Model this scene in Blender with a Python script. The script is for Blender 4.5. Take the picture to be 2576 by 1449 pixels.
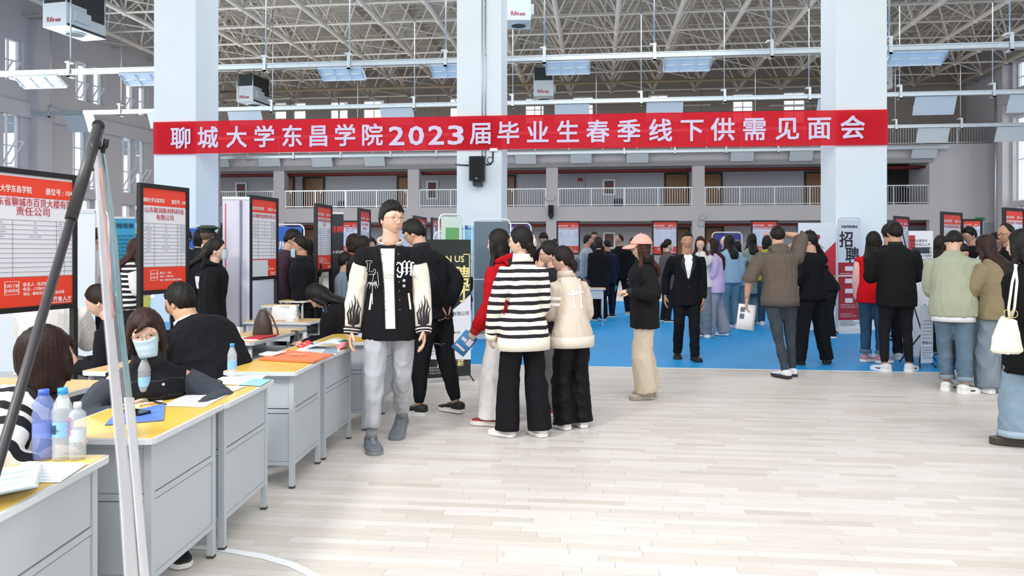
import bpy, bmesh, math, random
import numpy as np
from mathutils import Vector as V, Matrix as MX
from mathutils.bvhtree import BVHTree
for _o in list(bpy.data.objects): bpy.data.objects.remove(_o)
SC = bpy.context.scene; COL = SC.collection
FPX, U0, V0, HC = 1900.0, 1288.0, 632.0, 1.45      # lens in pixels, horizon, eye height
TH = math.atan(0.113)
RX, RY = math.cos(TH), math.sin(TH)                 # camera right in the hall's axes
FX, FY = -math.sin(TH), math.cos(TH)                # camera forward
# ---------------------------------------------------------------- camera, sky, sun, exposure
cam = bpy.data.cameras.new('camera'); camo = bpy.data.objects.new('camera', cam); COL.objects.link(camo)
camo.location = (0, 0, HC); camo.rotation_euler = (math.pi/2, 0, TH)
cam.sensor_width = 36; cam.lens = FPX/2576*36; cam.shift_y = -(724.5-V0)/2576; cam.clip_end = 300; cam.clip_start = .05
SC.camera = camo
SC.view_settings.view_transform = 'Standard'; SC.view_settings.look = 'None'
SC.view_settings.gamma = 1; SC.view_settings.use_curve_mapping = False
SC.view_settings.exposure = 0.0
wd = bpy.data.worlds.new('sky'); SC.world = wd; wd.use_nodes = True
bg = wd.node_tree.nodes['Background']; bg.inputs[0].default_value = (0.945, 0.97, 1.0, 1); bg.inputs[1].default_value = 1.3
def area(name, loc, target, sx, sy, power, col):
    l = bpy.data.lights.new(name, 'AREA'); l.shape = 'RECTANGLE'; l.size = sx; l.size_y = sy; l.energy = power; l.color = col
    o = bpy.data.objects.new(name, l); COL.objects.link(o); o.location = loc
    o.rotation_euler = (V(target)-V(loc)).to_track_quat('-Z', 'Y').to_euler(); return o
# area lamps added in place of daylight, overhead and at the tall side windows
area('near_court_daylight', (2.0, -1.5, 11.0), (0.5, 6.5, 0), 12, 6, 700, (1.0, 0.985, 0.96))
area('side_window_daylight', (-19, 9, 7.0), (4, 12, 2.0), 14, 7, 700, (0.92, 0.96, 1.0))
area('hall_fill', (4, 24, 9.6), (4, 24, 0), 30, 16, 2600, (0.97, 0.98, 1.0))  # downward lamp added under the solid roof to brighten the far hall
area('right_window_daylight', (22, 26, 5.5), (-16, 30, 6.5), 20, 6, 1500, (0.96, 0.98, 1.0))
area('left_window_daylight', (-19, 26, 5.0), (16, 30, 6.5), 18, 6, 1100, (0.96, 0.98, 1.0))
area('desk_fill', (-4.2, 0.2, 5.2), (-1.9, 2.5, 0.7), 1.2, 1.2, 300, (1.0, 0.99, 0.96))  # small added lamp that brightens the nearest desk from the upper left
rnd = random.Random(7)

# ---------------------------------------------------------------- pixel to place
def W(u, v, d):
    X = (u-U0)/FPX*d
    return V((X*RX+d*FX, X*RY+d*FY, HC-(v-V0)/FPX*d))
def G(u, v, z=0.0): return W(u, v, FPX*(HC-z)/(v-V0))
def dY(u, y): return y/((u-U0)/FPX*RY+FY)
def PY(u, v, y): return W(u, v, dY(u, y))
def UD(u, d, z=0.0):
    p = W(u, V0, d); p.z = z; return p
def fdir(a):
    a = math.radians(a); return V((math.sin(a)*RX+math.cos(a)*FX, math.sin(a)*RY+math.cos(a)*FY, 0))
def faceM(p, a):
    """matrix at p whose +Y looks along camera bearing a (0 away, 90 picture right, 180 to the camera)"""
    f = fdir(a); r = V((f.y, -f.x, 0))
    m = MX.Identity(4)
    for i in range(3): m[i][0] = r[i]; m[i][1] = f[i]; m[i][2] = (0, 0, 1)[i]; m[i][3] = p[i]
    return m
# ---------------------------------------------------------------- materials
def lin(h):
    if not isinstance(h, str): return tuple(h)
    h = h.lstrip('#'); o = []
    for i in (0, 2, 4):
        c = int(h[i:i+2], 16)/255; o.append(c/12.92 if c <= .04045 else ((c+.055)/1.055)**2.4)
    return tuple(o)
_mc = {}
def mat(col, rough=.6, metal=0, bump=0, bscale=60, var=0, vscale=4, spec=.5, stretch=None, alpha=1, trans=0, sheen=0):
    key = (col, rough, metal, bump, bscale, var, vscale, spec, stretch, alpha, trans, sheen)
    if key in _mc: return _mc[key]
    m = bpy.data.materials.new('surface_'+str(len(_mc))); m.use_nodes = True; nt = m.node_tree; N = nt.nodes; L = nt.links
    b = N['Principled BSDF']; c = lin(col)+(1,)
    b.inputs['Base Color'].default_value = c; b.inputs['Roughness'].default_value = rough; b.inputs['Metallic'].default_value = metal
    b.inputs['Specular IOR Level'].default_value = spec; b.inputs['Alpha'].default_value = alpha
    b.inputs['Transmission Weight'].default_value = trans; b.inputs['Sheen Weight'].default_value = sheen
    if bump or var:
        tc = N.new('ShaderNodeTexCoord'); src = tc.outputs['Object']
        if stretch:
            mp = N.new('ShaderNodeMapping'); mp.inputs['Scale'].default_value = stretch; L.new(src, mp.inputs[0]); src = mp.outputs[0]
    if bump:
        n = N.new('ShaderNodeTexNoise'); n.inputs['Scale'].default_value = bscale; n.inputs['Detail'].default_value = 3; L.new(src, n.inputs[0])
        bp = N.new('ShaderNodeBump'); bp.inputs['Strength'].default_value = bump; bp.inputs['Distance'].default_value = .003
        L.new(n.outputs[0], bp.inputs['Height']); L.new(bp.outputs[0], b.inputs['Normal'])
    if var:
        n = N.new('ShaderNodeTexNoise'); n.inputs['Scale'].default_value = vscale; n.inputs['Detail'].default_value = 5; L.new(src, n.inputs[0])
        mr = N.new('ShaderNodeMapRange'); mr.inputs[1].default_value = .3; mr.inputs[2].default_value = .7
        mr.inputs[3].default_value = 1-var; mr.inputs[4].default_value = 1+var; L.new(n.outputs[0], mr.inputs[0])
        hs = N.new('ShaderNodeHueSaturation'); hs.inputs['Color'].default_value = c; L.new(mr.outputs[0], hs.inputs['Value']); L.new(hs.outputs[0], b.inputs['Base Color'])
    _mc[key] = m; return m
def glassy(tint=(1, 1, 1), amount=.12, rough=.03):
    """thin clear sheet: transparent with a fresnel gloss"""
    key = ('g', tint, amount, rough)
    if key in _mc: return _mc[key]
    m = bpy.data.materials.new('clear_sheet'); m.use_nodes = True; nt = m.node_tree; N = nt.nodes; L = nt.links
    N.remove(N['Principled BSDF']); out = N['Material Output']
    t = N.new('ShaderNodeBsdfTransparent'); t.inputs[0].default_value = tint+(1,)
    g = N.new('ShaderNodeBsdfGlossy'); g.inputs['Roughness'].default_value = rough
    fr = N.new('ShaderNodeLayerWeight'); fr.inputs[0].default_value = amount
    mx = N.new('ShaderNodeMixShader'); L.new(fr.outputs['Fresnel'], mx.inputs[0]); L.new(t.outputs[0], mx.inputs[1]); L.new(g.outputs[0], mx.inputs[2])
    L.new(mx.outputs[0], out.inputs[0]); _mc[key] = m; return m
def stripes(c1, c2, period, duty=.5, axis=2, tilt=0, off=0, rough=.9):
    """knitted stripes: a colour of the cloth itself, laid out in the garment's own coordinates"""
    key = ('s', c1, c2, period, duty, axis, tilt, off)
    if key in _mc: return _mc[key]
    m = bpy.data.materials.new('striped_knit'); m.use_nodes = True; nt = m.node_tree; N = nt.nodes; L = nt.links
    b = N['Principled BSDF']; b.inputs['Roughness'].default_value = rough
    tc = N.new('ShaderNodeTexCoord'); sp = N.new('ShaderNodeSeparateXYZ'); L.new(tc.outputs['Object'], sp.inputs[0])
    a = N.new('ShaderNodeMath'); a.operation = 'MULTIPLY_ADD'; L.new(sp.outputs[0], a.inputs[0]); a.inputs[1].default_value = tilt
    L.new(sp.outputs[axis], a.inputs[2])
    nz = N.new('ShaderNodeTexNoise'); nz.inputs['Scale'].default_value = 7; L.new(tc.outputs['Object'], nz.inputs[0])
    a2 = N.new('ShaderNodeMath'); a2.operation = 'MULTIPLY_ADD'; L.new(nz.outputs[0], a2.inputs[0]); a2.inputs[1].default_value = period*.35; L.new(a.outputs[0], a2.inputs[2])
    d = N.new('ShaderNodeMath'); d.operation = 'MULTIPLY_ADD'; L.new(a2.outputs[0], d.inputs[0]); d.inputs[1].default_value = 1/period; d.inputs[2].default_value = off
    f = N.new('ShaderNodeMath'); f.operation = 'FRACT'; L.new(d.outputs[0], f.inputs[0])
    g = N.new('ShaderNodeMath'); g.operation = 'LESS_THAN'; L.new(f.outputs[0], g.inputs[0]); g.inputs[1].default_value = duty
    mx = N.new('ShaderNodeMix'); mx.data_type = 'RGBA'; L.new(g.outputs[0], mx.inputs[0])
    mx.inputs[6].default_value = lin(c1)+(1,); mx.inputs[7].default_value = lin(c2)+(1,); L.new(mx.outputs[2], b.inputs['Base Color'])
    _mc[key] = m; return m
# ---------------------------------------------------------------- mesh builder
_tx = {}
def text_tris(body, bold):
    k = body
    if k not in _tx:
        c = bpy.data.curves.new('t', 'FONT'); c.body = body; c.size = 1; c.resolution_u = 2
        o = bpy.data.objects.new('t', c); m = o.to_mesh()
        vs = [tuple(v.co) for v in m.vertices]; fs = [tuple(p.vertices) for p in m.polygons]; o.to_mesh_clear()
        bpy.data.objects.remove(o); bpy.data.curves.remove(c)
        xs = [v[0] for v in vs] or [0, 1]; ys = [v[1] for v in vs] or [0, 1]
        _tx[k] = (vs, fs, min(xs), max(xs), min(ys), max(ys))
    return _tx[k]
class MB:
    def __init__(s): s.v = []; s.f = []; s.m = []; s.sm = []; s.M = MX.Identity(4); s.mi = 0; s.smooth = False
    def pt(s, p): s.v.append(tuple(s.M @ V(p))); return len(s.v)-1
    def face(s, idx, mi=None, sm=None): s.f.append(tuple(idx)); s.m.append(s.mi if mi is None else mi); s.sm.append(s.smooth if sm is None else sm)
    def box(s, a, b, mi=None, bev=0):
        x0, y0, z0 = [min(a[i], b[i]) for i in range(3)]; x1, y1, z1 = [max(a[i], b[i]) for i in range(3)]
        if bev <= 0:
            p = [s.pt(q) for q in ((x0,y0,z0),(x1,y0,z0),(x1,y1,z0),(x0,y1,z0),(x0,y0,z1),(x1,y0,z1),(x1,y1,z1),(x0,y1,z1))]
            for q in ((3,2,1,0),(4,5,6,7),(0,1,5,4),(1,2,6,5),(2,3,7,6),(3,0,4,7)): s.face([p[i] for i in q], mi)
        else:
            e = min(bev, (x1-x0)/2.1, (y1-y0)/2.1)
            o = [(x0+e,y0),(x1-e,y0),(x1,y0+e),(x1,y1-e),(x1-e,y1),(x0+e,y1),(x0,y1-e),(x0,y0+e)]
            s.prism(o, z0, z1, mi)
        return s
    def prism(s, outline, z0, z1, mi=None):
        n = len(outline); a = [s.pt((x, y, z0)) for x, y in outline]; b = [s.pt((x, y, z1)) for x, y in outline]
        s.face(a[::-1], mi); s.face(b, mi)
        for i in range(n): s.face((a[i], a[(i+1) % n], b[(i+1) % n], b[i]), mi)
    def beam(s, p, q, w, h=None, mi=None):
        """square bar from p to q"""
        h = w if h is None else h; p = V(p); q = V(q); d = (q-p); L = d.length
        if L < 1e-6: return
        d /= L; up = V((0, 0, 1)) if abs(d.z) < .95 else V((0, 1, 0)); x = d.cross(up).normalized(); y = x.cross(d)
        r = [p+x*a*w/2+y*b*h/2+d*c*L for c in (0, 1) for a, b in ((-1,-1),(1,-1),(1,1),(-1,1))]
        r = [s.pt(k) for k in r]
        for k in ((0,1,2,3),(7,6,5,4),(0,4,5,1),(1,5,6,2),(2,6,7,3),(3,7,4,0)): s.face([r[i] for i in k], mi)
    def rings(s, rs, mi=None, cap=True, sm=True, closed=True):
        ids = [[s.pt(p) for p in r] for r in rs]; n = len(rs[0])
        for a, b in zip(ids, ids[1:]):
            for i in range(n if closed else n-1): s.face((a[i], a[(i+1) % n], b[(i+1) % n], b[i]), mi, sm)
        if cap and closed: s.face(ids[0][::-1], mi, False); s.face(ids[-1], mi, False)
        return ids
    def tube(s, pts, r, n=8, mi=None, cap=True, flat=1.0, ref=None):
        pts = [V(p) for p in pts]; k = len(pts)
        r = [r]*k if not isinstance(r, (list, tuple)) else r
        t = [((pts[min(i+1, k-1)]-pts[max(i-1, 0)])).normalized() for i in range(k)]
        x = V(ref) if ref is not None else (V((1, 0, 0)) if abs(t[0].x) < .8 else V((0, 1, 0)))
        rs = []
        for i in range(k):
            x = (x-t[i]*x.dot(t[i])).normalized(); y = t[i].cross(x)
            ra, rb = (r[i] if isinstance(r[i], (list, tuple)) else (r[i], r[i]*flat))
            rs.append([pts[i]+x*math.cos(2*math.pi*j/n)*ra+y*math.sin(2*math.pi*j/n)*rb for j in range(n)])
        s.rings(rs, mi, cap)
    def ball(s, c, r, n=10, m=7, mi=None):
        r = r if isinstance(r, (list, tuple)) else (r, r, r); rs = []
        for i in range(m+1):
            a = math.pi*(i/m-.5); a = max(-1.5, min(1.5, a))
            rs.append([(c[0]+r[0]*math.cos(a)*math.cos(2*math.pi*j/n), c[1]+r[1]*math.cos(a)*math.sin(2*math.pi*j/n), c[2]+r[2]*math.sin(a)) for j in range(n)])
        s.rings(rs, mi)
    def disc(s, c, r, nrm, n=16, mi=None, th=.004):
        c = V(c); nrm = V(nrm).normalized(); s.tube([c, c+nrm*th], r, n, mi)
    def text(s, body, h, x, z, mi=0, y=0, align='l', bold=.0, w=None, sx=1.0):
        """flat lettering on the local XZ plane, baseline z, em height h"""
        vs, fs, a, b, c, d = text_tris(body, bold)
        k = h; kx = h*sx
        if w: kx = w/max(b-a, .01)
        ox = x-(a*kx if align == 'l' else (a+b)/2*kx if align == 'c' else b*kx)
        base = len(s.v); M = s.M
        b_ = min(bold, .017)
        for dx, dz in ((0, 0),) if bold <= 0 else ((-b_, 0), (b_, 0)) if bold < .02 else ((-b_, -b_), (b_, -b_), (b_, b_), (-b_, b_)):
            base = len(s.v)
            y -= .0004
            for p in vs: s.v.append(tuple(M @ V((ox+(p[0]+dx)*kx, y, z+(p[1]+dz)*k))))
            for q in fs: s.f.append(tuple(base+i for i in q)); s.m.append(mi); s.sm.append(False)
    def mesh(s, name='m', mats=()):
        me = bpy.data.meshes.new(name); me.from_pydata(s.v, [], s.f)
        for m in mats: me.materials.append(m)
        me.polygons.foreach_set('material_index', s.m); me.polygons.foreach_set('use_smooth', s.sm); me.update(); return me
    def obj(s, name, mats, parent=None, kind=None, label=None):
        o = bpy.data.objects.new(name, s.mesh(name, mats if isinstance(mats, (list, tuple)) else [mats])); COL.objects.link(o)
        if parent: o.parent = parent
        if kind: o['kind'] = kind
        if label: o['label'] = label
        return o
def recalc(o):
    b = bmesh.new(); b.from_mesh(o.data); bmesh.ops.recalc_face_normals(b, faces=b.faces); b.to_mesh(o.data); b.free(); return o
def thing(name, label, cat, M=None, group=None):
    o = bpy.data.objects.new(name, None); COL.objects.link(o); o['label'] = label; o['category'] = cat; o.empty_display_size = .1
    if group: o['group'] = group
    if M is not None: o.matrix_world = M if isinstance(M, MX) else MX.Translation(M)
    return o
def tag(o, label, cat, group=None):
    o['label'] = label; o['category'] = cat
    if group: o['group'] = group
    return o
TMP = bpy.data.scenes.new('bake'); TVL = TMP.view_layers[0]
def bake(mb, voxel, smooth=3, mats=(), name='m'):
    """union of overlapping closed lofts -> one skin"""
    me = mb.mesh(name); o = bpy.data.objects.new('tmp', me); TMP.collection.objects.link(o)
    r = o.modifiers.new('r', 'REMESH'); r.mode = 'VOXEL'; r.voxel_size = voxel; r.use_smooth_shade = True
    if smooth: sm = o.modifiers.new('s', 'SMOOTH'); sm.iterations = smooth; sm.factor = .5
    TVL.update(); m2 = bpy.data.meshes.new_from_object(o.evaluated_get(TVL.depsgraph))
    bpy.data.objects.remove(o); bpy.data.meshes.remove(me); m2.name = name
    for m in mats: m2.materials.append(m)
    m2.polygons.foreach_set('use_smooth', [True]*len(m2.polygons)); return m2
def link(name, me, parent=None, label=None, kind=None):
    o = bpy.data.objects.new(name, me); COL.objects.link(o); o.parent = parent
    if label: o['label'] = label
    if kind: o['kind'] = kind
    return o
def folds(me, amp, seed=0, freq=1.0):
    n = len(me.vertices); co = np.empty(n*3, 'f'); me.vertices.foreach_get('co', co); co = co.reshape(-1, 3)
    no = np.empty(n*3, 'f'); me.vertices.foreach_get('normal', no); no = no.reshape(-1, 3)
    rs = np.random.RandomState(seed); a = np.zeros(n)
    for i in range(6):
        k = rs.normal(size=3)*np.array([22, 22, 12])*freq*(1+.45*i/3); w = 1.6*np.sin(co @ (rs.normal(size=3)*7)+rs.rand()*6)
        s = np.sin(co @ k+w+rs.rand()*6); env = .5+.5*np.sin(co @ (rs.normal(size=3)*6)+rs.rand()*6); a += ((1-np.abs(s))**1.6-.38)*env*(.9**i)
    co += no*(a*amp/2.6)[:, None]; me.vertices.foreach_set('co', co.ravel().astype('f')); me.update()
# ================================================================ the hall
M_white = mat('#dfe6ea', .75, bump=.05, bscale=25, var=.015, vscale=1.2)
M_pil = mat('#e2ebee', .6, bump=.04, bscale=30, var=.02, vscale=1.5)
M_back = mat('#b9b8bc', .8, bump=.05, bscale=20, var=.02, vscale=.6)
M_side = mat('#c3c0c4', .85, bump=.05, bscale=20, var=.02, vscale=.6)
M_band = mat('#8f9092', .8, var=.05, vscale=2)
M_corr = mat('#b4b5bb', .8, var=.02, vscale=1)
M_upper = mat('#a39a92', .85, var=.03, vscale=.5)
M_door = mat('#8a6440', .5, bump=.05, var=.08, vscale=3, stretch=(6, 6, 1))
M_dark = mat('#26211f', .6)
M_steel = mat('#c9ced2', .35, .6)
M_galv = mat('#c2ccd1', .35, .75, var=.06, vscale=8)
M_truss = mat('#ddd7cc', .6, var=.03, vscale=3)
M_deck = mat('#aaa196', .85, var=.12, vscale=.8)
M_red = mat('#6a1c18', .5)
M_black = mat('#17181a', .5)
M_wframe = mat('#e9edf0', .4)
M_glass = glassy((.96, .98, 1.0), .1)
BY = 40.0
def wall_holes(mb, s0, s1, z0, z1, holes, th, mi=0, mir=0):
    """wall in the local XZ plane (front at y=0, thickness to +y) with real openings"""
    ss = sorted({s0, s1, *[h[0] for h in holes], *[h[1] for h in holes]}); zs = sorted({z0, z1, *[h[2] for h in holes], *[h[3] for h in holes]})
    ss = [x for x in ss if s0 <= x <= s1]; zs = [x for x in zs if z0 <= x <= z1]
    for a, b in zip(ss, ss[1:]):
        run = None
        for c, d in zip(zs, zs[1:]):
            h = any(q[0] < (a+b)/2 < q[1] and q[2] < (c+d)/2 < q[3] for q in holes)
            if not h: run = (run[0], d) if run else (c, d)
            if h and run: mb.box((a, 0, run[0]), (b, th, run[1]), mi); run = None
        if run: mb.box((a, 0, run[0]), (b, th, run[1]), mi)
# floor: the sports wood planks near the camera, the blue court, wood again beyond
YB = G(1288, 919.5).y
mb = MB(); mb.box((-30, -6, -.3), (32, 44, -.02)); floor = mb.obj('floor', mat('#6b6258', .8), kind='structure')
def plank_mat(random_obj):
    m = bpy.data.materials.new('maple_plank'); m.use_nodes = True; nt = m.node_tree; N = nt.nodes; L = nt.links; b = N['Principled BSDF']
    if random_obj: src = N.new('ShaderNodeObjectInfo').outputs['Random']
    else:
        at = N.new('ShaderNodeAttribute'); at.attribute_name = 'tone'; src = at.outputs['Fac']
    cr = N.new('ShaderNodeValToRGB'); e = cr.color_ramp; e.elements[0].color = lin('#c6bdb3')+(1,); e.elements[1].color = lin('#d8d3cc')+(1,)
    for p, c in ((.04, '#cdc5bc'), (.5, '#d3cdc6'), (.8, '#d9d4cf')):
        q = e.elements.new(p); q.color = lin(c)+(1,)
    L.new(src, cr.inputs[0])
    g = N.new('ShaderNodeNewGeometry'); mp = N.new('ShaderNodeMapping'); mp.inputs['Scale'].default_value = (2.5, 45, 1); L.new(g.outputs['Position'], mp.inputs[0])
    n = N.new('ShaderNodeTexNoise'); n.inputs['Scale'].default_value = 1.6; n.inputs['Detail'].default_value = 6; L.new(mp.outputs[0], n.inputs[0])
    mr = N.new('ShaderNodeMapRange'); mr.inputs[1].default_value = .25; mr.inputs[2].default_value = .75; mr.inputs[3].default_value = .93; mr.inputs[4].default_value = 1.05; L.new(n.outputs[0], mr.inputs[0])
    hs = N.new('ShaderNodeHueSaturation'); L.new(cr.outputs[0], hs.inputs['Color']); L.new(mr.outputs[0], hs.inputs['Value']); L.new(hs.outputs[0], b.inputs['Base Color'])
    b.inputs['Roughness'].default_value = .38; b.inputs['Specular IOR Level'].default_value = .35
    return m
PM1, PM2 = plank_mat(True), plank_mat(False)
PW = .066; rows = int((YB-2.3)/PW); PW = (YB-2.3)/rows; cnt = 0
far = MB(); tones = []; pr = random.Random(3)
for i in range(rows):
    y0 = YB-(i+1)*PW; y1 = y0+PW; d = y1
    xl, xr = -.9*d-4.5, .85*d+1.5
    x = xl-pr.random()*.7
    while x < xr:
        L_ = pr.choice((.35, .45, .55, .7, .9)); x1 = x+L_
        vis = y0 > 2.95 and x1 > -.10*y0-1.1 and x < .80*y0
        near = y0 < 4.45 and vis
        if near and cnt < 298 and y0 < 4.35:
            b = MB(); b.box((x+.0006, y0+.0006, -.02), (x1-.0006, y1-.0006, pr.uniform(-.0003, .0003))); b.obj('plank', PM1, floor); cnt += 1
        else:
            far.box((x+.0006, y0+.0006, -.02), (x1-.0006, y1-.0006, 0)); tones += [pr.random()]*6
        x = x1
for y0, y1 in ((22.2, 41.9),):
    y = y0
    while y < y1:
        x = -24+pr.random()
        while x < 30:
            far.box((x, y+.002, -.02), (x+1.9, y+.19, 0)); tones += [pr.random()]*6; x += 1.9
        y += .19
po = far.obj('planks', PM2, floor, kind='stuff')
a = po.data.attributes.new('tone', 'FLOAT', 'FACE'); a.data.foreach_set('value', tones)
mb = MB(); mb.box((-30, YB+.045, -.02), (32, 22.2, .0)); mb.obj('blue_court', mat('#1b97db', .42, bump=.03, bscale=8, var=.04, vscale=.7, spec=.3), floor)
mb = MB(); mb.box((-30, YB, -.02), (32, YB+.045, .001)); mb.obj('court_line', mat('#dfe9ee', .5), floor)
mb = MB(); mb.box((-20, -6, -.02), (20, 2.3, -.001)); mb.obj('near_planking', mat('#cfc5b9', .45, var=.08, vscale=3, stretch=(.4, 8, 1)), floor)
# painted arc
up = [G(u, v, .002) for u, v in ((470, 1371), (530, 1374), (573, 1379), (664, 1393), (741, 1414), (811, 1449), (860, 1482), (900, 1520))]
lo = [G(u, v, .002) for u, v in ((470, 1381), (530, 1384), (573, 1390), (660, 1406), (727, 1426), (769, 1446), (815, 1480), (850, 1520))]
mb = MB(); ids = [(mb.pt(a), mb.pt(b)) for a, b in zip(up, lo)]
for a, b in zip(ids, ids[1:]): mb.face((a[0], a[1], b[1], b[0]))
mb.obj('painted_arc', mat('#eef3f5', .5), floor)

# three square pillars
PYF = 14.6
def pillar(uL, uR, depth, nm):
    x0 = PY(uL, V0, PYF).x; x1 = PY(uR, V0, PYF).x; m = MB(); m.box((x0, PYF, 0), (x1, PYF+depth, 12.6), bev=.012)
    return m.obj('pillar', M_pil, kind='structure'), x0, x1
p1, p1a, p1b = pillar(386.5, 493, .93, 0); p2, p2a, p2b = pillar(1149, 1262, .93, 1); p3, p3a, p3b = pillar(2103, 2232, .97, 2)

# ---- far end: three storeys of galleries
def bx(u, y=BY): return PY(u, V0, y).x
def zv(u, v, y=BY): return PY(u, v, y).z
xL = bx(372); xR = bx(2338); xE = bx(2508)
zS0, zS1, zR1, zB0, zB1, zT = 3.03, 3.82, 4.8, 5.89, 6.13, 6.82
cols = [bx(u) for u in (372, 701, 1039.5, 1388.5, 1757.5, 2146)]; cw = .31
mb = MB()
mb.box((-26, BY, zS0), (xR, BY+.3, zS1)); mb.box((xR, BY, 0), (xE+.4, BY+.35, zT))
mb.box((-26, BY, zB1), (xR, BY+.3, zT))
for c in cols: mb.box((c-cw, BY+.02, 0), (c+cw, BY+.6, zS0)); mb.box((c-cw, BY+.02, zS1), (c+cw, BY+.6, zB0+.02))
mb.box((-26, BY+.3, zS0+.3), (xR, 43.2, zS1)); mb.box((-26, BY+.3, zT-.5), (xE, 43.2, zT))
mb.box((xR, BY+.35, zS0), (xR+.3, 43.2, zT))
wb = mb.obj('wall_back', M_back, kind='structure')
mb = MB(); mb.box((-26, BY-.08, zB0), (xR+.15, BY+.3, zB1)); mb.obj('trim_1', M_band, kind='structure')
mb = MB(); mb.box((-26, 42.6, 0), (xE, 42.9, zS0+.4)); mb.box((-26, 42.6, zS1), (xE, 42.9, zT)); mb.obj('wall_corridor', M_corr, kind='structure')
# upper wall with clerestory windows
hs = []
WY = 43.1
for a, b, t, q in ((688, 720, 257, 300), (736, 769, 257, 300), (829, 875, 255, 300), (912, 966, 252, 300), (1130, 1160, 246, 300), (1320, 1369, 246, 312), (1440, 1493, 243, 310), (1630, 1681, 238, 300), (1843, 1896, 235, 310), (1971, 2027, 231, 310)):
    hs.append((bx(a, WY), bx(b, WY), zv((a+b)/2, q, WY), zv((a+b)/2, t, WY)))
mb = MB(); mb.M = MX.Translation((0, WY, 0)); wall_holes(mb, -26, xE+.5, zT, 12.8, hs, .3)
mb.obj('wall_upper', M_upper, kind='structure')
def window(n, p0, M, w, h, mull=(), trans=(), depth=.12):
    """frame + pane, local X along the wall, Z up"""
    mb = MB(); mb.M = M; t = .06
    mb.box((0, 0, 0), (t, depth, h)); mb.box((w-t, 0, 0), (w, depth, h)); mb.box((t, 0, 0), (w-t, depth, t)); mb.box((t, 0, h-t), (w-t, depth, h))
    for f in mull: mb.box((w*f-t/3, .02, t), (w*f+t/3, depth-.02, h-t))
    for f in trans: mb.box((t, .02, h*f-t/3), (w-t, depth-.02, h*f+t/3))
    o = mb.obj('window_%d' % n, M_wframe, kind='structure')
    g = MB(); g.M = M; g.box((t, depth/2-.004, t), (w-t, depth/2+.004, h-t)); g.obj('pane', M_glass, o); return o
wn = 1
for h in hs:
    window(wn, None, MX.Translation((h[0], WY+.1, h[2])), h[1]-h[0], h[3]-h[2], (.5,) if h[1]-h[0] > 1 else (), (.55,)); wn += 1
# doors and notice windows in the corridor
def px_box(mb, y, u0, u1, v0, v1, th, mi=0):
    um = (u0+u1)/2; mb.box((bx(u0, y), y-th, zv(um, v1, y)), (bx(u1, y), y, zv(um, v0, y)), mi)
dn = 1
for (a, b, t, bot) in ((719, 738, 449, 521), (767, 814, 449, 521), (1003, 1026, 447, 521), (1278, 1294, 444, 520), (1675, 1728, 439, 518), (1770, 1813, 438, 517), (2027, 2072, 436, 516),
                       (764, 795, 578, 700), (1701, 1731, 576, 700), (1776, 1816, 574, 700), (2237, 2288, 418, 516)):
    z0 = zS1 if bot < 600 else 0; z1 = zv((a+b)/2, t, 42.6); x0, x1 = bx(a, 42.6), bx(b, 42.6); dk = a > 2200
    m = MB(); fr = .09
    m.box((x0-fr, 42.5, z0), (x0, 42.62, z1+fr)); m.box((x1, 42.5, z0), (x1+fr, 42.62, z1+fr)); m.box((x0, 42.5, z1), (x1, 42.62, z1+fr))
    d = m.obj('door_%d' % dn, M_dark, kind='structure'); dn += 1
    m = MB(); m.box((x0, 42.54, z0), (x1, 42.59, z1)); m.obj('door_leaf', M_dark if dk else M_door, d)
    m = MB(); m.box((x1-.16, 42.49, z0+1.0), (x1-.1, 42.54, z0+1.2)); m.obj('door_handle', M_steel, d)
m = MB(); px_box(m, 42.6, 1420, 1471, 441, 520, .05); d = m.obj('door_%d' % dn, mat('#aeb4ba', .6), kind='structure'); dn += 1
m = MB(); px_box(m, 42.54, 1453, 1466, 448, 456, .02); m.obj('door_sign', mat('#a8231f', .5), d)
m = MB(); m.box((bx(1478), BY+.29, zS1), (bx(1479), BY+.3, zS1+.1))
m = MB(); px_box(m, 40.0, 2475, 2510, 560, 660, .06); d = m.obj('door_%d' % dn, mat('#9aa0a8', .5), kind='structure'); dn += 1
m = MB(); px_box(m, 39.94, 2501, 2504, 610, 618, .05); m.obj('door_handle', M_steel, d)
nl = ('white framed notice window behind the gallery rail left of the left pillar gap', 'white framed notice window behind the gallery rail just left of the middle pillar',
      'white framed notice window on the gallery, between grey door and brown door', 'white framed notice window on the ground floor beside the balding man')
for i, (a, b, t, q) in enumerate(((593, 622, 459, 500), (1073, 1102, 455, 502), (1516, 1548, 451, 492), (1517, 1548, 584, 626))):
    x0, x1 = bx(a, 42.6), bx(b, 42.6); z0, z1 = zv((a+b)/2, q, 42.6), zv((a+b)/2, t, 42.6)
    r = thing('notice_window', nl[i], 'notice case', (x0, 42.6, z0)); w, h = x1-x0, z1-z0
    m = MB(); m.box((0, -.08, 0), (.1, 0, h)); m.box((w-.1, -.08, 0), (w, 0, h)); m.box((.1, -.08, 0), (w-.1, 0, .1)); m.box((.1, -.08, h-.1), (w-.1, 0, h)); m.obj('frame', M_wframe, r)
    m = MB(); m.box((.1, -.04, .1), (w-.1, -.01, h-.1)); m.obj('board', mat('#54403c', .4), r)
    m = MB(); m.box((w*.25, -.05, h*.62), (w*.75, -.042, h*.72)); m.obj('notice', mat('#8e2b28', .5), r)
m = MB()
for z in (zB0-.16, zS0-.2):
    for yy in (BY+.5, BY+1.2):
        m.tube([(-25, yy, z), (xR, yy, z)], .07 if yy < BY+1 else .05, 8)
    x = -24
    while x < xR-1: m.tube([(x, BY+.5, z-.12), (x, BY+.5, z)], .03, 6); x += 2.3
tag(m.obj('sprinkler_pipe', M_red), 'dark red pipe runs under the gallery ceilings at the far end', 'pipe')
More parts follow.
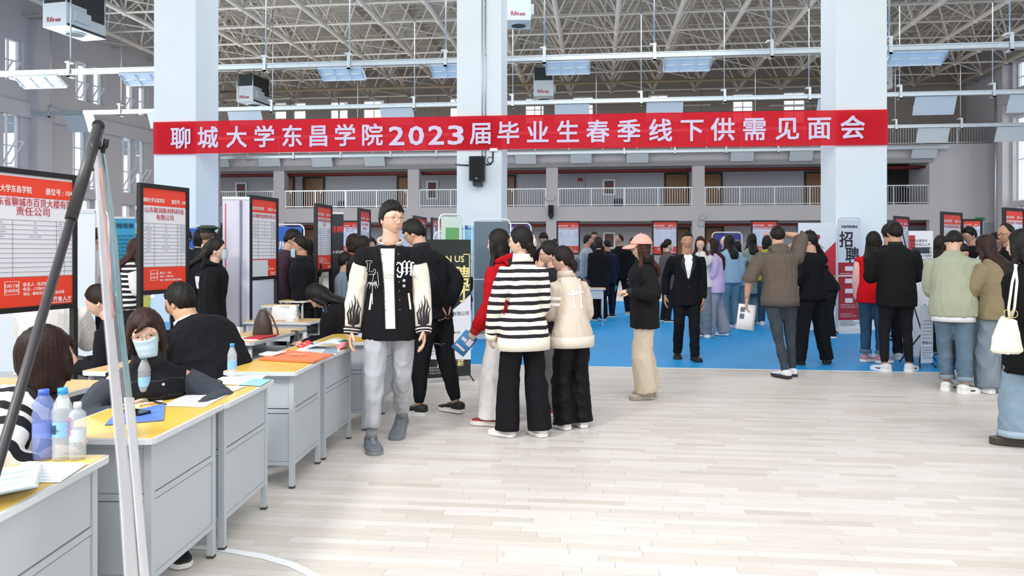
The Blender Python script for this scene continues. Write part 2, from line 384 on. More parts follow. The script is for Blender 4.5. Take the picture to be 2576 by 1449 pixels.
# gallery railings
rk = 1
rl = ['pale steel gallery railing, leftmost bay beside the left pillar', 'pale steel gallery railing between first and second gallery columns', 'pale steel gallery railing just left of the middle pillar',
      'pale steel gallery railing just right of the middle pillar', 'pale steel gallery railing, widest view, with a bin behind it', 'pale steel gallery railing behind the left edge of the right pillar']
def railing(x0, x1, z0, z1, label, y=BY+.1, th=.02):
    r = thing('gallery_railing', label, 'railing', (0, 0, 0), 'railings of the far galleries')
    m = MB(); m.box((x0, y-.03, z1-.06), (x1, y+.03, z1)); m.obj('top_rail', M_steel, r)
    m = MB(); m.box((x0, y-.02, z0+.06), (x1, y+.02, z0+.1)); m.obj('bottom_rail', M_steel, r)
    n = max(1, round((x1-x0)/1.75)); 
    for i in range(n+1):
        x = x0+.03+(x1-x0-.06)*i/n; m = MB(); m.box((x-.03, y-.025, z0), (x+.03, y+.025, z1-.05)); m.obj('post', M_steel, r)
    m = MB(); k = int((x1-x0)/.125)
    for i in range(1, k): x = x0+(x1-x0)*i/k; m.box((x-th/2, y-th/2, z0+.08), (x+th/2, y+th/2, z1-.05))
    m.obj('balusters', M_steel, r, kind='stuff')
edges = cols+[xR]
for i in range(6):
    a, b = edges[i]+cw, edges[i+1]-(cw if i < 5 else 0); l = rl[i] if i < 6 else ''
    if i == 0: a = bx(546)-1
    railing(a, b, zS1, zR1, l if i < 5 else 'pale steel gallery railing at the dark opening right of the right pillar')
railing(bx(545), bx(2140), zT, zT+.95, 'railing of the top gallery, mostly behind the red banner')
railing(bx(2140)+.05, xE-.1, zT, zT+.95, 'brownish railing of the top gallery right of the right pillar')
m = MB(); m.box((bx(1545), BY+.5, zS1), (bx(1567), BY+.9, zS1+.42), bev=.05); tag(m.obj('litter_bin', mat('#1d2640', .5)), 'dark blue bin behind the gallery railing', 'bin')
m = MB(); m.box((bx(840), BY+.5, zS1), (bx(860), BY+.9, zS1+.42), bev=.05); tag(m.obj('litter_bin', mat('#1d2640', .5)), 'dark blue bin on the gallery left of the young man in the varsity jacket', 'bin')
# side walls
def fit_wall(u_a, d_a, vp):
    p = W(u_a, V0, d_a); p.z = 0; k = (vp-U0)/FPX; dr = V((k*RX+FX, k*RY+FY, 0)).normalized(); return p, dr
pl, dl = fit_wall(546, 40.2, 1700)
def ray_wall(u, p, dr):
    """distance along the camera ray of column u to a vertical wall, and position along it"""
    r = V(((u-U0)/FPX*RX+FX, (u-U0)/FPX*RY+FY)); den = r.x*dr.y-r.y*dr.x
    d = (p.x*dr.y-p.y*dr.x)/den; q = V((r.x*d, r.y*d)); s = (q.x-p.x)*dr.x+(q.y-p.y)*dr.y; return d, s
def lw(u, v):
    d, s = ray_wall(u, pl, dl); return s, HC-(v-V0)/FPX*d
def left_frame():
    # local X runs from near to far along the wall (s increasing), +y goes outwards (to picture left)
    m = MX.Identity(4); out = V((-dl.y, dl.x, 0))
    for i in range(3): m[i][0] = dl[i]; m[i][1] = out[i]; m[i][2] = (0, 0, 1)[i]; m[i][3] = pl[i]
    return m
LM = left_frame()
LW = [(13, 41, 92, 200), (190, 213, 150, 252), (232, 250, 163, 262), (315, 331, 204, 283), (348, 361, 214, 290),
      (9, 38, 256, 420), (183, 206, 322, 480), (225, 238, 330, 478), (308, 326, 325, 486), (341, 356, 333, 488),
      (7, 34, 470, 700), (200, 222, 500, 690), (238, 252, 500, 690), (305, 323, 514, 690), (339, 354, 514, 690),
      (-90, -55, 50, 170), (-100, -64, 220, 400), (425, 436, 250, 320), (450, 460, 255, 325), (425, 436, 360, 495), (450, 460, 360, 495)]
hs = []
for a, b, t, q in LW:
    s0, _ = lw(a, 0); s1, _ = lw(b, 0); um = (a+b)/2; hs.append((s0, s1+.35, lw(um, q)[1], lw(um, t)[1]))
mb = MB(); mb.M = LM; wall_holes(mb, -32, .3, 0, 12.8, hs, .4)
for s in (-11.6, -2.4, -20.2): mb.box((s-.35, -.38, 0), (s+.35, 0, 10.2))
mb.box((-32, -.12, lw(200, 290)[1]-.55), (0, 0, lw(200, 290)[1]+.0)); 
mb.obj('wall_left', M_side, kind='structure')
for h in hs:
    w, hh = h[1]-h[0], h[3]-h[2]
    o = window(wn, None, LM @ MX.Translation((h[0], .22, h[2])), w, hh, (.45,), (.35, .7) if hh > 2.2 else (.5,)); wn += 1
    if hh < 3 and hh > 1.4:
        g = MB(); g.M = LM @ MX.Translation((h[0]+.1, .15, h[2]+.12)) @ MX.Rotation(math.radians(35), 4, 'X')
        w2, h2 = w*.4, hh*.42
        for q in (((0, 0, 0), (.04, .04, h2)), ((w2, 0, 0), (w2+.04, .04, h2)), ((.04, 0, 0), (w2, .04, .04)), ((.04, 0, h2-.04), (w2, .04, h2))): g.box(*q)
        g.obj('open_sash', M_wframe, o)
xrw = bx(2508)
mb = MB(); hs = []
def rwy(u): return ray_wall(u, V((xrw, 0, 0)), V((0, 1, 0)))
rwh = []
for a, b, t, q in ((2548, 2585, 150, 228), (2548, 2588, 290, 505), (2560, 2600, 515, 620), (2610, 2660, 120, 210), (2610, 2660, 280, 500)):
    d0, y0 = rwy(a); d1, y1 = rwy(b); dm = (d0+d1)/2; rwh.append((y1, y0, HC-(q-V0)/FPX*dm, HC-(t-V0)/FPX*dm))
# right wall: local X = -y world
RM = MX.Rotation(-math.pi/2, 4, 'Z'); RM.translation = (xrw, 0, 0)
mb.M = RM; hs = [(-h[1], -h[0], h[2], h[3]) for h in rwh]; wall_holes(mb, -43.2, -6, 0, 12.8, hs, .4)
for y in (39.4,): mb.box((-y, -.4, 0), (-y+.7, 0, 10.4))
mb.box((-39, -.5, zv(2540, 275)), (-6, 0, zv(2540, 250)))
mb.obj('wall_right', M_side, kind='structure')
for h in hs: window(wn, None, RM @ MX.Translation((h[0], .22, h[2])), h[1]-h[0], h[3]-h[2], (.5,), (.5,)); wn += 1
mb = MB(); y = 39.2; mb.tube([(xrw-.45, y, 0.2), (xrw-.45, y, 9.6)], .06, 8); tag(mb.obj('drain_pipe', M_galv), 'silvery vertical pipe in the far right corner', 'pipe')
# roof deck and purlins
XA, XB = -24.5, xrw+.4
mb = MB(); mb.box((XA-4, 7, 12.7), (XB, 43.4, 12.9)); deck = mb.obj('ceiling', M_deck, kind='structure')
mb = MB(); y = 15
while y < 43: mb.box((XA, y-.04, 12.5), (XB, y+.04, 12.7)); y += .55
x = XA
while x < XB: mb.box((x-.06, 14, 12.35), (x+.06, 43, 12.5)); x += 2.26
mb.obj('purlins', M_truss, deck, kind='stuff')
# space frame
ZB, ZTP, ST = 10.25, 12.1, 2.26
sf = bpy.data.objects.new('space_frame', None); COL.objects.link(sf); sf['kind'] = 'structure'
nx = int((XB-XA)/ST); ys = [17+ST*i for i in range(12)]
for i in range(nx+1):
    x = XA+.4+i*ST; mb = MB(); mb.tube([(x, ys[0], ZB), (x, ys[-1]+.6, ZB)], .095, 8); mb.obj('bottom_chord', M_truss, sf)
cr = MB(); wb_ = MB()
for y in ys: cr.tube([(XA, y, ZB), (XB, y, ZB)], .045, 6)
for i in range(nx+1):
    for j, y in enumerate(ys):
        x = XA+.4+i*ST; wb_.ball((x, y, ZB), .13, 8, 5)
for i in range(nx):
    for j in range(len(ys)):
        x = XA+.4+(i+.5)*ST; y = ys[j]+ST/2
        wb_.tube([(x, y, ZTP), (x+ST, y, ZTP)], .04, 5, cap=False); wb_.tube([(x, y, ZTP), (x, y+ST, ZTP)], .04, 5, cap=False)
        wb_.tube([(x, y, ZTP), (x, y, 12.4)], .03, 5, cap=False)
        for a, b in ((-1, -1), (1, -1), (-1, 1), (1, 1)): wb_.tube([(x+a*ST/2, y+b*ST/2, ZB), (x, y, ZTP)], .04, 5, cap=False)
for j in range(len(ys)-1):
    for i in range(nx):
        if (i+j) % 3 == 0: x = XA+.4+i*ST; wb_.tube([(x, ys[j], ZB), (x+ST, ys[j+1], ZB)], .028, 5, cap=False)
cr.obj('cross_chords', M_truss, sf, kind='stuff'); wb_.obj('web_members', M_truss, sf, kind='stuff')
# ================================================================ light rows, heaters, banner, speakers
M_panel = mat('#b9c4cc', .5, var=.02, vscale=2)
M_refl = mat('#f0f4f4', .6, bump=.15, bscale=12, stretch=(1, 14, 1))
def luminaire(x, y, z, w, hgt, tilt, louver, label, group, flip=1):
    r = thing('hall_light', label, 'light', MX.Translation((x, y, z)), group)
    T = MX.Rotation(math.radians(tilt), 4, 'X')
    m = MB(); m.M = T; m.box((-w/2, -.015, -hgt), (w/2, .015, 0)); m.obj('plate', M_refl if louver else M_panel, r)
    if louver:
        m = MB(); m.M = T
        for q in ((-w/2, -w/2+.02), (w/2-.02, w/2), (-w/6-.008, -w/6+.008), (w/6-.008, w/6+.008)): m.box((q[0], -.05, -hgt), (q[1], -.016, 0))
        m.box((-w/2, -.05, -hgt), (w/2, -.016, -hgt+.02)); m.box((-w/2, -.05, -.02), (w/2, -.016, 0)); m.obj('reflector_ribs', M_wframe, r)
        m = MB(); m.M = T
        for k in (-w/3, 0, w/3): m.tube([(k-w*.13, -.035, -hgt*.5), (k+w*.13, -.035, -hgt*.5)], .018, 6)
        m.obj('tube', mat('#f2f5f6', .3), r)
    m = MB(); 
    for sx in (-w/2+.03, w/2-.03):
        m.beam((sx, 0, .02), T @ V((sx, .0, -hgt*.96)), .02); m.beam((sx, 0, .02), (sx, flip*hgt*.45, -hgt*.5), .015); m.beam((sx, flip*hgt*.45, -hgt*.5), T @ V((sx, .0, -hgt*.8)), .015)
    m.obj('bracket', M_galv, r); return r
rowsL = [
 ('A', 20.35, 150, True, [(30, 150, 183, 213), (295, 415, 178, 205), (797, 912, 165, 197), (1080, 1195, 158, 190), (1371, 1484, 150, 184), (1672, 1790, 141, 175), (2243, 2382, 122, 158)], [-40, 178, 669, 880, 1122, 1370, 1646, 1940, 2237, 2540]),
 ('B', 26.3, 260, False, [(-40, 52, 285, 323), (158, 238, 281, 321), (368, 450, 283, 318), (570, 658, 272, 305), (955, 1040, 266, 305), (1395, 1482, 258, 300), (1627, 1718, 253, 297), (2060, 2140, 248, 290), (2306, 2405, 238, 281), (2545, 2640, 232, 274)], [128, 305, 547, 686, 1043, 1290, 1613, 1822, 2035, 2263, 2497]),
 ('C', 33.1, 336, False, [(295, 357, 352, 383), (1000, 1070, 345, 375), (1500, 1570, 335, 365), (2312, 2388, 319, 353), (2512, 2590, 313, 348)], [293, 600, 900, 1500, 1900, 2252, 2416]),
 ('D', 39.6, 387, False, [(548, 574, 395, 413), (648, 704, 395, 413), (782, 835, 391, 412), (915, 967, 389, 410), (1296, 1348, 383, 404), (1435, 1488, 381, 402), (1577, 1631, 380, 402), (1840, 1896, 375, 397), (1989, 2045, 373, 396), (2297, 2357, 370, 391)], [626, 740, 858, 984, 1098, 1570, 1697, 1826, 1957])]
rowname = {'A': 'nearest light row', 'B': 'second light row', 'C': 'third light row', 'D': 'farthest light row along the gallery'}
for nm, y, vc, louv, pans, hang in rowsL:
    z = PY(1288, vc, y).z; x0 = bx(-60, y) if nm != 'C' else bx(205, y); x1 = bx(2640, y)
    if nm == 'D': x0, x1 = bx(545, y), bx(2385, y)
    if nm == 'C': x1 = xrw-.2
    rw = thing('lighting_track', 'galvanised steel track of the '+rowname[nm]+' across the hall', 'track', (0, 0, 0))
    m = MB(); m.box((x0, y-.07, z-.06), (x1, y+.07, z+.07)); m.box((x0, y-.09, z+.05), (x1, y+.09, z+.075)); m.obj('channel', M_galv, rw)
    for h in hang:
        x = bx(h, y); m = MB(); m.box((x-.04, y-.13, z-.16), (x+.04, y-.09, z+.3)); m.box((x-.04, y-.13, z-.16), (x+.04, y+.13, z-.12)); m.box((x-.12, y-.1, z+.26), (x+.04, y+.1, z+.3)); m.box((x-.02, y, z-.02), (x+.02, y+(.45 if nm == 'D' else .05), z+.02)); m.obj('clamp', M_galv, rw)
        if nm != 'D': m = MB(); m.tube([(x, y, z+.3), (x, y, ZB)], .022 if nm == 'A' else .018, 6); m.obj('hanger_rod', M_galv, rw)
    n = len(pans)
    ordn = ['first', 'second', 'third', 'fourth', 'fifth', 'sixth', 'seventh', 'eighth', 'ninth', 'tenth']
    for i, (a, b, t, q) in enumerate(pans):
        um = (a+b)/2; x = bx(um, y); w = (b-a)*dY(um, y)/FPX; hp = (q-t)*dY(um, y)/FPX
        lab = {'A': 'louvred white reflector light, ', 'B': 'flat grey light plate, ', 'C': 'flat grey light plate, ', 'D': 'small grey light plate, '}[nm]+ordn[i]+' from the left on the '+rowname[nm]
        if louv: luminaire(x, y, z-.07, w, .5, 60, True, lab, 'lights of the '+rowname[nm])
        else: luminaire(x, y, z-.07, w, hp*1.12, 25, False, lab, 'lights of the '+rowname[nm])
# warm air heaters hung from the roof
M_hw = mat('#ccd6dc', .5, var=.02, vscale=3); M_hd = mat('#2c3338', .6, bump=.3, bscale=60)
def heater(u0, u1, vb, d, dep, label, z_h=.62, blk=.5, yaw=0):
    w = (u1-u0)*d/FPX; p = W((u0+u1)/2, vb, d); r = thing('air_heater', label, 'heater', MX.Translation(p) @ MX.Rotation(yaw, 4, 'Z'), 'heaters hung under the roof')
    m = MB(); m.box((-w/2, 0, 0), (w/2, dep, z_h), bev=.02); m.obj('housing', M_hw, r)
    m = MB(); m.box((-w/2+.03, .03, z_h), (w/2-.03, dep-.03, z_h+blk)); m.obj('intake_grille', M_hd, r)
    m = MB()
    for sx in (-w/2+.03, w/2-.03):
        for yy in (.03, dep-.03): m.tube([(sx, yy, z_h-.1), (sx, yy, z_h+blk+.05)], .025, 6)
    m.beam((0, dep/2, z_h+blk), (0, dep/2, 12.4-p.z), .05); m.obj('hanger', M_galv, r)
    m = MB(); m.tube([(0, dep/2, -.04), (0, dep/2, 0.005)], w*.34, 20); m.obj('outlet', M_hw, r)
    m = MB(); m.tube([(0, dep/2, -.045), (0, dep/2, -.035)], w*.30, 20); m.obj('fan_opening', M_hd, r)
    m = MB(); m.box((w/2, dep*.15, z_h*.3), (w/2+.09, dep*.55, z_h*.75)); m.obj('control_box', M_hw, r)
    m = MB(); m.box((w/2, 0.03, 0.02), (w/2+.01, dep-.03, z_h*.12)); m.box((w/2+.005, dep*.5, z_h*.6), (w/2+.02, dep-.1, z_h)); m.obj('cable_panel', M_hd, r)
    m = MB(); m.text('Rife', w*.24, -w*.3, z_h*.2, y=-.004, bold=.02, w=w*.3); m.text('瑞服', w*.12, w*.03, z_h*.2, y=-.004, bold=.03); m.obj('lettering', mat('#a3263c', .5), r)
heater(100, 173, 66, 23, 1.6, 'big white hanging heater with black top, upper left corner of the hall', .72, .8, yaw=-.12)
heater(1273, 1336, 50, 23.5, 1.0, 'white hanging heater cut by the top edge beside the middle pillar', .72, .7, yaw=.1)
heater(592, 639, 255, 35, 1.5, 'white hanging heater with black top right of the left pillar', .72, .55, yaw=-.1)
heater(1342, 1393, 241, 35, 1.4, 'white hanging heater below the tracks right of the middle pillar', .72, .6, yaw=.06)
heater(2200, 2246, 222, 34, 1.4, 'hanging heater half hidden behind the right pillar', 1.0, .6, yaw=.1)
# pipes under the roof at the far end
m = MB()
for y, z, r_ in ((38.6, 10.0, .08), (41.5, 9.5, .06), (41.8, 8.95, .05)): m.tube([(XA+3, y, z), (xrw-6, y, z)], r_, 8)
x = XA+4
while x < xrw-8: m.tube([(x, 41.8, 8.9), (x, 41.8, 10.2)], .03, 5); x += 2.9
tag(m.obj('roof_pipe', mat('#8f8168', .6)), 'tan service pipes running across under the roof at the far wall', 'pipe')
for k, u in enumerate((1255, 1985, 700, 1750, 2080)):
    x = bx(u, 42.5); z = zv(u, 262, 42.5); m = MB(); m.box((x-.9, 42.98, z), (x+.9, 43.1, z+.07)); o = m.obj('strip_light', mat('#e9e7dc', .4)); tag(o, ['thin strip light on the upper wall just left of the middle pillar', 'thin strip light on the upper wall near the right arched window', 'thin strip light on the upper wall left part', 'thin strip light on the upper wall centre right', 'thin strip light on the upper wall next to the right pillar'][k], 'light')
# the long red banner
BYP = PYF-.05
bn = thing('banner', 'long red cloth banner with white Chinese lettering stretched across the three pillars', 'banner', (0, 0, 0))
m = MB(); NX, NZ = 160, 8; 
def bpt(i, j):
    u = 385.5+(2233.5-385.5)*i/NX; f = i/NX; vt = 307+(275-307)*f-1.5*math.sin(math.pi*f); vb = 388+(364.5-388)*f-1.0*math.sin(math.pi*f); v = vt+(vb-vt)*j/NZ
    p = PY(u, v, BYP); inn = 0
    fr = f*2 % 1
    p.y += .012*math.sin(i*.22+j*.5)*math.sin(math.pi*fr)+.006*math.sin(i*.61-j*.9); return p
for i in range(NX+1):
    for j in range(NZ+1): m.pt(bpt(i, j))
for i in range(NX):
    for j in range(NZ): a = i*(NZ+1)+j; m.face((a, a+1, a+NZ+2, a+NZ+1), 0, True)
def cloth(col, tr, al):
    mt = bpy.data.materials.new('banner_cloth'); mt.use_nodes = True; nt = mt.node_tree; N = nt.nodes; L = nt.links; N.remove(N['Principled BSDF'])
    d = N.new('ShaderNodeBsdfDiffuse'); t = N.new('ShaderNodeBsdfTranslucent'); p = N.new('ShaderNodeBsdfTransparent')
    for q in (d, t): q.inputs[0].default_value = lin(col)+(1,)
    a = N.new('ShaderNodeMixShader'); a.inputs[0].default_value = tr; L.new(d.outputs[0], a.inputs[1]); L.new(t.outputs[0], a.inputs[2])
    b = N.new('ShaderNodeMixShader'); b.inputs[0].default_value = al; L.new(a.outputs[0], b.inputs[1]); L.new(p.outputs[0], b.inputs[2]); p.inputs[0].default_value = (1, .25, .25, 1)
    L.new(b.outputs[0], N['Material Output'].inputs[0]); return mt
m.obj('cloth', cloth('#e0303c', .3, .10), bn)
m = MB()
CH = list(zip('聊城大学东昌学院2023届毕业生春季线下供需见面会', (454, 523, 595, 665, 735, 801, 868, 937, 997.6, 1047, 1097, 1146.6, 1208, 1278.6, 1352.8, 1428.7, 1503.8, 1582, 1661.7, 1741, 1818, 1898, 1980.6, 2061, 2145)))
for c, u in CH:
    f = (u-454)/(2145-454); vb = 374.5+(350.5-374.5)*f; vt = 321+(292-321)*f
    a = PY(u, vb, BYP-.024); b = PY(u, vt, BYP-.024); h = b.z-a.z
    if c.isdigit(): m.text(c, h*1.2, a.x, a.z+h*.04, y=BYP-.024, align='c', bold=.03, w=h*.68)
    else: m.text(c, h*1.06, a.x, a.z+h*.12, y=BYP-.024, align='c', bold=.022)
m.obj('lettering', mat('#ddd3ea', .8), bn)
# speakers
def speaker(u0, u1, v0, v1, y, label, cord=True):
    p = PY((u0+u1)/2, v1, y); w = (u1-u0)*dY(u0, y)/FPX; h = (v1-v0)*dY(u0, y)/FPX
    r = thing('wall_speaker', label, 'speaker', MX.Translation((p.x, y, p.z)))
    m = MB(); m.box((-w/2, -.28, 0), (w/2, -.06, h), bev=.02); m.obj('cabinet', M_black, r)
    m = MB(); m.box((-w/2+.02, -.29, .02), (w/2-.02, -.281, h-.02)); m.obj('grille', mat('#0e0f10', .8, bump=.4, bscale=300), r)
    m = MB(); m.box((-w*.28, -.2, -h*.2), (w*.28, 0, 0)); m.box((-w*.1, -.08, 0), (w*.1, 0, h*.7)); m.obj('bracket', M_black, r)
    m = MB(); m.box((-w*.06, -.297, h*.07), (w*.06, -.291, h*.1)); m.obj('badge', M_white, r); return r
speaker(1185, 1223, 397, 457, PYF, 'black loudspeaker mounted on the middle pillar below the red banner')
speaker(1380, 1393, 517, 545, BY, 'small black loudspeaker on the far gallery column')
def P2(u, v): p = PY(u, v, PYF-.02); return p
m = MB(); m.tube([P2(1213, -40), P2(1213, 396)], .012, 6); tag(m.obj('conduit', M_galv), 'thin steel conduit running up the middle pillar, left one of two', 'conduit')
m = MB(); m.tube([P2(1221, -40), P2(1221, 398)], .015, 6)
for v in (10, 54, 138, 350, 390): m.ball(P2(1221.5, v), .022, 8, 5)
tag(m.obj('conduit', M_galv), 'thicker steel conduit with clips on the middle pillar, right one of two', 'conduit')
m = MB(); m.tube([P2(1145, 414), P2(1160, 415), P2(1184, 416)], .012, 6); m.tube([P2(1223, 414), P2(1234, 413), P2(1240, 405), P2(1240, 382)], .014, 6)
a = P2(1233, 402); m.tube([a+V((.055*math.cos(t*.5), 0, .06*math.sin(t*.5))) for t in range(14)], .006, 6); tag(m.obj('speaker_cable', M_black), 'black cable looping beside the loudspeaker on the middle pillar', 'cable')
m = MB(); a = P2(1242, 377); m.box((a.x-.09, PYF-.05, a.z-.03), (a.x+.09, PYF, a.z+.03), bev=.02); tag(m.obj('access_point', M_wframe), 'small white box peeking out below the banner on the middle pillar', 'box')
m = MB(); a = PY(1383, 500, BY-.02); m.box((a.x-.25, BY-.08, a.z-.1), (a.x+.25, BY, a.z+.1)); tag(m.obj('junction_box', M_back), 'pale junction box above the small gallery loudspeaker', 'box')
for u, v in ((1767, 547), (1763, 563)):
    a = PY(u, v, BY-.02); m = MB(); m.tube([(a.x, BY-.12, a.z), (a.x, BY, a.z)], .14, 14); tag(m.obj('wall_alarm', mat('#a9adb2', .5)), 'round grey %s on the far gallery column right of the suited man' % ('alarm, upper one,' if v < 550 else 'lamp, lower one,'), 'alarm')
m = MB(); a = PY(2465, 551, BY-.03); m.box((a.x-.2, BY-.05, a.z-.08), (a.x+.2, BY, a.z+.08)); tag(m.obj('exit_sign', mat('#3f8f63', .5)), 'small green exit sign above the grey door at far right', 'sign')
# ================================================================ desks, booth boards, stands
M_desk = mat('#bcc4ca', .42, .15, bump=.04, bscale=14, var=.02, vscale=3)
M_deskd = mat('#8d969e', .5, .1)
M_ytop = mat('#e8c056', .22, var=.03, vscale=3)
M_edge = mat('#cfd5d8', .45)
M_foot = mat('#4a4438', .7)
def desk(cx, y0, ln, wd, label, yaw=0, h=.72, back=True):
    """cx: aisle-side edge, the long side runs along local Y, the desk lies to -X of it; (frame, panels, top are parts)"""
    r = thing('school_desk', label, 'desk', MX.Translation((cx, y0, 0)) @ MX.Rotation(yaw, 4, 'Z'), 'grey steel desks with yellow tops along the aisle')
    m = MB(); e = .03; o = [(-wd+e, 0), (-e, 0), (-.008, .008), (0, e), (0, ln-e), (-.008, ln-.008), (-e, ln), (-wd+e, ln), (-wd, ln-e), (-wd, e)]
    m.prism(o, h-.024, h-.002); m.obj('top_edge', M_edge, r)
    m = MB(); e2 = .014; m.prism([(min(max(x, -wd+e2), -e2), min(max(y, e2), ln-e2)) for x, y in o], h-.004, h); m.obj('desktop', M_ytop, r)
    a0, a1, b0, b1 = -wd+.03, -.03, .045, ln-.045; t = .03
    for (x, y) in ((a0, b0), (a1-t, b0), (a0, b1-t), (a1-t, b1-t)):
        m = MB(); m.box((x, y, .012), (x+t, y+t, h-.026)); l = m.obj('leg', M_desk, r)
        m = MB(); m.box((x-.001, y-.001, 0), (x+t+.001, y+t+.001, .014)); m.obj('foot_cap', M_foot, l)
    m = MB()
    for z in (.14, .46, h-.05):
        m.box((a1-.022, b0+t, z), (a1-.004, b1-t, z+.024)); m.box((a0+t, b0+.004, z), (a1-t, b0+.022, z+.024)); m.box((a0+t, b1-.022, z), (a1-t, b1-.004, z+.024))
    m.obj('frame', M_desk, r)
    for z0, z1, nme in ((.166, .455, 'lower_panel'), (.49, h-.052, 'upper_panel')):
        m = MB(); m.box((a1-.016, b0+t+.003, z0), (a1-.007, b1-t-.003, z1)); m.obj(nme, M_desk, r)
        m = MB(); m.box((a0+t+.003, b0+.008, z0), (a1-t-.003, b0+.016, z1)); m.obj('side_'+nme, M_desk, r)
    m = MB(); m.box((a0+t, b1-.016, .166), (a1-t, b1-.008, h-.05)); m.obj('far_panel', M_desk, r)
    m = MB(); m.box((a0+.02, b0+.02, .44), (a1-.02, b1-.02, .455)); m.obj('shelf', M_desk, r); return r
def place_desk(un, vn, uf, vf, wd, label, z=.72):
    a = G(un, vn, z); b = G(uf, vf, z); d = b-a; return desk(a.x, a.y, d.length, wd, label, yaw=-math.atan2(d.x, d.y)), a, b
place_desk(-60, 1325, 283, 1142, .50, 'nearest grey steel desk at the lower left, with three bottles and booklets')
place_desk(385, 1104, 568, 1014, .50, 'second grey desk with blue folder, beside the masked woman')
place_desk(570, 1016, 693, 954, .50, 'third grey desk with papers and a single water bottle')
place_desk(745, 936, 822, 898, .46, 'fourth grey desk with the orange bag on its yellow top')
place_desk(822, 899, 897, 867, .46, 'fifth grey desk with the open green brochure')
place_desk(925, 861, 970, 840, .46, 'sixth grey desk, directly behind the young man in the varsity jacket')
place_desk(972, 840, 1010, 822, .46, 'seventh grey desk, mostly behind the walking young man')
def table(p, ang, ln, wd, label, h=.72, group='plain school tables behind the aisle row'):
    """open student table: top, shelf tray, two curved end frames"""
    M_ = faceM(p, ang); r = thing('student_table', label, 'table', M_, group)
    m = MB(); m.box((-ln/2, -wd/2, h-.025), (ln/2, wd/2, h), bev=.03); m.obj('tabletop', M_edge, r)
    m = MB(); m.box((-ln/2+.012, -wd/2+.012, h), (ln/2-.012, wd/2-.012, h+.003)); m.obj('surface', mat('#d6b47c', .35, var=.04, vscale=3), r)
    for sx in (-ln/2+.06, ln/2-.06):
        m = MB(); m.tube([(sx, -wd/2+.04, .0), (sx, -wd/2+.04, h-.03)], .018, 8); m.tube([(sx, wd/2-.05, h-.03), (sx, wd/2-.05, .30), (sx, wd/2-.09, .2), (sx, 0, .17), (sx, -wd/2+.04, .17)], .018, 8)
        m.tube([(sx, -wd/2+.02, .02), (sx, wd/2-.02, .02)], .018, 8); m.obj('leg', M_desk, r)
    m = MB(); m.box((-ln/2+.06, -wd/2+.05, h-.17), (ln/2-.06, wd/2-.05, h-.155)); m.box((-ln/2+.06, -wd/2+.03, h-.2), (ln/2-.06, -wd/2+.045, h-.03)); m.obj('tray', M_desk, r); return r
table(UD(650, 6.6), 98, 1.1, .45, 'long student table with red papers and brown bag behind the third board')
table(UD(715, 8.0), 8, .75, .45, 'student table carrying the white quilted handbag')
table(UD(420, 5.1), 98, 1.1, .45, 'student table where the man in the black jacket bends over')
table(UD(30, 4.1), 8, .9, .45, 'student table at the left edge in front of the cream shirted person')
table(UD(1440, 15.0), 5, 1.3, .5, 'far student table between the beige jacket woman and the long black coat')
table(UD(2050, 14.9), 98, 1.0, .5, 'far student table behind the running figure poster')
table(UD(2330, 10.2), 30, 1.2, .5, 'student table behind the man in the sage shirt')
def stool(p, ang, label, h=.44):
    r = thing('stool', label, 'stool', faceM(p, ang), 'yellow topped stools')
    m = MB(); m.box((-.17, -.12, h-.02), (.17, .12, h), bev=.02); m.obj('seat_edge', M_edge, r)
    m = MB(); m.box((-.16, -.11, h), (.16, .11, h+.003)); m.obj('seat', M_ytop, r)
    for x in (-.14, .12):
        for y in (-.09, .07): m = MB(); m.box((x, y, 0), (x+.02, y+.02, h-.02)); m.obj('leg', M_desk, r)
    m = MB(); m.box((-.14, -.085, .12), (.14, -.07, .14)); m.box((-.14, .075, .12), (.14, .09, .14)); m.obj('stretcher', M_desk, r); return r
stool(G(705, 872, .44), 10, 'yellow topped stool behind the orange bag'); stool(G(742, 851, .44), 10, 'stool under the black backpack')
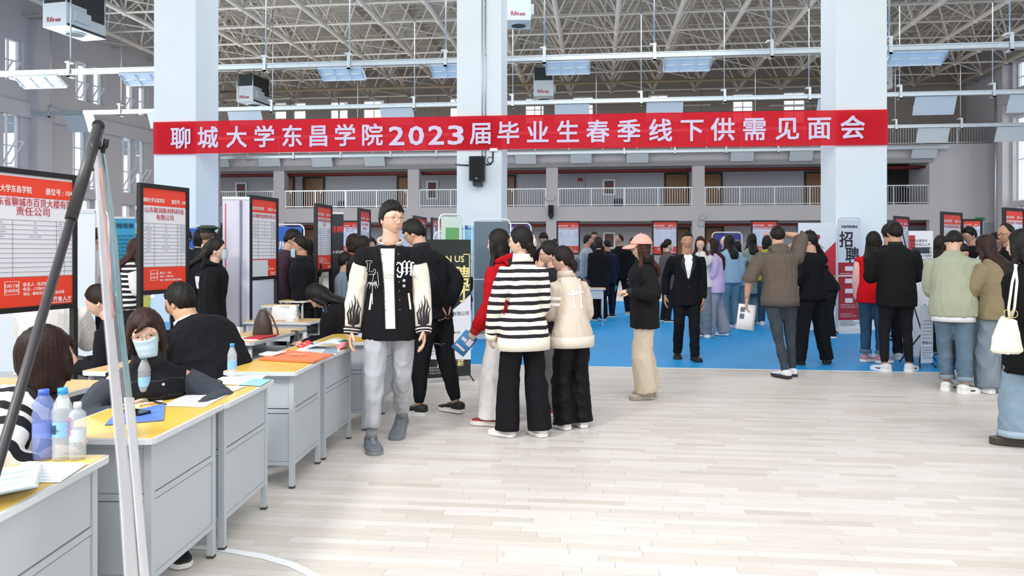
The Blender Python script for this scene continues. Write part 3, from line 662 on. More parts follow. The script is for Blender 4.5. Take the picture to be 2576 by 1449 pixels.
# ---------------------------------------------------------------- booth boards
M_or = mat('#e8432a', .45); M_or2 = mat('#d8323a', .45); M_poster = mat('#e7e9f1', .45); M_ink = mat('#7b7f8c', .6); M_redink = mat('#c2323e', .5); M_wink = mat('#f6f2f2', .5)
def board(M_, w, h, zb, num, title, label, ppl=None, legs=True, orange=True, rows=12, fine=True, stand='floor', note=False):
    """M_: origin at the floor under the middle of the panel, +Y is the side the print faces; zb = bottom of the panel"""
    r = thing('booth_board', label, 'sign board', M_, 'red and white company boards')
    F180 = MX.Rotation(math.pi, 4, 'Z'); f = .038
    m = MB(); m.M = F180
    m.box((-w/2, -.02, zb), (-w/2+f, .02, zb+h)); m.box((w/2-f, -.02, zb), (w/2, .02, zb+h)); m.box((-w/2+f, -.02, zb), (w/2-f, .02, zb+f)); m.box((-w/2+f, -.02, zb+h-f), (w/2-f, .02, zb+h)); m.obj('frame', M_black, r)
    iw, x0 = w-2*f, -w/2+f; z0, z1 = zb+f, zb+h-f; ih = z1-z0; zh = z1-ih*.17; zf = z0+ih*.225; y = -.008
    m = MB(); m.M = F180; m.box((x0, y, z0), (-x0, .012, z1), 0); ps = m.obj('poster', M_poster, r)
    m = MB(); m.M = F180; m.box((x0, y-.002, zh), (-x0, y-.001, z1-(ih*.02 if num == '104' else 0)), 0); m.box((x0, y-.002, z0), (-x0, y-.001, zf), 0); m.obj('red_print', M_or if orange else M_or2, ps)
    m = MB(); m.M = F180; k = iw
    m.text('聊城大学东昌学院', k*.078, x0+k*.0, zh+ih*.035, 0, y-.004, bold=.02, w=k*.48)
    m.text('展位号 : '+num, k*.078, -x0-k*.01, zh+ih*.035, 0, y-.004, 'r', bold=.02, w=k*.34)
    m.text('联系人 : '+('陈西敏' if num == '104' else '孙明'), k*.045, x0+k*.38, zf-ih*.07, 0, y-.004, bold=.01); m.text('电话 : 137807426', k*.045, x0+k*.38, zf-ih*.105, 0, y-.004, bold=.01); m.text('地址 : 聊城市东昌府区创业路', k*.04, x0+k*.38, zf-ih*.14, 0, y-.004, bold=.01)
    m.text('齐鲁人才', k*.06, -x0-k*.02, z0+ih*.025, 0, y-.004, 'r', bold=.03); m.box((-x0-k*.27, y-.004, z0+ih*.012), (-x0-k*.02, y-.003, z0+ih*.016))
    a, b = x0+k*.17, x0+k*.33
    for q in (((a, zf-ih*.13), (a+.004, zf-ih*.03)), ((b, zf-ih*.13), (b+.004, zf-ih*.03)), ((a, zf-ih*.13), (b, zf-ih*.127)), ((a, zf-ih*.033), (b, zf-ih*.03))): m.box((q[0][0], y-.004, q[0][1]), (q[1][0], y-.003, q[1][1]))
    m.text('扫码了解', k*.04, (a+b)/2, zf-ih*.075, 0, y-.004, 'c', .01); m.text('全部岗位', k*.04, (a+b)/2, zf-ih*.11, 0, y-.004, 'c', .01)
    m.obj('white_print', M_wink, ps)
    m = MB(); m.M = F180; tl = title.split('|'); zt = zh-ih*.065
    for t in tl: m.text(t, k*.098, 0, zt, 0, y-.004, 'c', .008, w=min(k*.99, len(t)*k*.1)); zt -= ih*.068
    m.obj('company_name', M_redink, ps)
    m = MB(); m.M = F180; zt = zh-ih*(.175 if len(tl) > 1 else .11); rh = (zt-zf-.003)/rows
    for i in range(rows+1): m.box((x0, y-.003, zt-rh*i-.0012), (-x0, y-.0015, zt-rh*i+.0012))
    for c in (.26, .79, .89): m.box((x0+k*c-.0012, y-.003, zf), (x0+k*c+.0012, y-.0015, zt))
    if fine:
        pr_ = random.Random(int(num)); names = ['岗位', '专业', '待遇', '地点']; post = ['采购人员', '技术工程师', '品牌管理专员', '人事专员', '会计主管', '生产管理', '市场营销', '行政助理']
        nr = {'104': 4, '105': 8, '106': 5, '107': 2}.get(num, pr_.randint(2, 5))
        for i in range(nr):
            zz = zt-rh*(i+.68); sz = rh*.42
            for j, cx_ in enumerate((.13, .525, .84, .945)):
                t = names[j] if i == 0 else (post[(i+int(num)) % 8], '不限' if i % 3 else '经济学、会计学', '5-8K', '聊城')[j]
                m.text(t, sz, x0+k*cx_, zz, 0, y-.004, 'c', w=None if j != 3 else k*.07)
    m.obj('table_print', M_ink, ps)
    if note: m = MB(); m.M = F180; m.box((x0, y-.01, z0-.0), (x0+k*.62, y-.006, zf-.01)); m.obj('taped_sheet', mat('#d4dae6', .5), ps)
    if legs:
        for sx in (-w/2+.017, w/2-.017):
            m = MB(); m.box((sx-.02, -.02, .0), (sx+.02, .02, zb)); l = m.obj('leg', M_black, r)
            m = MB(); m.box((sx-.02, -.28, 0), (sx+.02, .28, .03)); m.obj('base_bar', M_black, r)
    return r
def aisle_board(uL, dL, uR, dR, vtL, vbL, num, title, label, **k):
    a, b = UD(uL, dL), UD(uR, dR); mid = (a+b)/2; d = b-a; w = d.length
    zt = HC-(vtL-V0)/FPX*dL; zb = HC-(vbL-V0)/FPX*dL
    ex = d/w; n = V((ex.y, -ex.x, 0))  # faces the aisle / camera
    Mx = MX.Identity(4)
    for i in range(3): Mx[i][0] = -ex[i]; Mx[i][1] = n[i]; Mx[i][2] = (0, 0, 1)[i]; Mx[i][3] = mid[i]
    return board(Mx, w, zt-zb, zb, num, title, label, **k)
aisle_board(-45, 5.06, 190, 5.79, 414, 794, '104', '山东省聊城市百货大楼有限|责任公司', 'red and white board with booth number 104, largest, at the left edge')
aisle_board(348, 6.6, 472, 7.2, 459, 743, '105', '山东联润新材料科技|有限公司', 'red and white board with booth number 105 behind the masked woman')
aisle_board(626, 8.03, 697, 8.6, 490, 706, '106', '山东瞳桥创业集团有限公司', 'red and white board 106 with a grey sheet taped over its foot', note=True, rows=11)
aisle_board(793, 9.42, 833, 10.0, 511, 686, '107', '山东颐养健康集团有限|公司', 'narrow looking red and white board 107 left of the varsity jacket man')
aisle_board(902, 10.46, 930, 10.96, 523, 690, '108', '山东三石新材料|有限公司', 'board partly hidden by the head of the varsity jacket man', orange=False)
aisle_board(1041, 12.6, 1071, 13.4, 542, 660, '109', '山东省聊城市电力|有限公司', 'narrow red topped board, left one of two above the bowed man', orange=False)
aisle_board(1086, 13.3, 1109, 14.0, 547, 660, '110', '聊城信达|有限公司', 'narrow red topped board, right one of two above the bowed man', orange=False)
aisle_board(2250, 12.2, 2285, 12.6, 543, 670, '121', '聊城科技公司', 'red topped board just right of the right pillar', orange=False)
aisle_board(2368, 10.8, 2418, 11.2, 532, 690, '122', '山东宏润国际贸易有限公司', 'tall red topped board above the man in the sage shirt')
aisle_board(2524, 10.0, 2574, 10.3, 522, 680, '124', '聊城西城电子商务协会', 'red topped board at the right edge above the man with glasses')
def far_board(u0, u1, vt, vb, d, num, title, label, **k):
    um = (u0+u1)/2; p = UD(um, d); w = (u1-u0)*d/FPX
    return board(faceM(p, 180), w, (vb-vt)*d/FPX, HC-(vb-V0)/FPX*d, num, title, label, **k)
far_board(855, 906, 555, 640, 19.5, '111', '中银（聊城）商贸科技有|限工人公司', 'far board between the black roll-up and board 108')
far_board(1400, 1459, 556, 640, 19.8, '112', '山东京润水务商贸有限公司', 'far red and white board above the woman with the blue hair clip')
far_board(1640, 1705, 555, 642, 19.5, '113', '今聚缘食品股份有限公司', 'far red and white board right of the pink cap')
far_board(1889, 1957, 554, 642, 19.0, '114', '山东红利商贸有限责任公', 'far red and white board behind the man in the grey hoodie')
far_board(2418, 2470, 551, 638, 14.5, '123', '聊城有限公司', 'plain white board with orange header near the far grey door')
far_board(985, 1042, 560, 640, 19.5, '115', '有限公司', 'red board just visible over the bowed head')
# ---------------------------------------------------------------- poster stands
def stand(p, ang, w, h, back, parts, label, cat='banner stand', frame=None, base=True, name='roll_up_banner', lean=0, fr_r=.013):
    """a printed sheet on its stand; parts: list of (mesh name, material, draw(mb)) in local XZ with the front at -Y after turning"""
    r = thing(name, label, cat, faceM(p, ang)); T = MX.Rotation(math.pi, 4, 'Z') @ MX.Rotation(lean, 4, 'X')
    m = MB(); m.M = T; m.box((-w/2, -.004, .06), (w/2, .004, h)); sh = m.obj('sheet', back, r)
    for nm, mt, fn in parts:
        m = MB(); m.M = T; fn(m); m.obj(nm, mt, sh)
    if frame == 'tube':
        m = MB(); m.M = T; g = .035; a = w/2+g; R_ = .09; pts = [(-a, 0, .0), (-a, 0, h+g-R_)]+[(-a+R_-R_*math.cos(t), 0, h+g-R_+R_*math.sin(t)) for t in (.5, 1.0, 1.57)]+[(a-R_+R_*math.sin(t), 0, h+g-R_+R_*math.cos(t)) for t in (0, .5, 1.0)]+[(a, 0, h+g-R_), (a, 0, 0)]
        m.tube(pts, fr_r, 8); m.tube([(-a, 0, h*.5), (a, 0, h*.5)], fr_r*.8, 6); m.obj('frame', M_wframe, r)
        m = MB(); m.M = MX.Rotation(math.pi, 4, 'Z'); m.box((-w/2-.1, -.2, 0), (w/2+.1, .2, .05), bev=.05); m.obj('base', mat('#d9e2ea', .5), r)
    elif frame == 'x':
        m = MB(); m.M = MX.Rotation(math.pi, 4, 'Z')
        for q in (((-w/2, 0, .06), (w/2, .12, h)), ((w/2, 0, .06), (-w/2, .12, h)), ((0, .1, h*.5), (0, .5, 0.0)), ((-w/2, 0, .06), (-w/2-.03, -.05, 0)), ((w/2, 0, .06), (w/2+.03, -.05, 0))): m.tube([V(q[0])+V((0, .02, 0)), V(q[1])+V((0, .02, 0))], .009, 6)
        m.obj('frame', M_black, r)
    else:
        m = MB(); m.M = MX.Rotation(math.pi, 4, 'Z'); m.box((-w/2-.02, -.05, 0), (w/2+.02, .07, .07), bev=.02); m.obj('base', M_steel, r)
        m = MB(); m.M = T; m.tube([(0, .03, .06), (0, .03, h)], .012, 6); m.box((-w/2, -.012, h-.01), (w/2, .012, h+.02)); m.obj('pole', M_steel, r)
    return r
def lines(x0, x1, z0, z1, n, h, seed=0, txt='招聘岗位要求本科及以上学历专业不限薪资面议五险一金带薪年假节日福利'):
    def f(m):
        q = random.Random(seed)
        for i in range(n):
            z = z1-(z1-z0)*(i+.5)/n; k = q.randint(6, 16); s = q.randint(0, 12); t = txt[s:s+k]; m.text(t, h, x0, z, 0, -.009, w=min(x1-x0, len(t)*h))
    return f
def rect(x0, x1, z0, z1, y=-.006):
    return lambda m: m.box((x0, y, z0), (x1, y+.0015, z1))
def tx(t, h, x, z, y=-.009, al='c', b=.03, w=None): return lambda m: m.text(t, h, x, z, 0, y, al, b, w=w)
def many(*fs):
    def f(m):
        for q in fs: q(m)
    return f
K = mat
# grey-backed roll-up by the middle pillar
stand(UD(1236, 12.7), 184, .58, 1.95, K('#66757f', .55, bump=.15, bscale=3), [], 'plain blue-grey backed banner in a white tube frame before the middle pillar', frame='tube')
stand(UD(1292, 14.0), 180, .58, 1.93, K('#4a3f8c', .5), [('print', M_wink, many(tx('招聘', .2, 0, 1.62), tx('东昌学院', .08, 0, 1.82)))], 'purple banner in a white tube frame behind the red sweater woman', frame='tube')
stand(G(1128, 962), 157, .52, 1.58, K('#15211f', .35), [
    ('torn_white_print', K('#dfe4ee', .5), lambda m: m.face([m.pt(q) for q in ((-.26, -.006, .27), (.26, -.006, .24), (.26, -.006, .97), (.18, -.006, .9), (.05, -.006, .80), (-.26, -.006, .7))])),
    ('gold_print', K('#e8dc9a', .5), many(tx('JOIN US', .1, .0, 1.33, b=.02), tx('招聘', .22, .03, 1.1, b=.04), tx('才', .2, .15, .9, b=.03), tx('★', .08, .22, 1.04), rect(.17, .25, 1.41, 1.42), rect(.24, .25, 1.16, 1.42), tx('百万年薪', .08, .02, .18, b=.03))),
    ('print', K('#3c4048', .6), many(lines(-.18, .22, .52, .68, 4, .024, 1), lines(-.2, .22, .30, .46, 5, .022, 2), tx('有限公司', .05, .14, .74, b=.0))),
    ('small_print', K('#c8ccd2', .6), lines(-.22, .25, .09, .18, 3, .024, 4))], 'black and gold recruiting banner with torn white lower print beside the bowed man', frame='x', name='x_banner')
stand(UD(1136, 11.2), 150, .34, 1.96, K('#cfe0d4', .5), [('print', K('#6aa86c', .6), many(rect(-.1, .12, .9, 1.8), tx('绿色', .1, 0, 1.2)))], 'narrow white framed stand with green leaf print behind the black banner', frame='tube')
stand(UD(1116, 11.8), 150, .26, 1.72, K('#bfd0da', .5), [('print', K('#5b88a5', .6), rect(-.07, .09, .9, 1.55))], 'smaller pale framed stand left of the green leaf stand', frame='tube')
def infoposter(u0, u1, v0, v1, d, ang, label, seed, c='#8fd0ea'):
    w = (u1-u0)*d/FPX; h = (v1-v0)*d/FPX; p = UD((u0+u1)/2, d); z0 = HC-(v1-V0)/FPX*d
    r = thing('info_poster', label, 'poster', faceM(p, ang)); T = MX.Rotation(math.pi, 4, 'Z') @ MX.Translation((0, 0, z0))
    m = MB(); m.M = T; m.box((-w/2, -.006, 0), (w/2, .006, h)); m.obj('sheet', K(c, .5), r)
    m = MB(); m.M = T; m.box((-w*.4, -.009, h*.86), (w*.4, -.007, h*.9)); m.tube([(-w*.05, -.012, h*.94), (-w*.05, -.008, h*.94)], w*.1, 12); lines(-w*.4, w*.4, .04, h*.84, 14, h*.022, seed)(m); m.obj('print', K('#1c5f96', .6), r); return r
infoposter(1153, 1196, 567, 640, dY(1174, PYF)-.03, 180+6.45, 'light blue information poster high on the middle pillar', 3)
infoposter(1153, 1190, 644, 745, dY(1171, PYF)-.03, 180+6.45, 'lower light blue information poster on the middle pillar', 9, '#a9dcf0')
# white roll-up back on the left table, seen at a slant, with red edge
stand(UD(594, 7.9), 172, .27, 2.0, K('#c5c5d6', .6, bump=.15, bscale=4), [('centre_pole', K('#6d7386', .5), lambda m: m.tube([(.05, -.02, .05), (.05, -.02, 1.98)], .011, 8)), ('edge_print', K('#b3303c', .5), rect(-.11, -.10, .1, 1.95))], 'pale lilac banner back with centre pole left of board 106')
stand(UD(640, 8.9), 178, .5, 1.12, K('#b9c2d2', .6), [], 'short grey-lilac banner back below board 106')
stand(UD(222, 9.8), 170, .42, 1.95, K('#cdd3dc', .5), [], 'tall white panel in a grey tube frame between boards 104 and 105', frame='tube')
stand(UD(70, 8.7), 176, 1.5, 1.9, K('#cfd8e2', .5), [], 'broad white panel behind board 104', frame=None)
stand(UD(308, 10.7), 176, .36, 1.92, K('#2c93b8', .5), [('print', K('#123f5e', .6), many(tx('招聘简章', .08, 0, 1.78), lines(-.16, .16, .6, 1.68, 20, .035, 5)))], 'teal recruiting poster behind the striped vest woman')
stand(UD(350, 12.2), 178, .36, 1.82, K('#e0cf5c', .5), [('print', K('#2a2a22', .6), tx('梦想', .17, -.02, 1.6))], 'yellow poster with black characters left of board 105')
bl = K('#1f63c0', .4)
stand(UD(470, 12.8), 180, .5, 1.84, bl, [('white_print', M_wink, tx('招聘', .18, .1, 1.35))], 'blue banner in a white tube frame right of board 105', frame='tube')
stand(UD(722, 12.6), 180, .5, 1.86, bl, [('white_print', M_wink, many(tx('火热招聘', .14, 0, 1.5), tx('ON OFFER', .1, 0, 1.34)))], 'blue banner reading OFFER behind the masked man', frame='tube')
stand(UD(846, 10.6), 165, .2, 1.98, K('#20252e', .4), [('red_print', K('#d8323a', .5), tx('招聘', .1, 0, 1.72)), ('white_print', M_wink, tx('NO STOP', .05, 0, 1.42, w=.19))], 'black banner with red characters and NO STOP between boards 107 and 108')
stand(UD(1829, 17), 180, .6, 1.84, K('#3a3b8e', .4), [('lower_print', K('#2b78c8', .4), rect(-.3, .3, .1, 1.35)), ('white_print', M_wink, many(tx('有限公司', .08, .1, 1.64), tx('VALUE', .16, .1, 1.38)))], 'purple to blue banner in a white tube frame behind the lilac shirt woman', frame='tube')
def runner(m):
    for a, b, r_ in (((-.02, .0, 1.42), (.0, 0, 1.62), .05), ((0, 0, 1.62), (-.1, 0, 1.72), .03), ((-.1, 0, 1.72), (-.12, 0, 1.84), .02), ((0, 0, 1.6), (.12, 0, 1.5), .03), ((-.02, 0, 1.42), (.1, 0, 1.3), .04), ((-.02, 0, 1.42), (-.16, 0, 1.32), .04)):
        m.beam((a[0], -.008, a[2]), (b[0], -.008, b[2]), r_, .002)
    m.ball((.02, -.008, 1.7), (.035, .003, .045), 10, 6)
stand(UD(2055, 13.3), 180, .66, 1.95, K('#dfe6ee', .5), [
    ('red_brush', K('#c42a36', .5), lambda m: m.face([m.pt(q) for q in ((-.33, -.006, 1.12), (-.05, -.006, 1.25), (.33, -.006, 1.62), (.33, -.006, .9), (-.33, -.006, .85))])),
    ('runner_print', K('#a82230', .5), runner), ('dark_print', K('#7c1822', .5), rect(-.33, .33, .5, .9)), ('gold_print', K('#e2b23c', .5), tx('等你', .14, .18, .93))], 'white and red poster with a running figure left of the right pillar', frame='x', name='x_banner')
stand(G(2136, 836), 165, .46, 2.02, K('#d6dde6', .45), [
    ('red_print', K('#ab1f2b', .45), rect(-.23, .23, .22, 1.25)), ('black_print', K('#20242c', .5), many(tx('招', .3, -.07, 1.55, b=.02), tx('聘', .3, .06, 1.27, b=.02), tx('东昌学院招聘会', .05, 0, 1.87, b=.02, w=.34), lines(-.2, .2, .1, .2, 3, .03, 3))),
    ('white_print', K('#e9e2e6', .5), many(*[rect(-.09, .07, z, z+.08, -.008) for z in (1.1, .88, .7, .53)], lines(-.19, .16, .98, 1.06, 2, .028, 6), lines(-.19, .16, .42, .5, 2, .028, 7), lines(-.19, .16, .26, .34, 2, .028, 8)))],
    'standing sign with huge black characters over red, before the right pillar', frame='tube', fr_r=.018)
stand(UD(2316, 10.0), 175, .34, 1.72, K('#dfe3ea', .5), [('print', K('#3a3f4c', .6), many(lines(-.15, .15, 1.3, 1.6, 6, .04, 2), rect(-.12, .12, 1.42, 1.5))), ('red_print', K('#b23038', .5), rect(-.17, -.08, 1.2, 1.66))], 'white notice stand with dark prints right of the black jacket back', frame='x', name='x_banner')
stand(UD(2331, 9.4), 172, .16, .78, K('#dce6f2', .5), [('print', K('#3562a8', .6), many(tx('的加入!', .04, 0, .3), lines(-.07, .07, .34, .6, 6, .018, 3), lines(-.07, .07, .1, .26, 5, .018, 5)))], 'small blue and white stand at knee height left of the sage shirt man', frame='x', name='x_banner')
# ---- the wrapped banner stand standing edge-on in the foreground
r = thing('banner_stand', 'black pole easel with a film-wrapped teal and white banner seen edge-on in the foreground', 'banner stand', (0, 0, 0))
ap = W(246, 326, 2.3)
m = MB(); q = W(0, 1150, 1.85); e = ap+(q-ap)*((ap.z-.02)/(ap.z-q.z)); m.tube([ap+(ap-q)*.01, ap+(q-ap)*.32], .0165, 10); m.tube([ap+(q-ap)*.3, e], .0125, 10); m.obj('pole', mat('#2b2b2d', .45), r)
m = MB(); m.tube([ap+V((0, 0, .012)), ap-(q-ap)*.015], .0185, 10); a = W(268, 350, 2.3); m.tube([W(258, 385, 2.3), a], .006, 8); m.tube([W(262, 378, 2.3), W(244, 368, 2.3)], .005, 8); m.tube([a, W(264, 372, 2.3)], .008, 8); m.tube([W(222, 424, 2.28), W(238, 426, 2.3)], .006, 8); m.obj('clip', M_black, r)
def strip(pl_, pr_, mt, nm, ny=.0, seg=24, amp=.004, seed=0):
    """crumpled sheet between a left and right pixel outline (u, v, depth)"""
    m = MB(); R_ = random.Random(seed)
    def samp(pts, t):
        v = pts[0][1]+(pts[-1][1]-pts[0][1])*t
        for a, b in zip(pts, pts[1:]):
            if a[1] <= v <= b[1]+1e-6: f = (v-a[1])/(b[1]-a[1]); return (a[0]+(b[0]-a[0])*f, v, a[2]+(b[2]-a[2])*f)
        return pts[-1]
    K_ = 6; ids = []
    for i in range(seg+1):
        t = i/seg; a = samp(pl_, t); b = samp(pr_, t); row = []
        for j in range(K_+1):
            f = j/K_; row.append(m.pt(W(a[0]+(b[0]-a[0])*f, a[1], a[2]+(b[2]-a[2])*f+math.sin(f*9+i*.7)*amp+R_.uniform(-amp, amp))))
        ids.append(row)
    for a, b in zip(ids, ids[1:]):
        for j in range(K_): m.face((a[j], a[j+1], b[j+1], b[j]), 0, True)
    o = m.obj(nm, mt, r); s = o.modifiers.new('t', 'SOLIDIFY'); s.thickness = .002; return o
def film_mat():
    m = bpy.data.materials.new('crumpled_film'); m.use_nodes = True; N = m.node_tree.nodes; L = m.node_tree.links; b = N['Principled BSDF']
    b.inputs['Base Color'].default_value = (.9, .92, .95, 1); b.inputs['Roughness'].default_value = .25; b.inputs['Alpha'].default_value = .16; return m
Lp = [(232, 360, 2.28), (238, 420, 2.27), (248, 600, 2.22), (262, 800, 2.18), (280, 1000, 2.14), (298, 1200, 2.1), (318, 1520, 2.0)]
Rp = [(252, 360, 2.36), (266, 420, 2.4), (290, 600, 2.45), (305, 800, 2.45), (328, 1000, 2.45), (345, 1200, 2.4), (372, 1520, 2.3)]
Mp = [(240, 360, 2.3), (252, 420, 2.32), (270, 600, 2.33), (284, 800, 2.3), (305, 1000, 2.3), (325, 1200, 2.25), (352, 1520, 2.2)]
strip(Lp, Mp, mat('#e7e7ee', .4, bump=.5, bscale=14, stretch=(1, 1, .25)), 'white_fold', seed=1)
T1 = [(p[0]+12, p[1], p[2]+.05) for p in Mp[:-1]]; T2 = [(p[0]+3, p[1], p[2]+.03) for p in Rp[:-1]]
strip(T1[:-1], T2[:-1], mat('#3f97a2', .4, var=.3, vscale=20), 'teal_print', seed=2, amp=.002)
strip([(p[0]-14, p[1], p[2]-.02) for p in Mp[1:4]], [(p[0]+3, p[1], p[2]-.02) for p in Mp[1:4]], mat('#e2a49c', .5, var=.3, vscale=12), 'pink_print', seed=4, amp=.002)
strip([(p[0]+6, p[1], p[2]) for p in Mp[-3:]], [(p[0]+8, p[1], p[2]) for p in Rp[-3:]], mat('#f1f2f6', .35), 'white_hem', seed=3)
strip([(p[0]-3, p[1], p[2]-.03) for p in Lp], [(p[0]+4, p[1], p[2]-.03) for p in Rp], film_mat(), 'film', seed=6, amp=.008)
m = MB(); m.tube([ap, W(300, 700, 2.5), W(352, 1449, 2.45)+V((0, 0, 0)), W(360, 1700, 2.45)], .006, 6); m.obj('rear_pole', mat('#3b4a4c', .5), r)
# ================================================================ people
def smoothstep(a, b, x): t = np.clip((x-a)/(b-a), 0, 1); return t*t*(3-2*t)
def head_surface(lam, z, k, female=False, feat=True):
    """point on the head for longitude lam (0 = face) and height parameter z in -1..1"""
    ph = np.arcsin(np.clip(z, -1, 1)); c = np.cos(ph); x = c*np.sin(lam); y = c*np.cos(lam)
    t = np.clip(-z, 0, 1); hw, hd, hh = .0765, .097, .117
    jaw = 1-(.40 if female else .33)*t**1.7
    X = hw*x*np.where(y > -.3, jaw, 1-.25*t**1.5); X = X*(1+.05*np.exp(-((z-.25)/.3)**2))
    Y = hd*y; Y = np.where(y < 0, Y*(1-.42*t**1.3), Y*(1-.04*t)); Z = hh*z
    Y = np.where(y > 0, Y*(1-.10*np.clip(z, 0, 1)**2), Y)
    front = smoothstep(.25, .8, y)
    Y = Y-front*.006*np.exp(-(np.abs(x)/.5)**2)
    if feat:
        ax = np.abs(X)
        nz = np.where(Z > -.026, np.clip((.020-Z)/.046, 0, 1), np.exp(-((Z+.026)/.009)**2))
        Y = Y+front*(.019*np.exp(-(X/.0095)**2)*nz+.008*np.exp(-((ax-.011)/.006)**2-((Z+.031)/.008)**2))
        Y = Y-front*.009*np.exp(-((ax-.031)/.016)**2-((Z-.008)/.011)**2)
        Y = Y+front*(.004*np.exp(-((ax-.03)/.024)**2-((Z-.028)/.008)**2)+.004*np.exp(-((ax-.042)/.016)**2-((Z+.022)/.016)**2))
        Y = Y+front*.0065*np.exp(-(X/.021)**2)*(np.exp(-((Z+.056)/.005)**2)+np.exp(-((Z+.067)/.006)**2))
        Y = Y+front*.007*np.exp(-(X/.02)**2-((Z+.098)/.013)**2)
    return X*k, Y*k, Z*k
HAIRLINE = {
 'short': ([0, 40, 58, 72, 84, 92, 112, 180], [.50, .50, .38, .22, -.18, .02, -.38, -.64]),
 'crop':  ([0, 40, 58, 72, 84, 92, 112, 180], [.50, .50, .40, .24, -.10, .03, -.35, -.62]),
 'fade':  ([0, 40, 60, 78, 86, 94, 115, 180], [.46, .46, .36, .16, -.1, .0, -.28, -.50]),
 'cap':   ([0, 40, 60, 80, 95, 115, 180], [.5, .5, .3, -.1, -.2, -.45, -.6]),
 'bald':  ([0, 35, 60, 80, 90, 110, 180], [.97, .93, .75, .1, .05, -.3, -.5]),
 'bun':   ([0, 35, 55, 72, 88, 100, 115, 180], [.52, .48, .3, .0, -.2, .0, -.45, -.62]),
 'bob':   ([0, 30, 45, 55, 66, 80, 180], [.42, .42, .3, -.1, -.72, -.85, -.9]),
 'long':  ([0, 30, 48, 60, 72, 85, 180], [.48, .46, .3, -.2, -.7, -.95, -.97]),
}
def cap_mesh(mb, style, k, th=.016, n=56, mrows=36, seed=0, M=None, inner=-.012, mi=0, spiky=0.0):
    lam0 = np.linspace(-math.pi, math.pi, n, endpoint=False); zz = np.sin(np.linspace(-1.5, 1.5, mrows)); rs = np.random.RandomState(seed)
    A, B = HAIRLINE[style]; rows_ = []
    ph = rs.rand(4)*6
    for z in zz:
        L = lam0; zl = np.interp(np.abs(np.degrees(L)), A, B)+.03*np.sin(L*9+ph[0]); m = smoothstep(-.07, .07, z-zl)
        X, Y, Z = head_surface(L, np.full(n, z), 1, feat=False)
        top = smoothstep(.1, .9, z)
        t = th*(.75+.75*top)+(.010*smoothstep(.2, -.8, z) if style in ('bob', 'long') else 0)
        t = t+spiky*(np.sin(L*13+z*9+ph[1])*.5+np.sin(L*23-z*14+ph[2])*.5)*(.3+top)+.0012*np.sin(L*41+ph[3])
        off = inner+(t-inner)*m; r = np.sqrt(X**2+Y**2+Z**2)+1e-6; g = 1+off/r
        rows_.append([((X[i]*g[i])*k, (Y[i]*g[i])*k-.003*k, (Z[i]*g[i])*k+.004*k) for i in range(n)])
    old = mb.M; mb.M = M or mb.M; mb.rings(rows_, mi, True, True); mb.M = old
ARM = {
 'hang': lambda s, d: (d*.016, .02, -.312), 'hangback': lambda s, d: (d*.03, -.05, -.305), 'hangfwd': lambda s, d: (d*.03, .09, -.29),
 'hold': lambda s, d: (-d*.04, .155, -.15), 'holdlow': lambda s, d: (-d*.03, .14, -.21), 'back': lambda s, d: (-d*.07, -.125, -.235),
 'pocket': lambda s, d: (d*.03, .03, -.265), 'desk': lambda s, d: (-d*.02, .22, -.16), 'deskout': lambda s, d: (d*.05, .20, -.17), 'out': lambda s, d: (d*.13, .02, -.27),
}
class P: pass
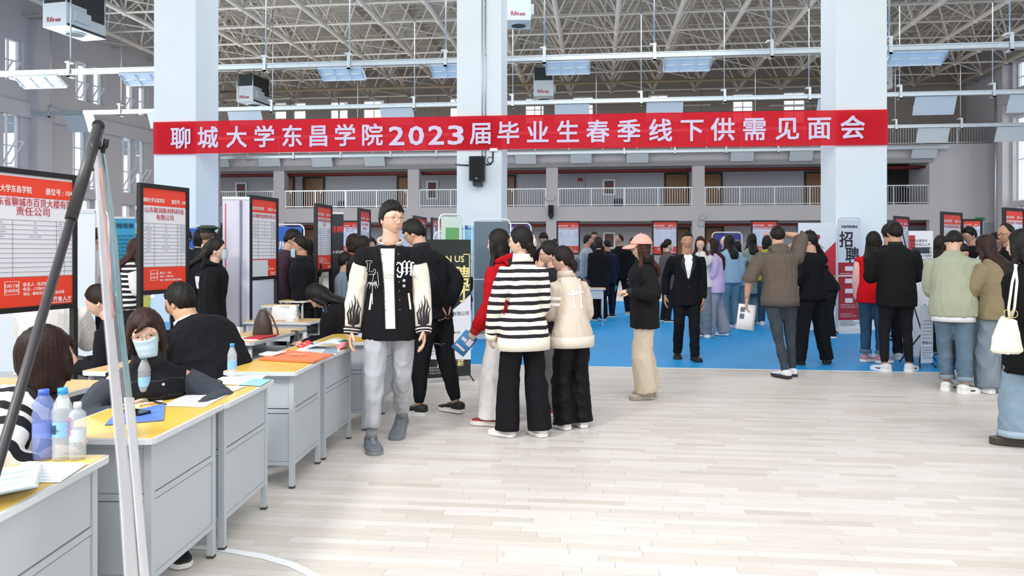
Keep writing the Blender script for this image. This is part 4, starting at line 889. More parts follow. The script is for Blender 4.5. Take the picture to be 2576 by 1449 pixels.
def person(name, u, label, d=None, vf=None, vt=None, H=None, face=0, a0=0, a1=4, side=0, hyaw=0, hpitch=0, hroll=0, female=False,
           armL='hang', armR='hang', poleL=None, poleR=None, legL=None, legR=None, seat=None, skin='#d3a183', hair='short', hairc='#17130f', hairlen=.3, spiky=0.004,
           top=None, legs=None, shoes=None, glasses=None, mask=None, group=None, det=None, fat=1.0, curlL=.35, curlR=.35, eyes=True, x=None, shh=0, hth=None):
    if vf is not None: d = FPX*HC/(vf-V0)
    if H is None: H = (HC-(vt-V0)/FPX*d)
    H = H-.012; s = H; k = (s/1.72)**.55; p0 = UD(u, d); o = P(); o.d = d
    vox = .0095 if d < 7 else .012 if d < 9.5 else .017 if d < 13 else .024
    near = d < 7.5; mid = d < 11
    if det is not None: near = det
    R = thing('person', label, 'person', faceM(p0, face), group); o.root = R; sx = 1 if not female else .9; fat_ = fat
    pz = (.53*s if seat is None else seat+.095); pel = V((0, 0, pz)); L = .315*s; N = 12; sp = [(pel.copy(), V((0, 0, 1)), V((0, 1, 0)))]
    pos = pel.copy()
    for i in range(N):
        a = math.radians(a0+(a1-a0)*(i+.5)/N); b = math.radians(side*(i+.5)/N); dr = V((math.sin(b), math.sin(a)*math.cos(b), math.cos(a)*math.cos(b))); pos = pos+dr*L/N
        sp.append((pos.copy(), dr, V((0, math.cos(a), -math.sin(a)))))
    def S(t):
        f = max(0, min(.999, t))*N; i = int(f); g = f-i; p = sp[i][0].lerp(sp[i+1][0], g); q = sp[min(i+1, N)][1]; w = sp[min(i+1, N)][2]
        if t < 0: p = pel+V((0, 0, t*L)) if seat is None else pel+sp[1][1]*t*L
        if t > 1: p = sp[N][0]+sp[N][1]*(t-1)*L
        return p, q, w
    c7 = sp[N][0]; dn, fn = sp[N][1], sp[N][2]
    nd = (dn*.8+V((0, .12, .55))).normalized(); hpv = c7+nd*.052*s
    Rh = MX.Rotation(math.radians(hyaw), 4, 'Z') @ MX.Rotation(math.radians(-hpitch), 4, 'X') @ MX.Rotation(math.radians(hroll), 4, 'Y')
    hc = hpv+Rh @ V((0, .018*k, .066*k+(.006 if not female else 0)))
    # keep the crown at the requested height
    HM = MX.Translation(hc) @ Rh; o.HM = HM; o.head = hc
    shw = (.112 if not female else .098)*s*fat_**.3; S93 = S(.93)
    sh = {}
    for dd in (-1, 1): p, q, w = S93; sh[dd] = p+V((dd*shw*.97, 0, -.030*s+shh)) 
    # ---- arms
    def arm(dd, preset, pole):
        A = sh[dd]
        if callable(preset): T = preset(o)
        elif isinstance(preset, str):
            if preset == 'mouth': T = hc+HM.to_3x3() @ V((dd*.03, .12, -.13))
            elif preset == 'brow': T = hc+HM.to_3x3() @ V((dd*.05, .13, -.02))
            else: T = A+V(ARM[preset](s, dd))*s
        elif len(preset) == 4: T = V(preset[:3])
        else: T = A+V(preset)*s
        l1, l2 = .170*s, .148*s; v = T-A; D = min(v.length, (l1+l2)*.995); D = max(D, .06); v.normalize(); T = A+v*D
        pl_ = V(pole) if pole else V((dd*.35, -1, -.4))
        pl_ = (pl_-v*pl_.dot(v)).normalized(); c = (l1*l1+D*D-l2*l2)/(2*l1*D); c = max(-1, min(1, c)); E = A+v*l1*c+pl_*l1*math.sqrt(1-c*c); return A, E, T
    AR = {-1: arm(-1, armL, poleL), 1: arm(1, armR, poleR)}; o.AR = AR
    # ---- legs
    hipw = (.052 if not female else .050)*s; LG = {}
    for dd, sp_ in ((-1, legL), (1, legR)):
        A = pel+V((dd*hipw, 0, -.02*s)); sp_ = sp_ or {}
        an = V(sp_.get('a', (dd*.058, -.005, .047))); an = V((an.x*s, an.y*s, an.z*s)) if 'abs' not in sp_ else an
        if seat is not None and 'a' not in sp_: an = V((dd*.07*s, .25*s, .047*s))
        l1, l2 = .2325*s, .2345*s; v = an-A; D = min(v.length, (l1+l2)*.998); v.normalize(); an = A+v*D
        pl_ = V(sp_.get('pole', (dd*.1, 1, .1))); pl_ = (pl_-v*pl_.dot(v)).normalized(); c = max(-1, min(1, (l1*l1+D*D-l2*l2)/(2*l1*D))); Kn = A+v*l1*c+pl_*l1*math.sqrt(max(0, 1-c*c)); LG[dd] = (A, Kn, an, sp_)
    # ---- body
    sk_ = lin(skin); g_ = sum(sk_)/3; skin = tuple(round(c*.86+g_*.16, 4) for c in sk_)
    skm = mat(skin, .58, bump=.02, bscale=90, var=.03, vscale=9); mb = MB(); mb.smooth = True
    n, mr = (56, 46) if near else (36, 30) if mid else (22, 18)
    q = np.linspace(-1, 1, n, endpoint=False); lam = math.pi*np.sign(q)*np.abs(q)**1.35
    zz = np.concatenate([np.sin(np.linspace(-1.5, -.95, max(3, mr//6))), np.linspace(-.79, .35, mr-mr//6-mr//4), np.sin(np.linspace(.42, 1.5, mr//4))])
    rr = []
    for z in zz:
        X, Y, Z = head_surface(lam, np.full(n, z), k, female, mid or near); rr.append([(X[i], Y[i], Z[i]) for i in range(n)])
    mb.M = HM; mb.rings(rr, 0)
    for dd in (-1, 1): # ears
        er = []
        for a, sc_ in ((-.010, .5), (-.004, .85), (.002, 1.0), (.007, .95), (.009, .6), (.004, .3)):
            er.append([(dd*(.072*k+a*1.1*k), (-.008+math.cos(t)*.016*sc_)*k-.1*a, (-.008+math.sin(t)*.029*sc_+.2*math.cos(t)*.012)*k) for t in [j*2*math.pi/10 for j in range(10)]])
        mb.rings(er, 0)
    mb.M = MX.Identity(4)
    nb = c7-dn*.05*s; nr = (.060 if not female else .050)*k*fat_**.5
    mb.tube([nb, c7+nd*.01, (c7+hc)/2+V((0, 0, -.008)), hc+Rh @ V((0, -.012*k, -.035*k))], [(nr*1.35, nr*1.1), (nr*1.08, nr), (nr, nr*1.02), (nr*1.02, nr*1.05)], 16)
    tb = [(S(-.15)[0], .13, .09), (S(.1)[0], .125, .09), (S(.4)[0], .105, .08), (S(.75)[0], .125, .09), (S(.93)[0], .12, .065), (S(1.0)[0], .05, .045)]
    mb.tube([t[0] for t in tb], [(t[1]*sx*.9, t[2]*.9) for t in tb], 14, ref=(1, 0, 0))
    for dd in (-1, 1):
        A, E, T = AR[dd]; g = s/1.72*(1 if not female else .86)*fat_**.5
        mb.tube([A, A.lerp(E, .5), E, E.lerp(T, .3), E.lerp(T, .7), T], [.045*g, .042*g, .036*g, .039*g, .031*g, (.027*g, .021*g)], 10)
        A, Kn, an, _ = LG[dd]; mb.tube([A, A.lerp(Kn, .5), Kn, Kn.lerp(an, .3), Kn.lerp(an, .8), an-V((0, 0, .01))], [.072*g, .065*g, .048*g, .05*g, .034*g, .033*g], 10)
        hand(mb, dd, AR[dd], g, (curlL if dd < 0 else curlR), 8 if near else 6, mid or near, o)
    body = mb.obj('body', skm, R); o.body = body
    facing_cam = True
    if eyes and mid: face_bits(R, HM, k, near, hairc, female, skin, mask)
    hairf(R, HM, k, hair, hairc, near, mid, s, S, o, hairlen, spiky, female, len(name)+abs(int(u)), hth)
    # ---- trousers
    lg = dict(kind='straight', c='#1b1d22', w=1.0); lg.update(legs or {}); mb = MB(); hw_ = .089*s*fat_**.5; kd = lg['kind']
    r0 = .054*s*fat_**.5; prof = {'slim': (1.0, .78, .62, .55, .42), 'straight': (1.05, .92, .8, .74, .68), 'jogger': (1.08, .98, .85, .72, .45), 'wide': (1.1, 1.15, 1.15, 1.18, 1.22), 'baggy': (1.12, 1.12, 1.05, .98, .92)}[kd]
    mb.tube([S(.30)[0] if not lg.get('low') else S(.2)[0], S(.12)[0], S(-.02)[0], S(-.14)[0]-V((0, 0, .02*s if seat is None else 0))], [(hw_*.84, hw_*.62), (hw_*.97, hw_*.72), (hw_, hw_*.78), (hw_*.9, hw_*.72)], 20, ref=(1, 0, 0))
    hem = lg.get('hem', .032)*s
    for dd in (-1, 1):
        A, Kn, an, _ = LG[dd]; e = an+(an-Kn).normalized()*(-hem+.047*s); A2 = A+V((0, 0, .03*s)); A2.x *= .82
        pts = [A2, A.lerp(Kn, .25), A.lerp(Kn, .7), Kn+(A-Kn)*.08, Kn+(an-Kn)*.1, Kn.lerp(e, .5), Kn.lerp(e, .85), e]
        w = [r0*.95, r0*prof[0], r0*prof[1]*.95, r0*prof[1]*.9, r0*prof[2]*.98, r0*prof[3], r0*(prof[3]+prof[4])/2, r0*prof[4]]
        mb.tube(pts, [(a*1.0, a*1.08) for a in w], 16, ref=(1, 0, 0))
    me = bake(mb, vox*1.05, 4 if d < 9 else 2, [lg['m'] if 'm' in lg else mat(lg['c'], lg.get('r', .85), bump=.25, bscale=180, var=lg.get('var', .06), vscale=lg.get('vs', 6), sheen=.0, spec=.15)])
    folds(me, .022 if d < 11 else .014, abs(int(u)), .8); o.legs = link('trousers', me, R)
    if lg.get('cuff'):
        mb = MB()
        for dd in (-1, 1):
            A, Kn, an, _ = LG[dd]; v = (an-Kn).normalized(); e = an+v*(.047*s-hem); mb.tube([e-v*.045, e+v*.002], r0*prof[4]*1.05+.008, 16)
        mb.obj('trouser_cuffs', mat(lg['cuff'], .85, bump=.2, bscale=150), R)
    # ---- shoes
    if shoes:
        for dd in (-1, 1): shoe(R, dd, LG[dd], s*(1 if not female else .93), shoes)
    # ---- top
    tp = dict(kind='sweater', c='#222', hem=-.10, ease=1.0, arm=1.0, slen=1.0); tp.update(top or {}); ez = (1+(tp['ease']-1)*.42)*fat_; tp['arm'] = 1+(tp['arm']-1)*.55; mb = MB(); hm = tp['hem']; W0, D0 = .095*s*sx**.5*ez, .070*s*ez
    stn = []
    if hm < -.3: stn += [(hm, 1.10, 1.2), ((hm-.1)/2, 1.08, 1.15)]
    else: stn += [(hm, tp.get('hw', 1.03), 1.10)]
    stn += [(0.02, tp.get('hw', 1.03)*1.0, 1.08), (.3, .95, 1.02), (.55, .99, 1.08), (.76, 1.02, 1.10), (.86, .95, .98), (.93, .74, .80), (.985, .54, .62), (1.04, .45, .52)]
    hz = S(min(hm, 0))[0].z; WN, DN = .112*s*sx**.3*fat_**.5, .088*s*fat_**.5
    if seat is None:
        for dd in (-1, 1):
            A, Kn, an, _ = LG[dd]; f_ = max(0, min(1, (A.z-hz)/max(.05, A.z-Kn.z))); q_ = A.lerp(Kn, f_); lr = r0*(prof[1] if f_ < .8 else prof[2])
            WN = max(WN, abs(q_.x)+lr*1.06+.022); DN = max(DN, abs(q_.y)+lr*1.12+.014)
    if tp.get('open_collar') or tp.get('vneck'): stn = stn[:-2]+[(.965, .50, .60)]
    mb.tube([S(t)[0]+S(t)[2]*(.006*s if t > .4 else 0) for t, a, b in stn], [(max(W0*a, (WN if t < -.05 else WN*.97 if t < .03 else 0)), max(D0*b, (DN if t < -.05 else DN*.95 if t < .03 else 0))) for t, a, b in stn], 24, ref=(1, 0, 0))
    sl = MB(); tgt = sl if tp.get('sleeve_c') else mb; sr = .037*s*tp['arm']*ez**.5*(1 if not female else .95); SE = {}
    for dd in (-1, 1):
        if tp.get('sleeveless'): continue
        A, E, T = AR[dd]; f = tp['slen']
        if tp.get('sleeve_c'):
            dp = A.lerp(E, tp.get('drop', .12)); mb.tube([A+V((-dd*.06*s, 0, .006*s)), A+V((-dd*.025*s, 0, -.008*s)), A+V((0, 0, -.012*s)), dp], [sr*.6, sr*.88, sr*1.0, sr*1.08], 14)
        Te = E.lerp(T, (f-.5)*2) if f >= .5 else A.lerp(E, f*2); A1 = A+V((-dd*.03*s, 0, -.015*s)) if not tp.get('sleeve_c') else A.lerp(E, tp.get('drop', .12)-.08); A = A1 if tp.get('sleeve_c') else A
        if f > .5:
            a, b = (A-E).normalized(), (Te-E).normalized(); pts = [A1, A+V((0, 0, -.006*s)), A.lerp(E, .35), A.lerp(E, .8), E+(a+b)*.012, E.lerp(Te, .22), E.lerp(Te, .62), E.lerp(Te, .88), Te]; w = [sr*.92, sr*1.04, sr*1.04, sr*.95, sr*.93, sr*.92, sr*.86, sr*.78, sr*tp.get('cuffr', .62)]
        else: pts = [A1, A, A.lerp(Te, .5), Te]; w = [sr*.95, sr*1.1, sr*1.05, sr]
        pts = ([A1+V((-dd*.055*s, 0, .004*s))]+pts) if not tp.get('sleeve_c') else pts; w = ([sr*.72]+w) if not tp.get('sleeve_c') else w; w[1 if not tp.get('sleeve_c') else 0] = sr*(.92 if not tp.get('sleeve_c') else .72)
        if tp.get('sleeve_c') and f > .5: w[1] = sr*.93; w[2] = sr*1.0
        tgt.tube(pts, w, 14); SE[dd] = (pts[-1], (pts[-1]-pts[-2]).normalized(), w[-1])
    tm = tp['m'] if 'm' in tp else mat(tp['c'], tp.get('r', .85), bump=tp.get('bump', .3), bscale=tp.get('bs', 160), var=.05, vscale=5, sheen=tp.get('sheen', 0), spec=.15)
    me = bake(mb, vox, 5 if d < 9 else 2, [tm]); folds(me, tp.get('fold', .014) if d < 11 else .009, abs(int(u))+5, 1.0)
    o.top = link(tp.get('name', {'sweater': 'sweater', 'jacket': 'jacket', 'hoodie': 'hoodie', 'coat': 'coat', 'shirt': 'shirt', 'blazer': 'blazer', 'vest': 'vest'}[tp['kind']]), me, R)
    if tp.get('sleeve_c'):
        me2 = bake(sl, vox, 4, [tp.get('sleeve_m') or mat(tp['sleeve_c'], .6, bump=.25, bscale=60)]); folds(me2, .016, abs(int(u))+9, 1.1); o.slv = link('sleeves', me2, R)
    def band(t0, t1, col, grow, nm, wmul=1.0):
        b = MB(); tt = [t0, t0*.5+t1*.5, t1]; b.tube([S(t)[0] for t in tt], [(max(W0, WN)*grow*1.04, max(D0*1.1, DN)*grow*1.04)]*3, 28, ref=(1, 0, 0)); b.obj(nm, mat(col, .85, bump=.5, bscale=40, stretch=(6, 6, .2)), R)
    if tp.get('hemband'): band(hm-.05, hm+.14, tp['hemband'], tp.get('hbg', 1.045), 'hem_band')
    if tp.get('cuff') and SE:
        b = MB()
        for dd in SE:
            e, v, r_ = SE[dd]; b.tube([e-v*.012, e+v*.02, e+v*.045], [r_*1.06, r_*.98, r_*.8], 14)
        b.obj('cuffs', mat(tp['cuff'], .85, bump=.5, bscale=60), R)
        if tp.get('cuff2'):
            b = MB()
            for dd in SE: e, v, r_ = SE[dd]; b.tube([e+v*.004, e+v*.012], r_*1.09, 14); b.tube([e+v*.026, e+v*.032], r_*1.0, 14)
            b.obj('cuff_stripes', mat(tp['cuff2'], .8), R)
    cl = tp.get('collar')
    if cl:
        b = MB(); c, q, w = S(1.03); q2 = (q*.8+V((0, 0, .3))).normalized(); hh = tp.get('collar_h', .035); rr0 = max(tp.get('collar_r', .066)*k, nr*1.2)
        b.tube([c-q2*.02+w*.006, c+q2*hh*.5+w*.006, c+q2*hh+w*.004], [(rr0*1.15, rr0*1.05), (rr0*1.04, rr0), (rr0, rr0*.98)], 22, cap=False, ref=(1, 0, 0)); oo = b.obj('collar', mat(cl, .85, bump=.3, bscale=120), R)
        sm = oo.modifiers.new('t', 'SOLIDIFY'); sm.thickness = .006; sm.offset = -1
    if tp.get('open_collar'):
        b = MB(); b.smooth = True; rows_ = []; c, q, w = S(1.0)
        for i in range(29):
            a = math.radians(-152+304*i/28); fr = (1-math.cos(a))/2; R1 = (.084+.010*fr)*k; ctr = V((math.sin(a)*R1, c.y-math.cos(a)*.078*k+.006, c.z+.034-.062*fr)); o_ = V((math.sin(a)*.8, -math.cos(a)*.8, .5+.3*fr)).normalized(); up_ = V((math.sin(a)*.25, -math.cos(a)*.25, 1)).normalized()
            rows_.append([ctr+up_*.016*x_+o_*.005*y_ for x_, y_ in ((-1, -.6), (-1, .6), (-.33, 1), (.33, 1), (1, .6), (1, -.6))])
        b.rings(rows_, 0); b.obj('collar', mat(tp['open_collar'], .85, bump=.3, bscale=120), R)
        b = MB(); b.tube([(r_[2]+r_[3])/2+(r_[2]-r_[5])*.02 for r_ in [[V(p) for p in rr__] for rr__ in rows_]], .0022, 6); b.obj('collar_stripe', mat('#23222a', .8), R)
    if tp.get('hood'):
        b = MB(); c, q, w = S(1.0); pts = []; 
        for i in range(13):
            a = math.radians(-145+290*i/12); pts.append(c+V((math.sin(a)*.085*k*1.15, 0, 0))+w*(-math.cos(a)*.07*k-.01)+q*(.028-.028*math.cos(a)*-.4-.02*abs(math.sin(a))))
        b.tube(pts, [(.012+.022*math.sin(math.pi*i/12)) for i in range(13)], 10); c2 = c-w*.085-q*.02
        b.tube([c-w*.05+q*.03, c2+q*.0, c2-q*.07-w*.0, c-w*.075-q*.13], [(.095*k, .03), (.10*k, .042), (.075*k, .034), (.03*k, .012)], 18, ref=(1, 0, 0))
        me = bake(b, max(vox*.8, .008), 3, [tm]); folds(me, .01, abs(int(u))+3, 1.3); link('hood', me, R)
    o.S, o.s, o.k, o.W0, o.D0 = S, s, k, W0, D0
    if glasses: spectacles(R, HM, k, glasses)
    if mask: facemask(R, HM, k, mask)
    return o
def hand(mb, dd, arm, g, curl, n, fingers, o):
    A, E, T = arm; v = (T-E).normalized(); up = V((0, 0, 1))
    # palm faces the body's middle, thumb leads forward
    med = V((-dd, 0, 0)); nrm = (med-v*med.dot(v))
    if nrm.length < .3: nrm = V((0, 0, -1))-v*V((0, 0, -1)).dot(v)
    if v.y > .6: nrm = (V((-dd*.5, 0, -1))-v*V((-dd*.5, 0, -1)).dot(v))
    nrm.normalize(); lat = nrm.cross(v)*(-dd)
    fw = V((0, 1, .6))
    if lat.dot(fw) < 0: lat = -lat
    g = g*1.0; w0 = T+v*.008; g = g*1.08
    mb.tube([T-v*.02, w0+v*.012*g, w0+v*.045*g, w0+v*.085*g, w0+v*.094*g], [(.024*g, .018*g), (.029*g, .016*g), (.040*g, .0145*g), (.040*g, .0125*g), (.032*g, .009*g)], 10, ref=lat)
    def bend(dr, a): return (dr*math.cos(a)+nrm*math.sin(a)).normalized()
    for i, (off, L, r_) in enumerate(((.030, .072, .0083), (.010, .080, .0087), (-.010, .074, .0082), (-.029, .058, .0072))):
        b = w0+v*(.086*g-.004*abs(i-1)*g)+lat*off*g; spread = lat*((off)*1.2); d0 = bend((v+spread).normalized(), curl*.7+.05*i); d1 = bend((v+spread).normalized(), curl*1.7+.06*i); d2 = bend((v+spread).normalized(), curl*2.5+.08*i)
        p1 = b+d0*L*.45*g; p2 = p1+d1*L*.32*g; p3 = p2+d2*L*.25*g
        if fingers: mb.tube([b-v*.02*g, b, p1, p2, p3, p3+d2*.004], [r_*g*.9, r_*g*1.05, r_*g, r_*g*.92, r_*g*.8, r_*g*.4], n)
        else: mb.tube([b-v*.02*g, p1, p3], [r_*g*1.2, r_*g*1.15, r_*g*.9], 5)
    b = w0+v*.022*g+lat*.026*g; d0 = (v*.62+lat*.7+nrm*.35).normalized(); d1 = (v*.9+lat*.28+nrm*.45).normalized(); p1 = b+d0*.036*g; p2 = p1+d1*.030*g; p3 = p2+d1*.022*g
    mb.tube([b-d0*.014*g, b+d0*.012*g, p1, p2, p3], [.014*g, .013*g, .0105*g, .0095*g, .006*g], n if fingers else 5)
    if not hasattr(o, 'H'): o.H = {}
    o.H[dd] = (w0+v*.085*g+nrm*.018*g, v, nrm, lat)
def surf(lam_deg, z, k, out=0.0):
    X, Y, Z = head_surface(np.array([math.radians(lam_deg)]), np.array([z]), k, False, True); return V((X[0], Y[0]+out, Z[0]))
def face_bits(R, HM, k, near, hairc, female, skin, mask):
    for dd in (-1, 1):
        m = MB(); m.smooth = True; m.M = HM; c = V((dd*.0305*k, .0765*k, .008*k)); c.y -= .001*k; m.ball(c, (.0122*k, .0055*k, .0032*k), 12, 8, 0)
        m.ball(c+V((0, .0035*k, 0)), (.0046*k, .0030*k, .0034*k), 10, 6, 1)
        m.tube([c+V((-.0135*k, .001, -.001*k)), c+V((-.006*k, .0052*k, .0030*k)), c+V((.005*k, .0052*k, .0034*k)), c+V((.0145*k, -.001, .0005*k))], .0015*k, 6, 1)
        m.obj('eye', [mat('#d9cfc8', .3), mat('#120d0b', .3)], R)
        m = MB(); m.smooth = True; m.M = HM; pts = []
        for lx, zz_, yy in ((.014, .0285, .0855), (.024, .0325, .0835), (.036, .033, .079), (.047, .0275, .0715)): pts.append(V((dd*lx*k, yy*k, zz_*k)))
        m.tube(pts, [(.0032*k*(1 if not female else .7)), .0038*k*(1 if not female else .7), .003*k, .0012*k], 6); m.obj('eyebrow', mat(hairc, .8), R)
    if not mask:
        m = MB(); m.smooth = True; m.M = HM
        for z, r_ in ((-.0575, .0022), (-.0630, .0028)):
            m.tube([surf(l_, (z+abs(l_)*.00012)/.117, k, -.0006) for l_ in (-17, -8, 0, 8, 17)], [.0006*k, r_*k, r_*k, r_*k, .0006*k], 8)
        m.obj('lips', mat('#b8796a', .55), R)
def spectacles(R, HM, k, col):
    m = MB(); m.smooth = True; m.M = HM
    for dd in (-1, 1):
        c = V((dd*.031*k, .0965*k, .006*k)); rr_ = [c+V((math.cos(t)*.0235*k, -.012*k*abs(math.cos(t) if math.cos(t)*dd > 0 else 0), math.sin(t)*.0205*k)) for t in [j*2*math.pi/18 for j in range(19)]]
        m.tube(rr_, .0014*k, 6); m.tube([c+V((dd*.0235*k, -.012*k, .006*k)), V((dd*.073*k, .055*k, .012*k)), V((dd*.081*k, .0, .012*k)), V((dd*.079*k, -.02*k, -.004*k))], .0014*k, 6)
    m.tube([V((-.0085*k, .098*k, .009*k)), V((0, .1*k, .012*k)), V((.0085*k, .098*k, .009*k))], .0013*k, 6); m.obj('glasses', mat(col, .3, .6), R)
def facemask(R, HM, k, drop=0.0):
    drop = 0 if drop is True else drop
    m = MB(); m.smooth = True; m.M = HM @ MX.Translation((0, 0, -drop)); rows_ = []
    for j in range(11):
        f = j/10; wd = (.0605-.019*f**1.5)*k; zc = (.002-.100*f)*k; yc = (.1165-.012*f-.004*math.cos(f*3))*k; row = []
        if f > .85: yc -= .012*k*(f-.85)/.15
        for i in range(17):
            t = -1+2*i/16; x = wd*math.sin(t*1.35)/math.sin(1.35); y = .040*k+(yc-.040*k)*(max(0, math.cos(t*1.5)))**.62; z = zc+(.010*abs(t)**2-.004)*k*(1-f)-.012*k*abs(t)**2*(f-.6)
            row.append(V((x*1.04, y+.0016*k*math.sin(f*math.pi*5), z)))
        rows_.append(row)
    m.rings(rows_, 0, False, True, False); oo = m.obj('face_mask', mat('#b3cdd8', .7, bump=.15, bscale=120), R); sm = oo.modifiers.new('t', 'SOLIDIFY'); sm.thickness = .002
    m = MB(); m.M = HM
    for dd in (-1, 1):
        for zz_ in (-.012, -.075): m.tube([V(((dd*.062 if zz_ > -.03 else dd*.048)*k, .042*k, (zz_)*k-drop)), V((dd*.076*k, .0, (-.008 if zz_ > -.03 else -.035)*k))], .0014, 5)
    m.obj('mask_strap', M_wframe, oo if False else R)
def hairf(R, HM, k, hair, hairc, near, mid, s, S, o, hairlen, spiky, female, seed, hth=None):
    n, mr = (84, 50) if near else (48, 30) if mid else (26, 18)
    hm_ = mat(hairc, .55, bump=.5, bscale=40, stretch=(3, 3, .35), var=.25, vscale=14, spec=.25) 
    style = hair if hair in HAIRLINE else {'ponytail': 'bun', 'halfup': 'long', 'none': None}[hair]
    if not style: return
    mb = MB(); mb.smooth = True; th = {'crop': .006, 'short': .014, 'fade': .013, 'bald': .006, 'cap': .008, 'bun': .012, 'bob': .020, 'long': .014}[style] if hth is None else hth
    cap_mesh(mb, style, k, th, n, mr, seed, HM, spiky=spiky if style in ('short',) else .001)
    if style == 'short' and near:
        R_ = random.Random(seed)
        for i in range(46):
            la = math.radians(R_.uniform(-75, 75)); z = R_.uniform(.45, .95); p = surf(math.degrees(la), z, k); q = p*1.10+V((R_.uniform(-.012, .012), R_.uniform(-.008, .02), R_.uniform(-.006, .012)))
            mb.M = HM; mb.tube([p*1.0, p*1.07, q], [.010*k, .008*k, .0015*k], 6); mb.M = MX.Identity(4)
    Hd = lambda p: HM @ V(p)
    if style == 'bob' :
        mb.M = HM; mb.tube([(0, -.012*k, .02*k), (0, -.018*k, -.04*k), (0, -.024*k, -.08*k), (0, -.03*k, -.105*k*(.8+hairlen))], [(.086*k, .082*k), (.094*k, .082*k), (.093*k, .074*k), (.076*k, .055*k)], 26, ref=(1, 0, 0))
        for dd in (-1, 1): mb.tube([(dd*.06*k, .052*k, .055*k), (dd*.082*k, .048*k, .0), (dd*.082*k, .044*k, -.05*k), (dd*.068*k, .04*k, -.09*k)], [.016*k, .019*k, .018*k, .006*k], 10)
        mb.tube([(-.045*k, .07*k, .085*k), (-.01*k, .098*k, .068*k), (.028*k, .096*k, .045*k), (.05*k, .078*k, .03*k)], [.010*k, .013*k, .010*k, .004*k], 8); mb.M = MX.Identity(4)
    if style == 'long':
        back, q, w = S(.9); Ln = hairlen
        def tr(t):
            p, q, w = S(1-t); return p-w*(.075*s*.95+.02)*(1 if t > .05 else .6)
        z0 = Hd((0, -.02*k, .02*k)); z1 = Hd((0, -.035*k, -.05*k)); z2 = Hd((0, -.05*k, -.11*k)); e1 = tr(.15); e2 = tr(.15+Ln*.6); e3 = tr(.15+Ln)
        mb.tube([z0, z1, z2, e1, e2, e3], [(.082*k, .08*k), (.088*k, .068*k), (.088*k, .055*k), (.098*k, .04*k), (.088*k, .032*k), (.05*k, .012*k)], 22, ref=HM.to_3x3() @ V((1, 0, 0)))
        for dd in (-1, 1):
            a = Hd((dd*.055*k, .048*k, .06*k)); b = Hd((dd*.080*k, .03*k, -.01*k)); c = Hd((dd*.078*k, .012*k, -.10*k)); e = S(.78)[0]+V((dd*.085*s, 0, 0))+S(.78)[2]*(.03 if Ln < .45 else .05)*s
            mb.tube([a, b, c, e.lerp(c, .35), e], [.013*k, .022*k, .026*k, .024*k, .008*k], 10)
    if hair == 'ponytail':
        mb.M = HM; mb.tube([(0, -.085*k, .03*k), (0, -.12*k, .03*k), (0, -.145*k, -.02*k), (0, -.14*k, -.09*k), (0, -.125*k, -.16*k-hairlen*.2)], [.018*k, .03*k, .032*k, .026*k, .006*k], 12); mb.M = MX.Identity(4)
    if hair == 'bun' and female:
        mb.M = HM; mb.tube([(0, -.075*k, -.01*k), (0, -.10*k, -.03*k), (0, -.105*k, -.08*k), (0, -.085*k, -.13*k)], [(.05*k, .03*k), (.05*k, .035*k), (.035*k, .03*k), (.015*k, .01*k)], 16, ref=(1, 0, 0)); mb.M = MX.Identity(4)
    if (style in ('long', 'bob') or hair in ('ponytail',) or (hair == 'bun' and female)):
        vox = .006 if near else .009 if mid else .015
        me = bake(mb, vox, 2, [hm_]); nv = len(me.vertices); co = np.empty(nv*3, 'f'); me.vertices.foreach_get('co', co); co = co.reshape(-1, 3); no = np.empty(nv*3, 'f'); me.vertices.foreach_get('normal', no); no = no.reshape(-1, 3)
        c = np.array(o.head); az = np.arctan2(co[:, 0]-c[0], co[:, 1]-c[1]); wv = np.sin(az*34+co[:, 2]*5)*.5+np.sin(az*57-co[:, 2]*8+1)*.5; co += no*(wv*.0022)[:, None]; me.vertices.foreach_set('co', co.ravel()); me.update(); link('hair', me, R)
    else: mb.obj('hair', hm_, R)
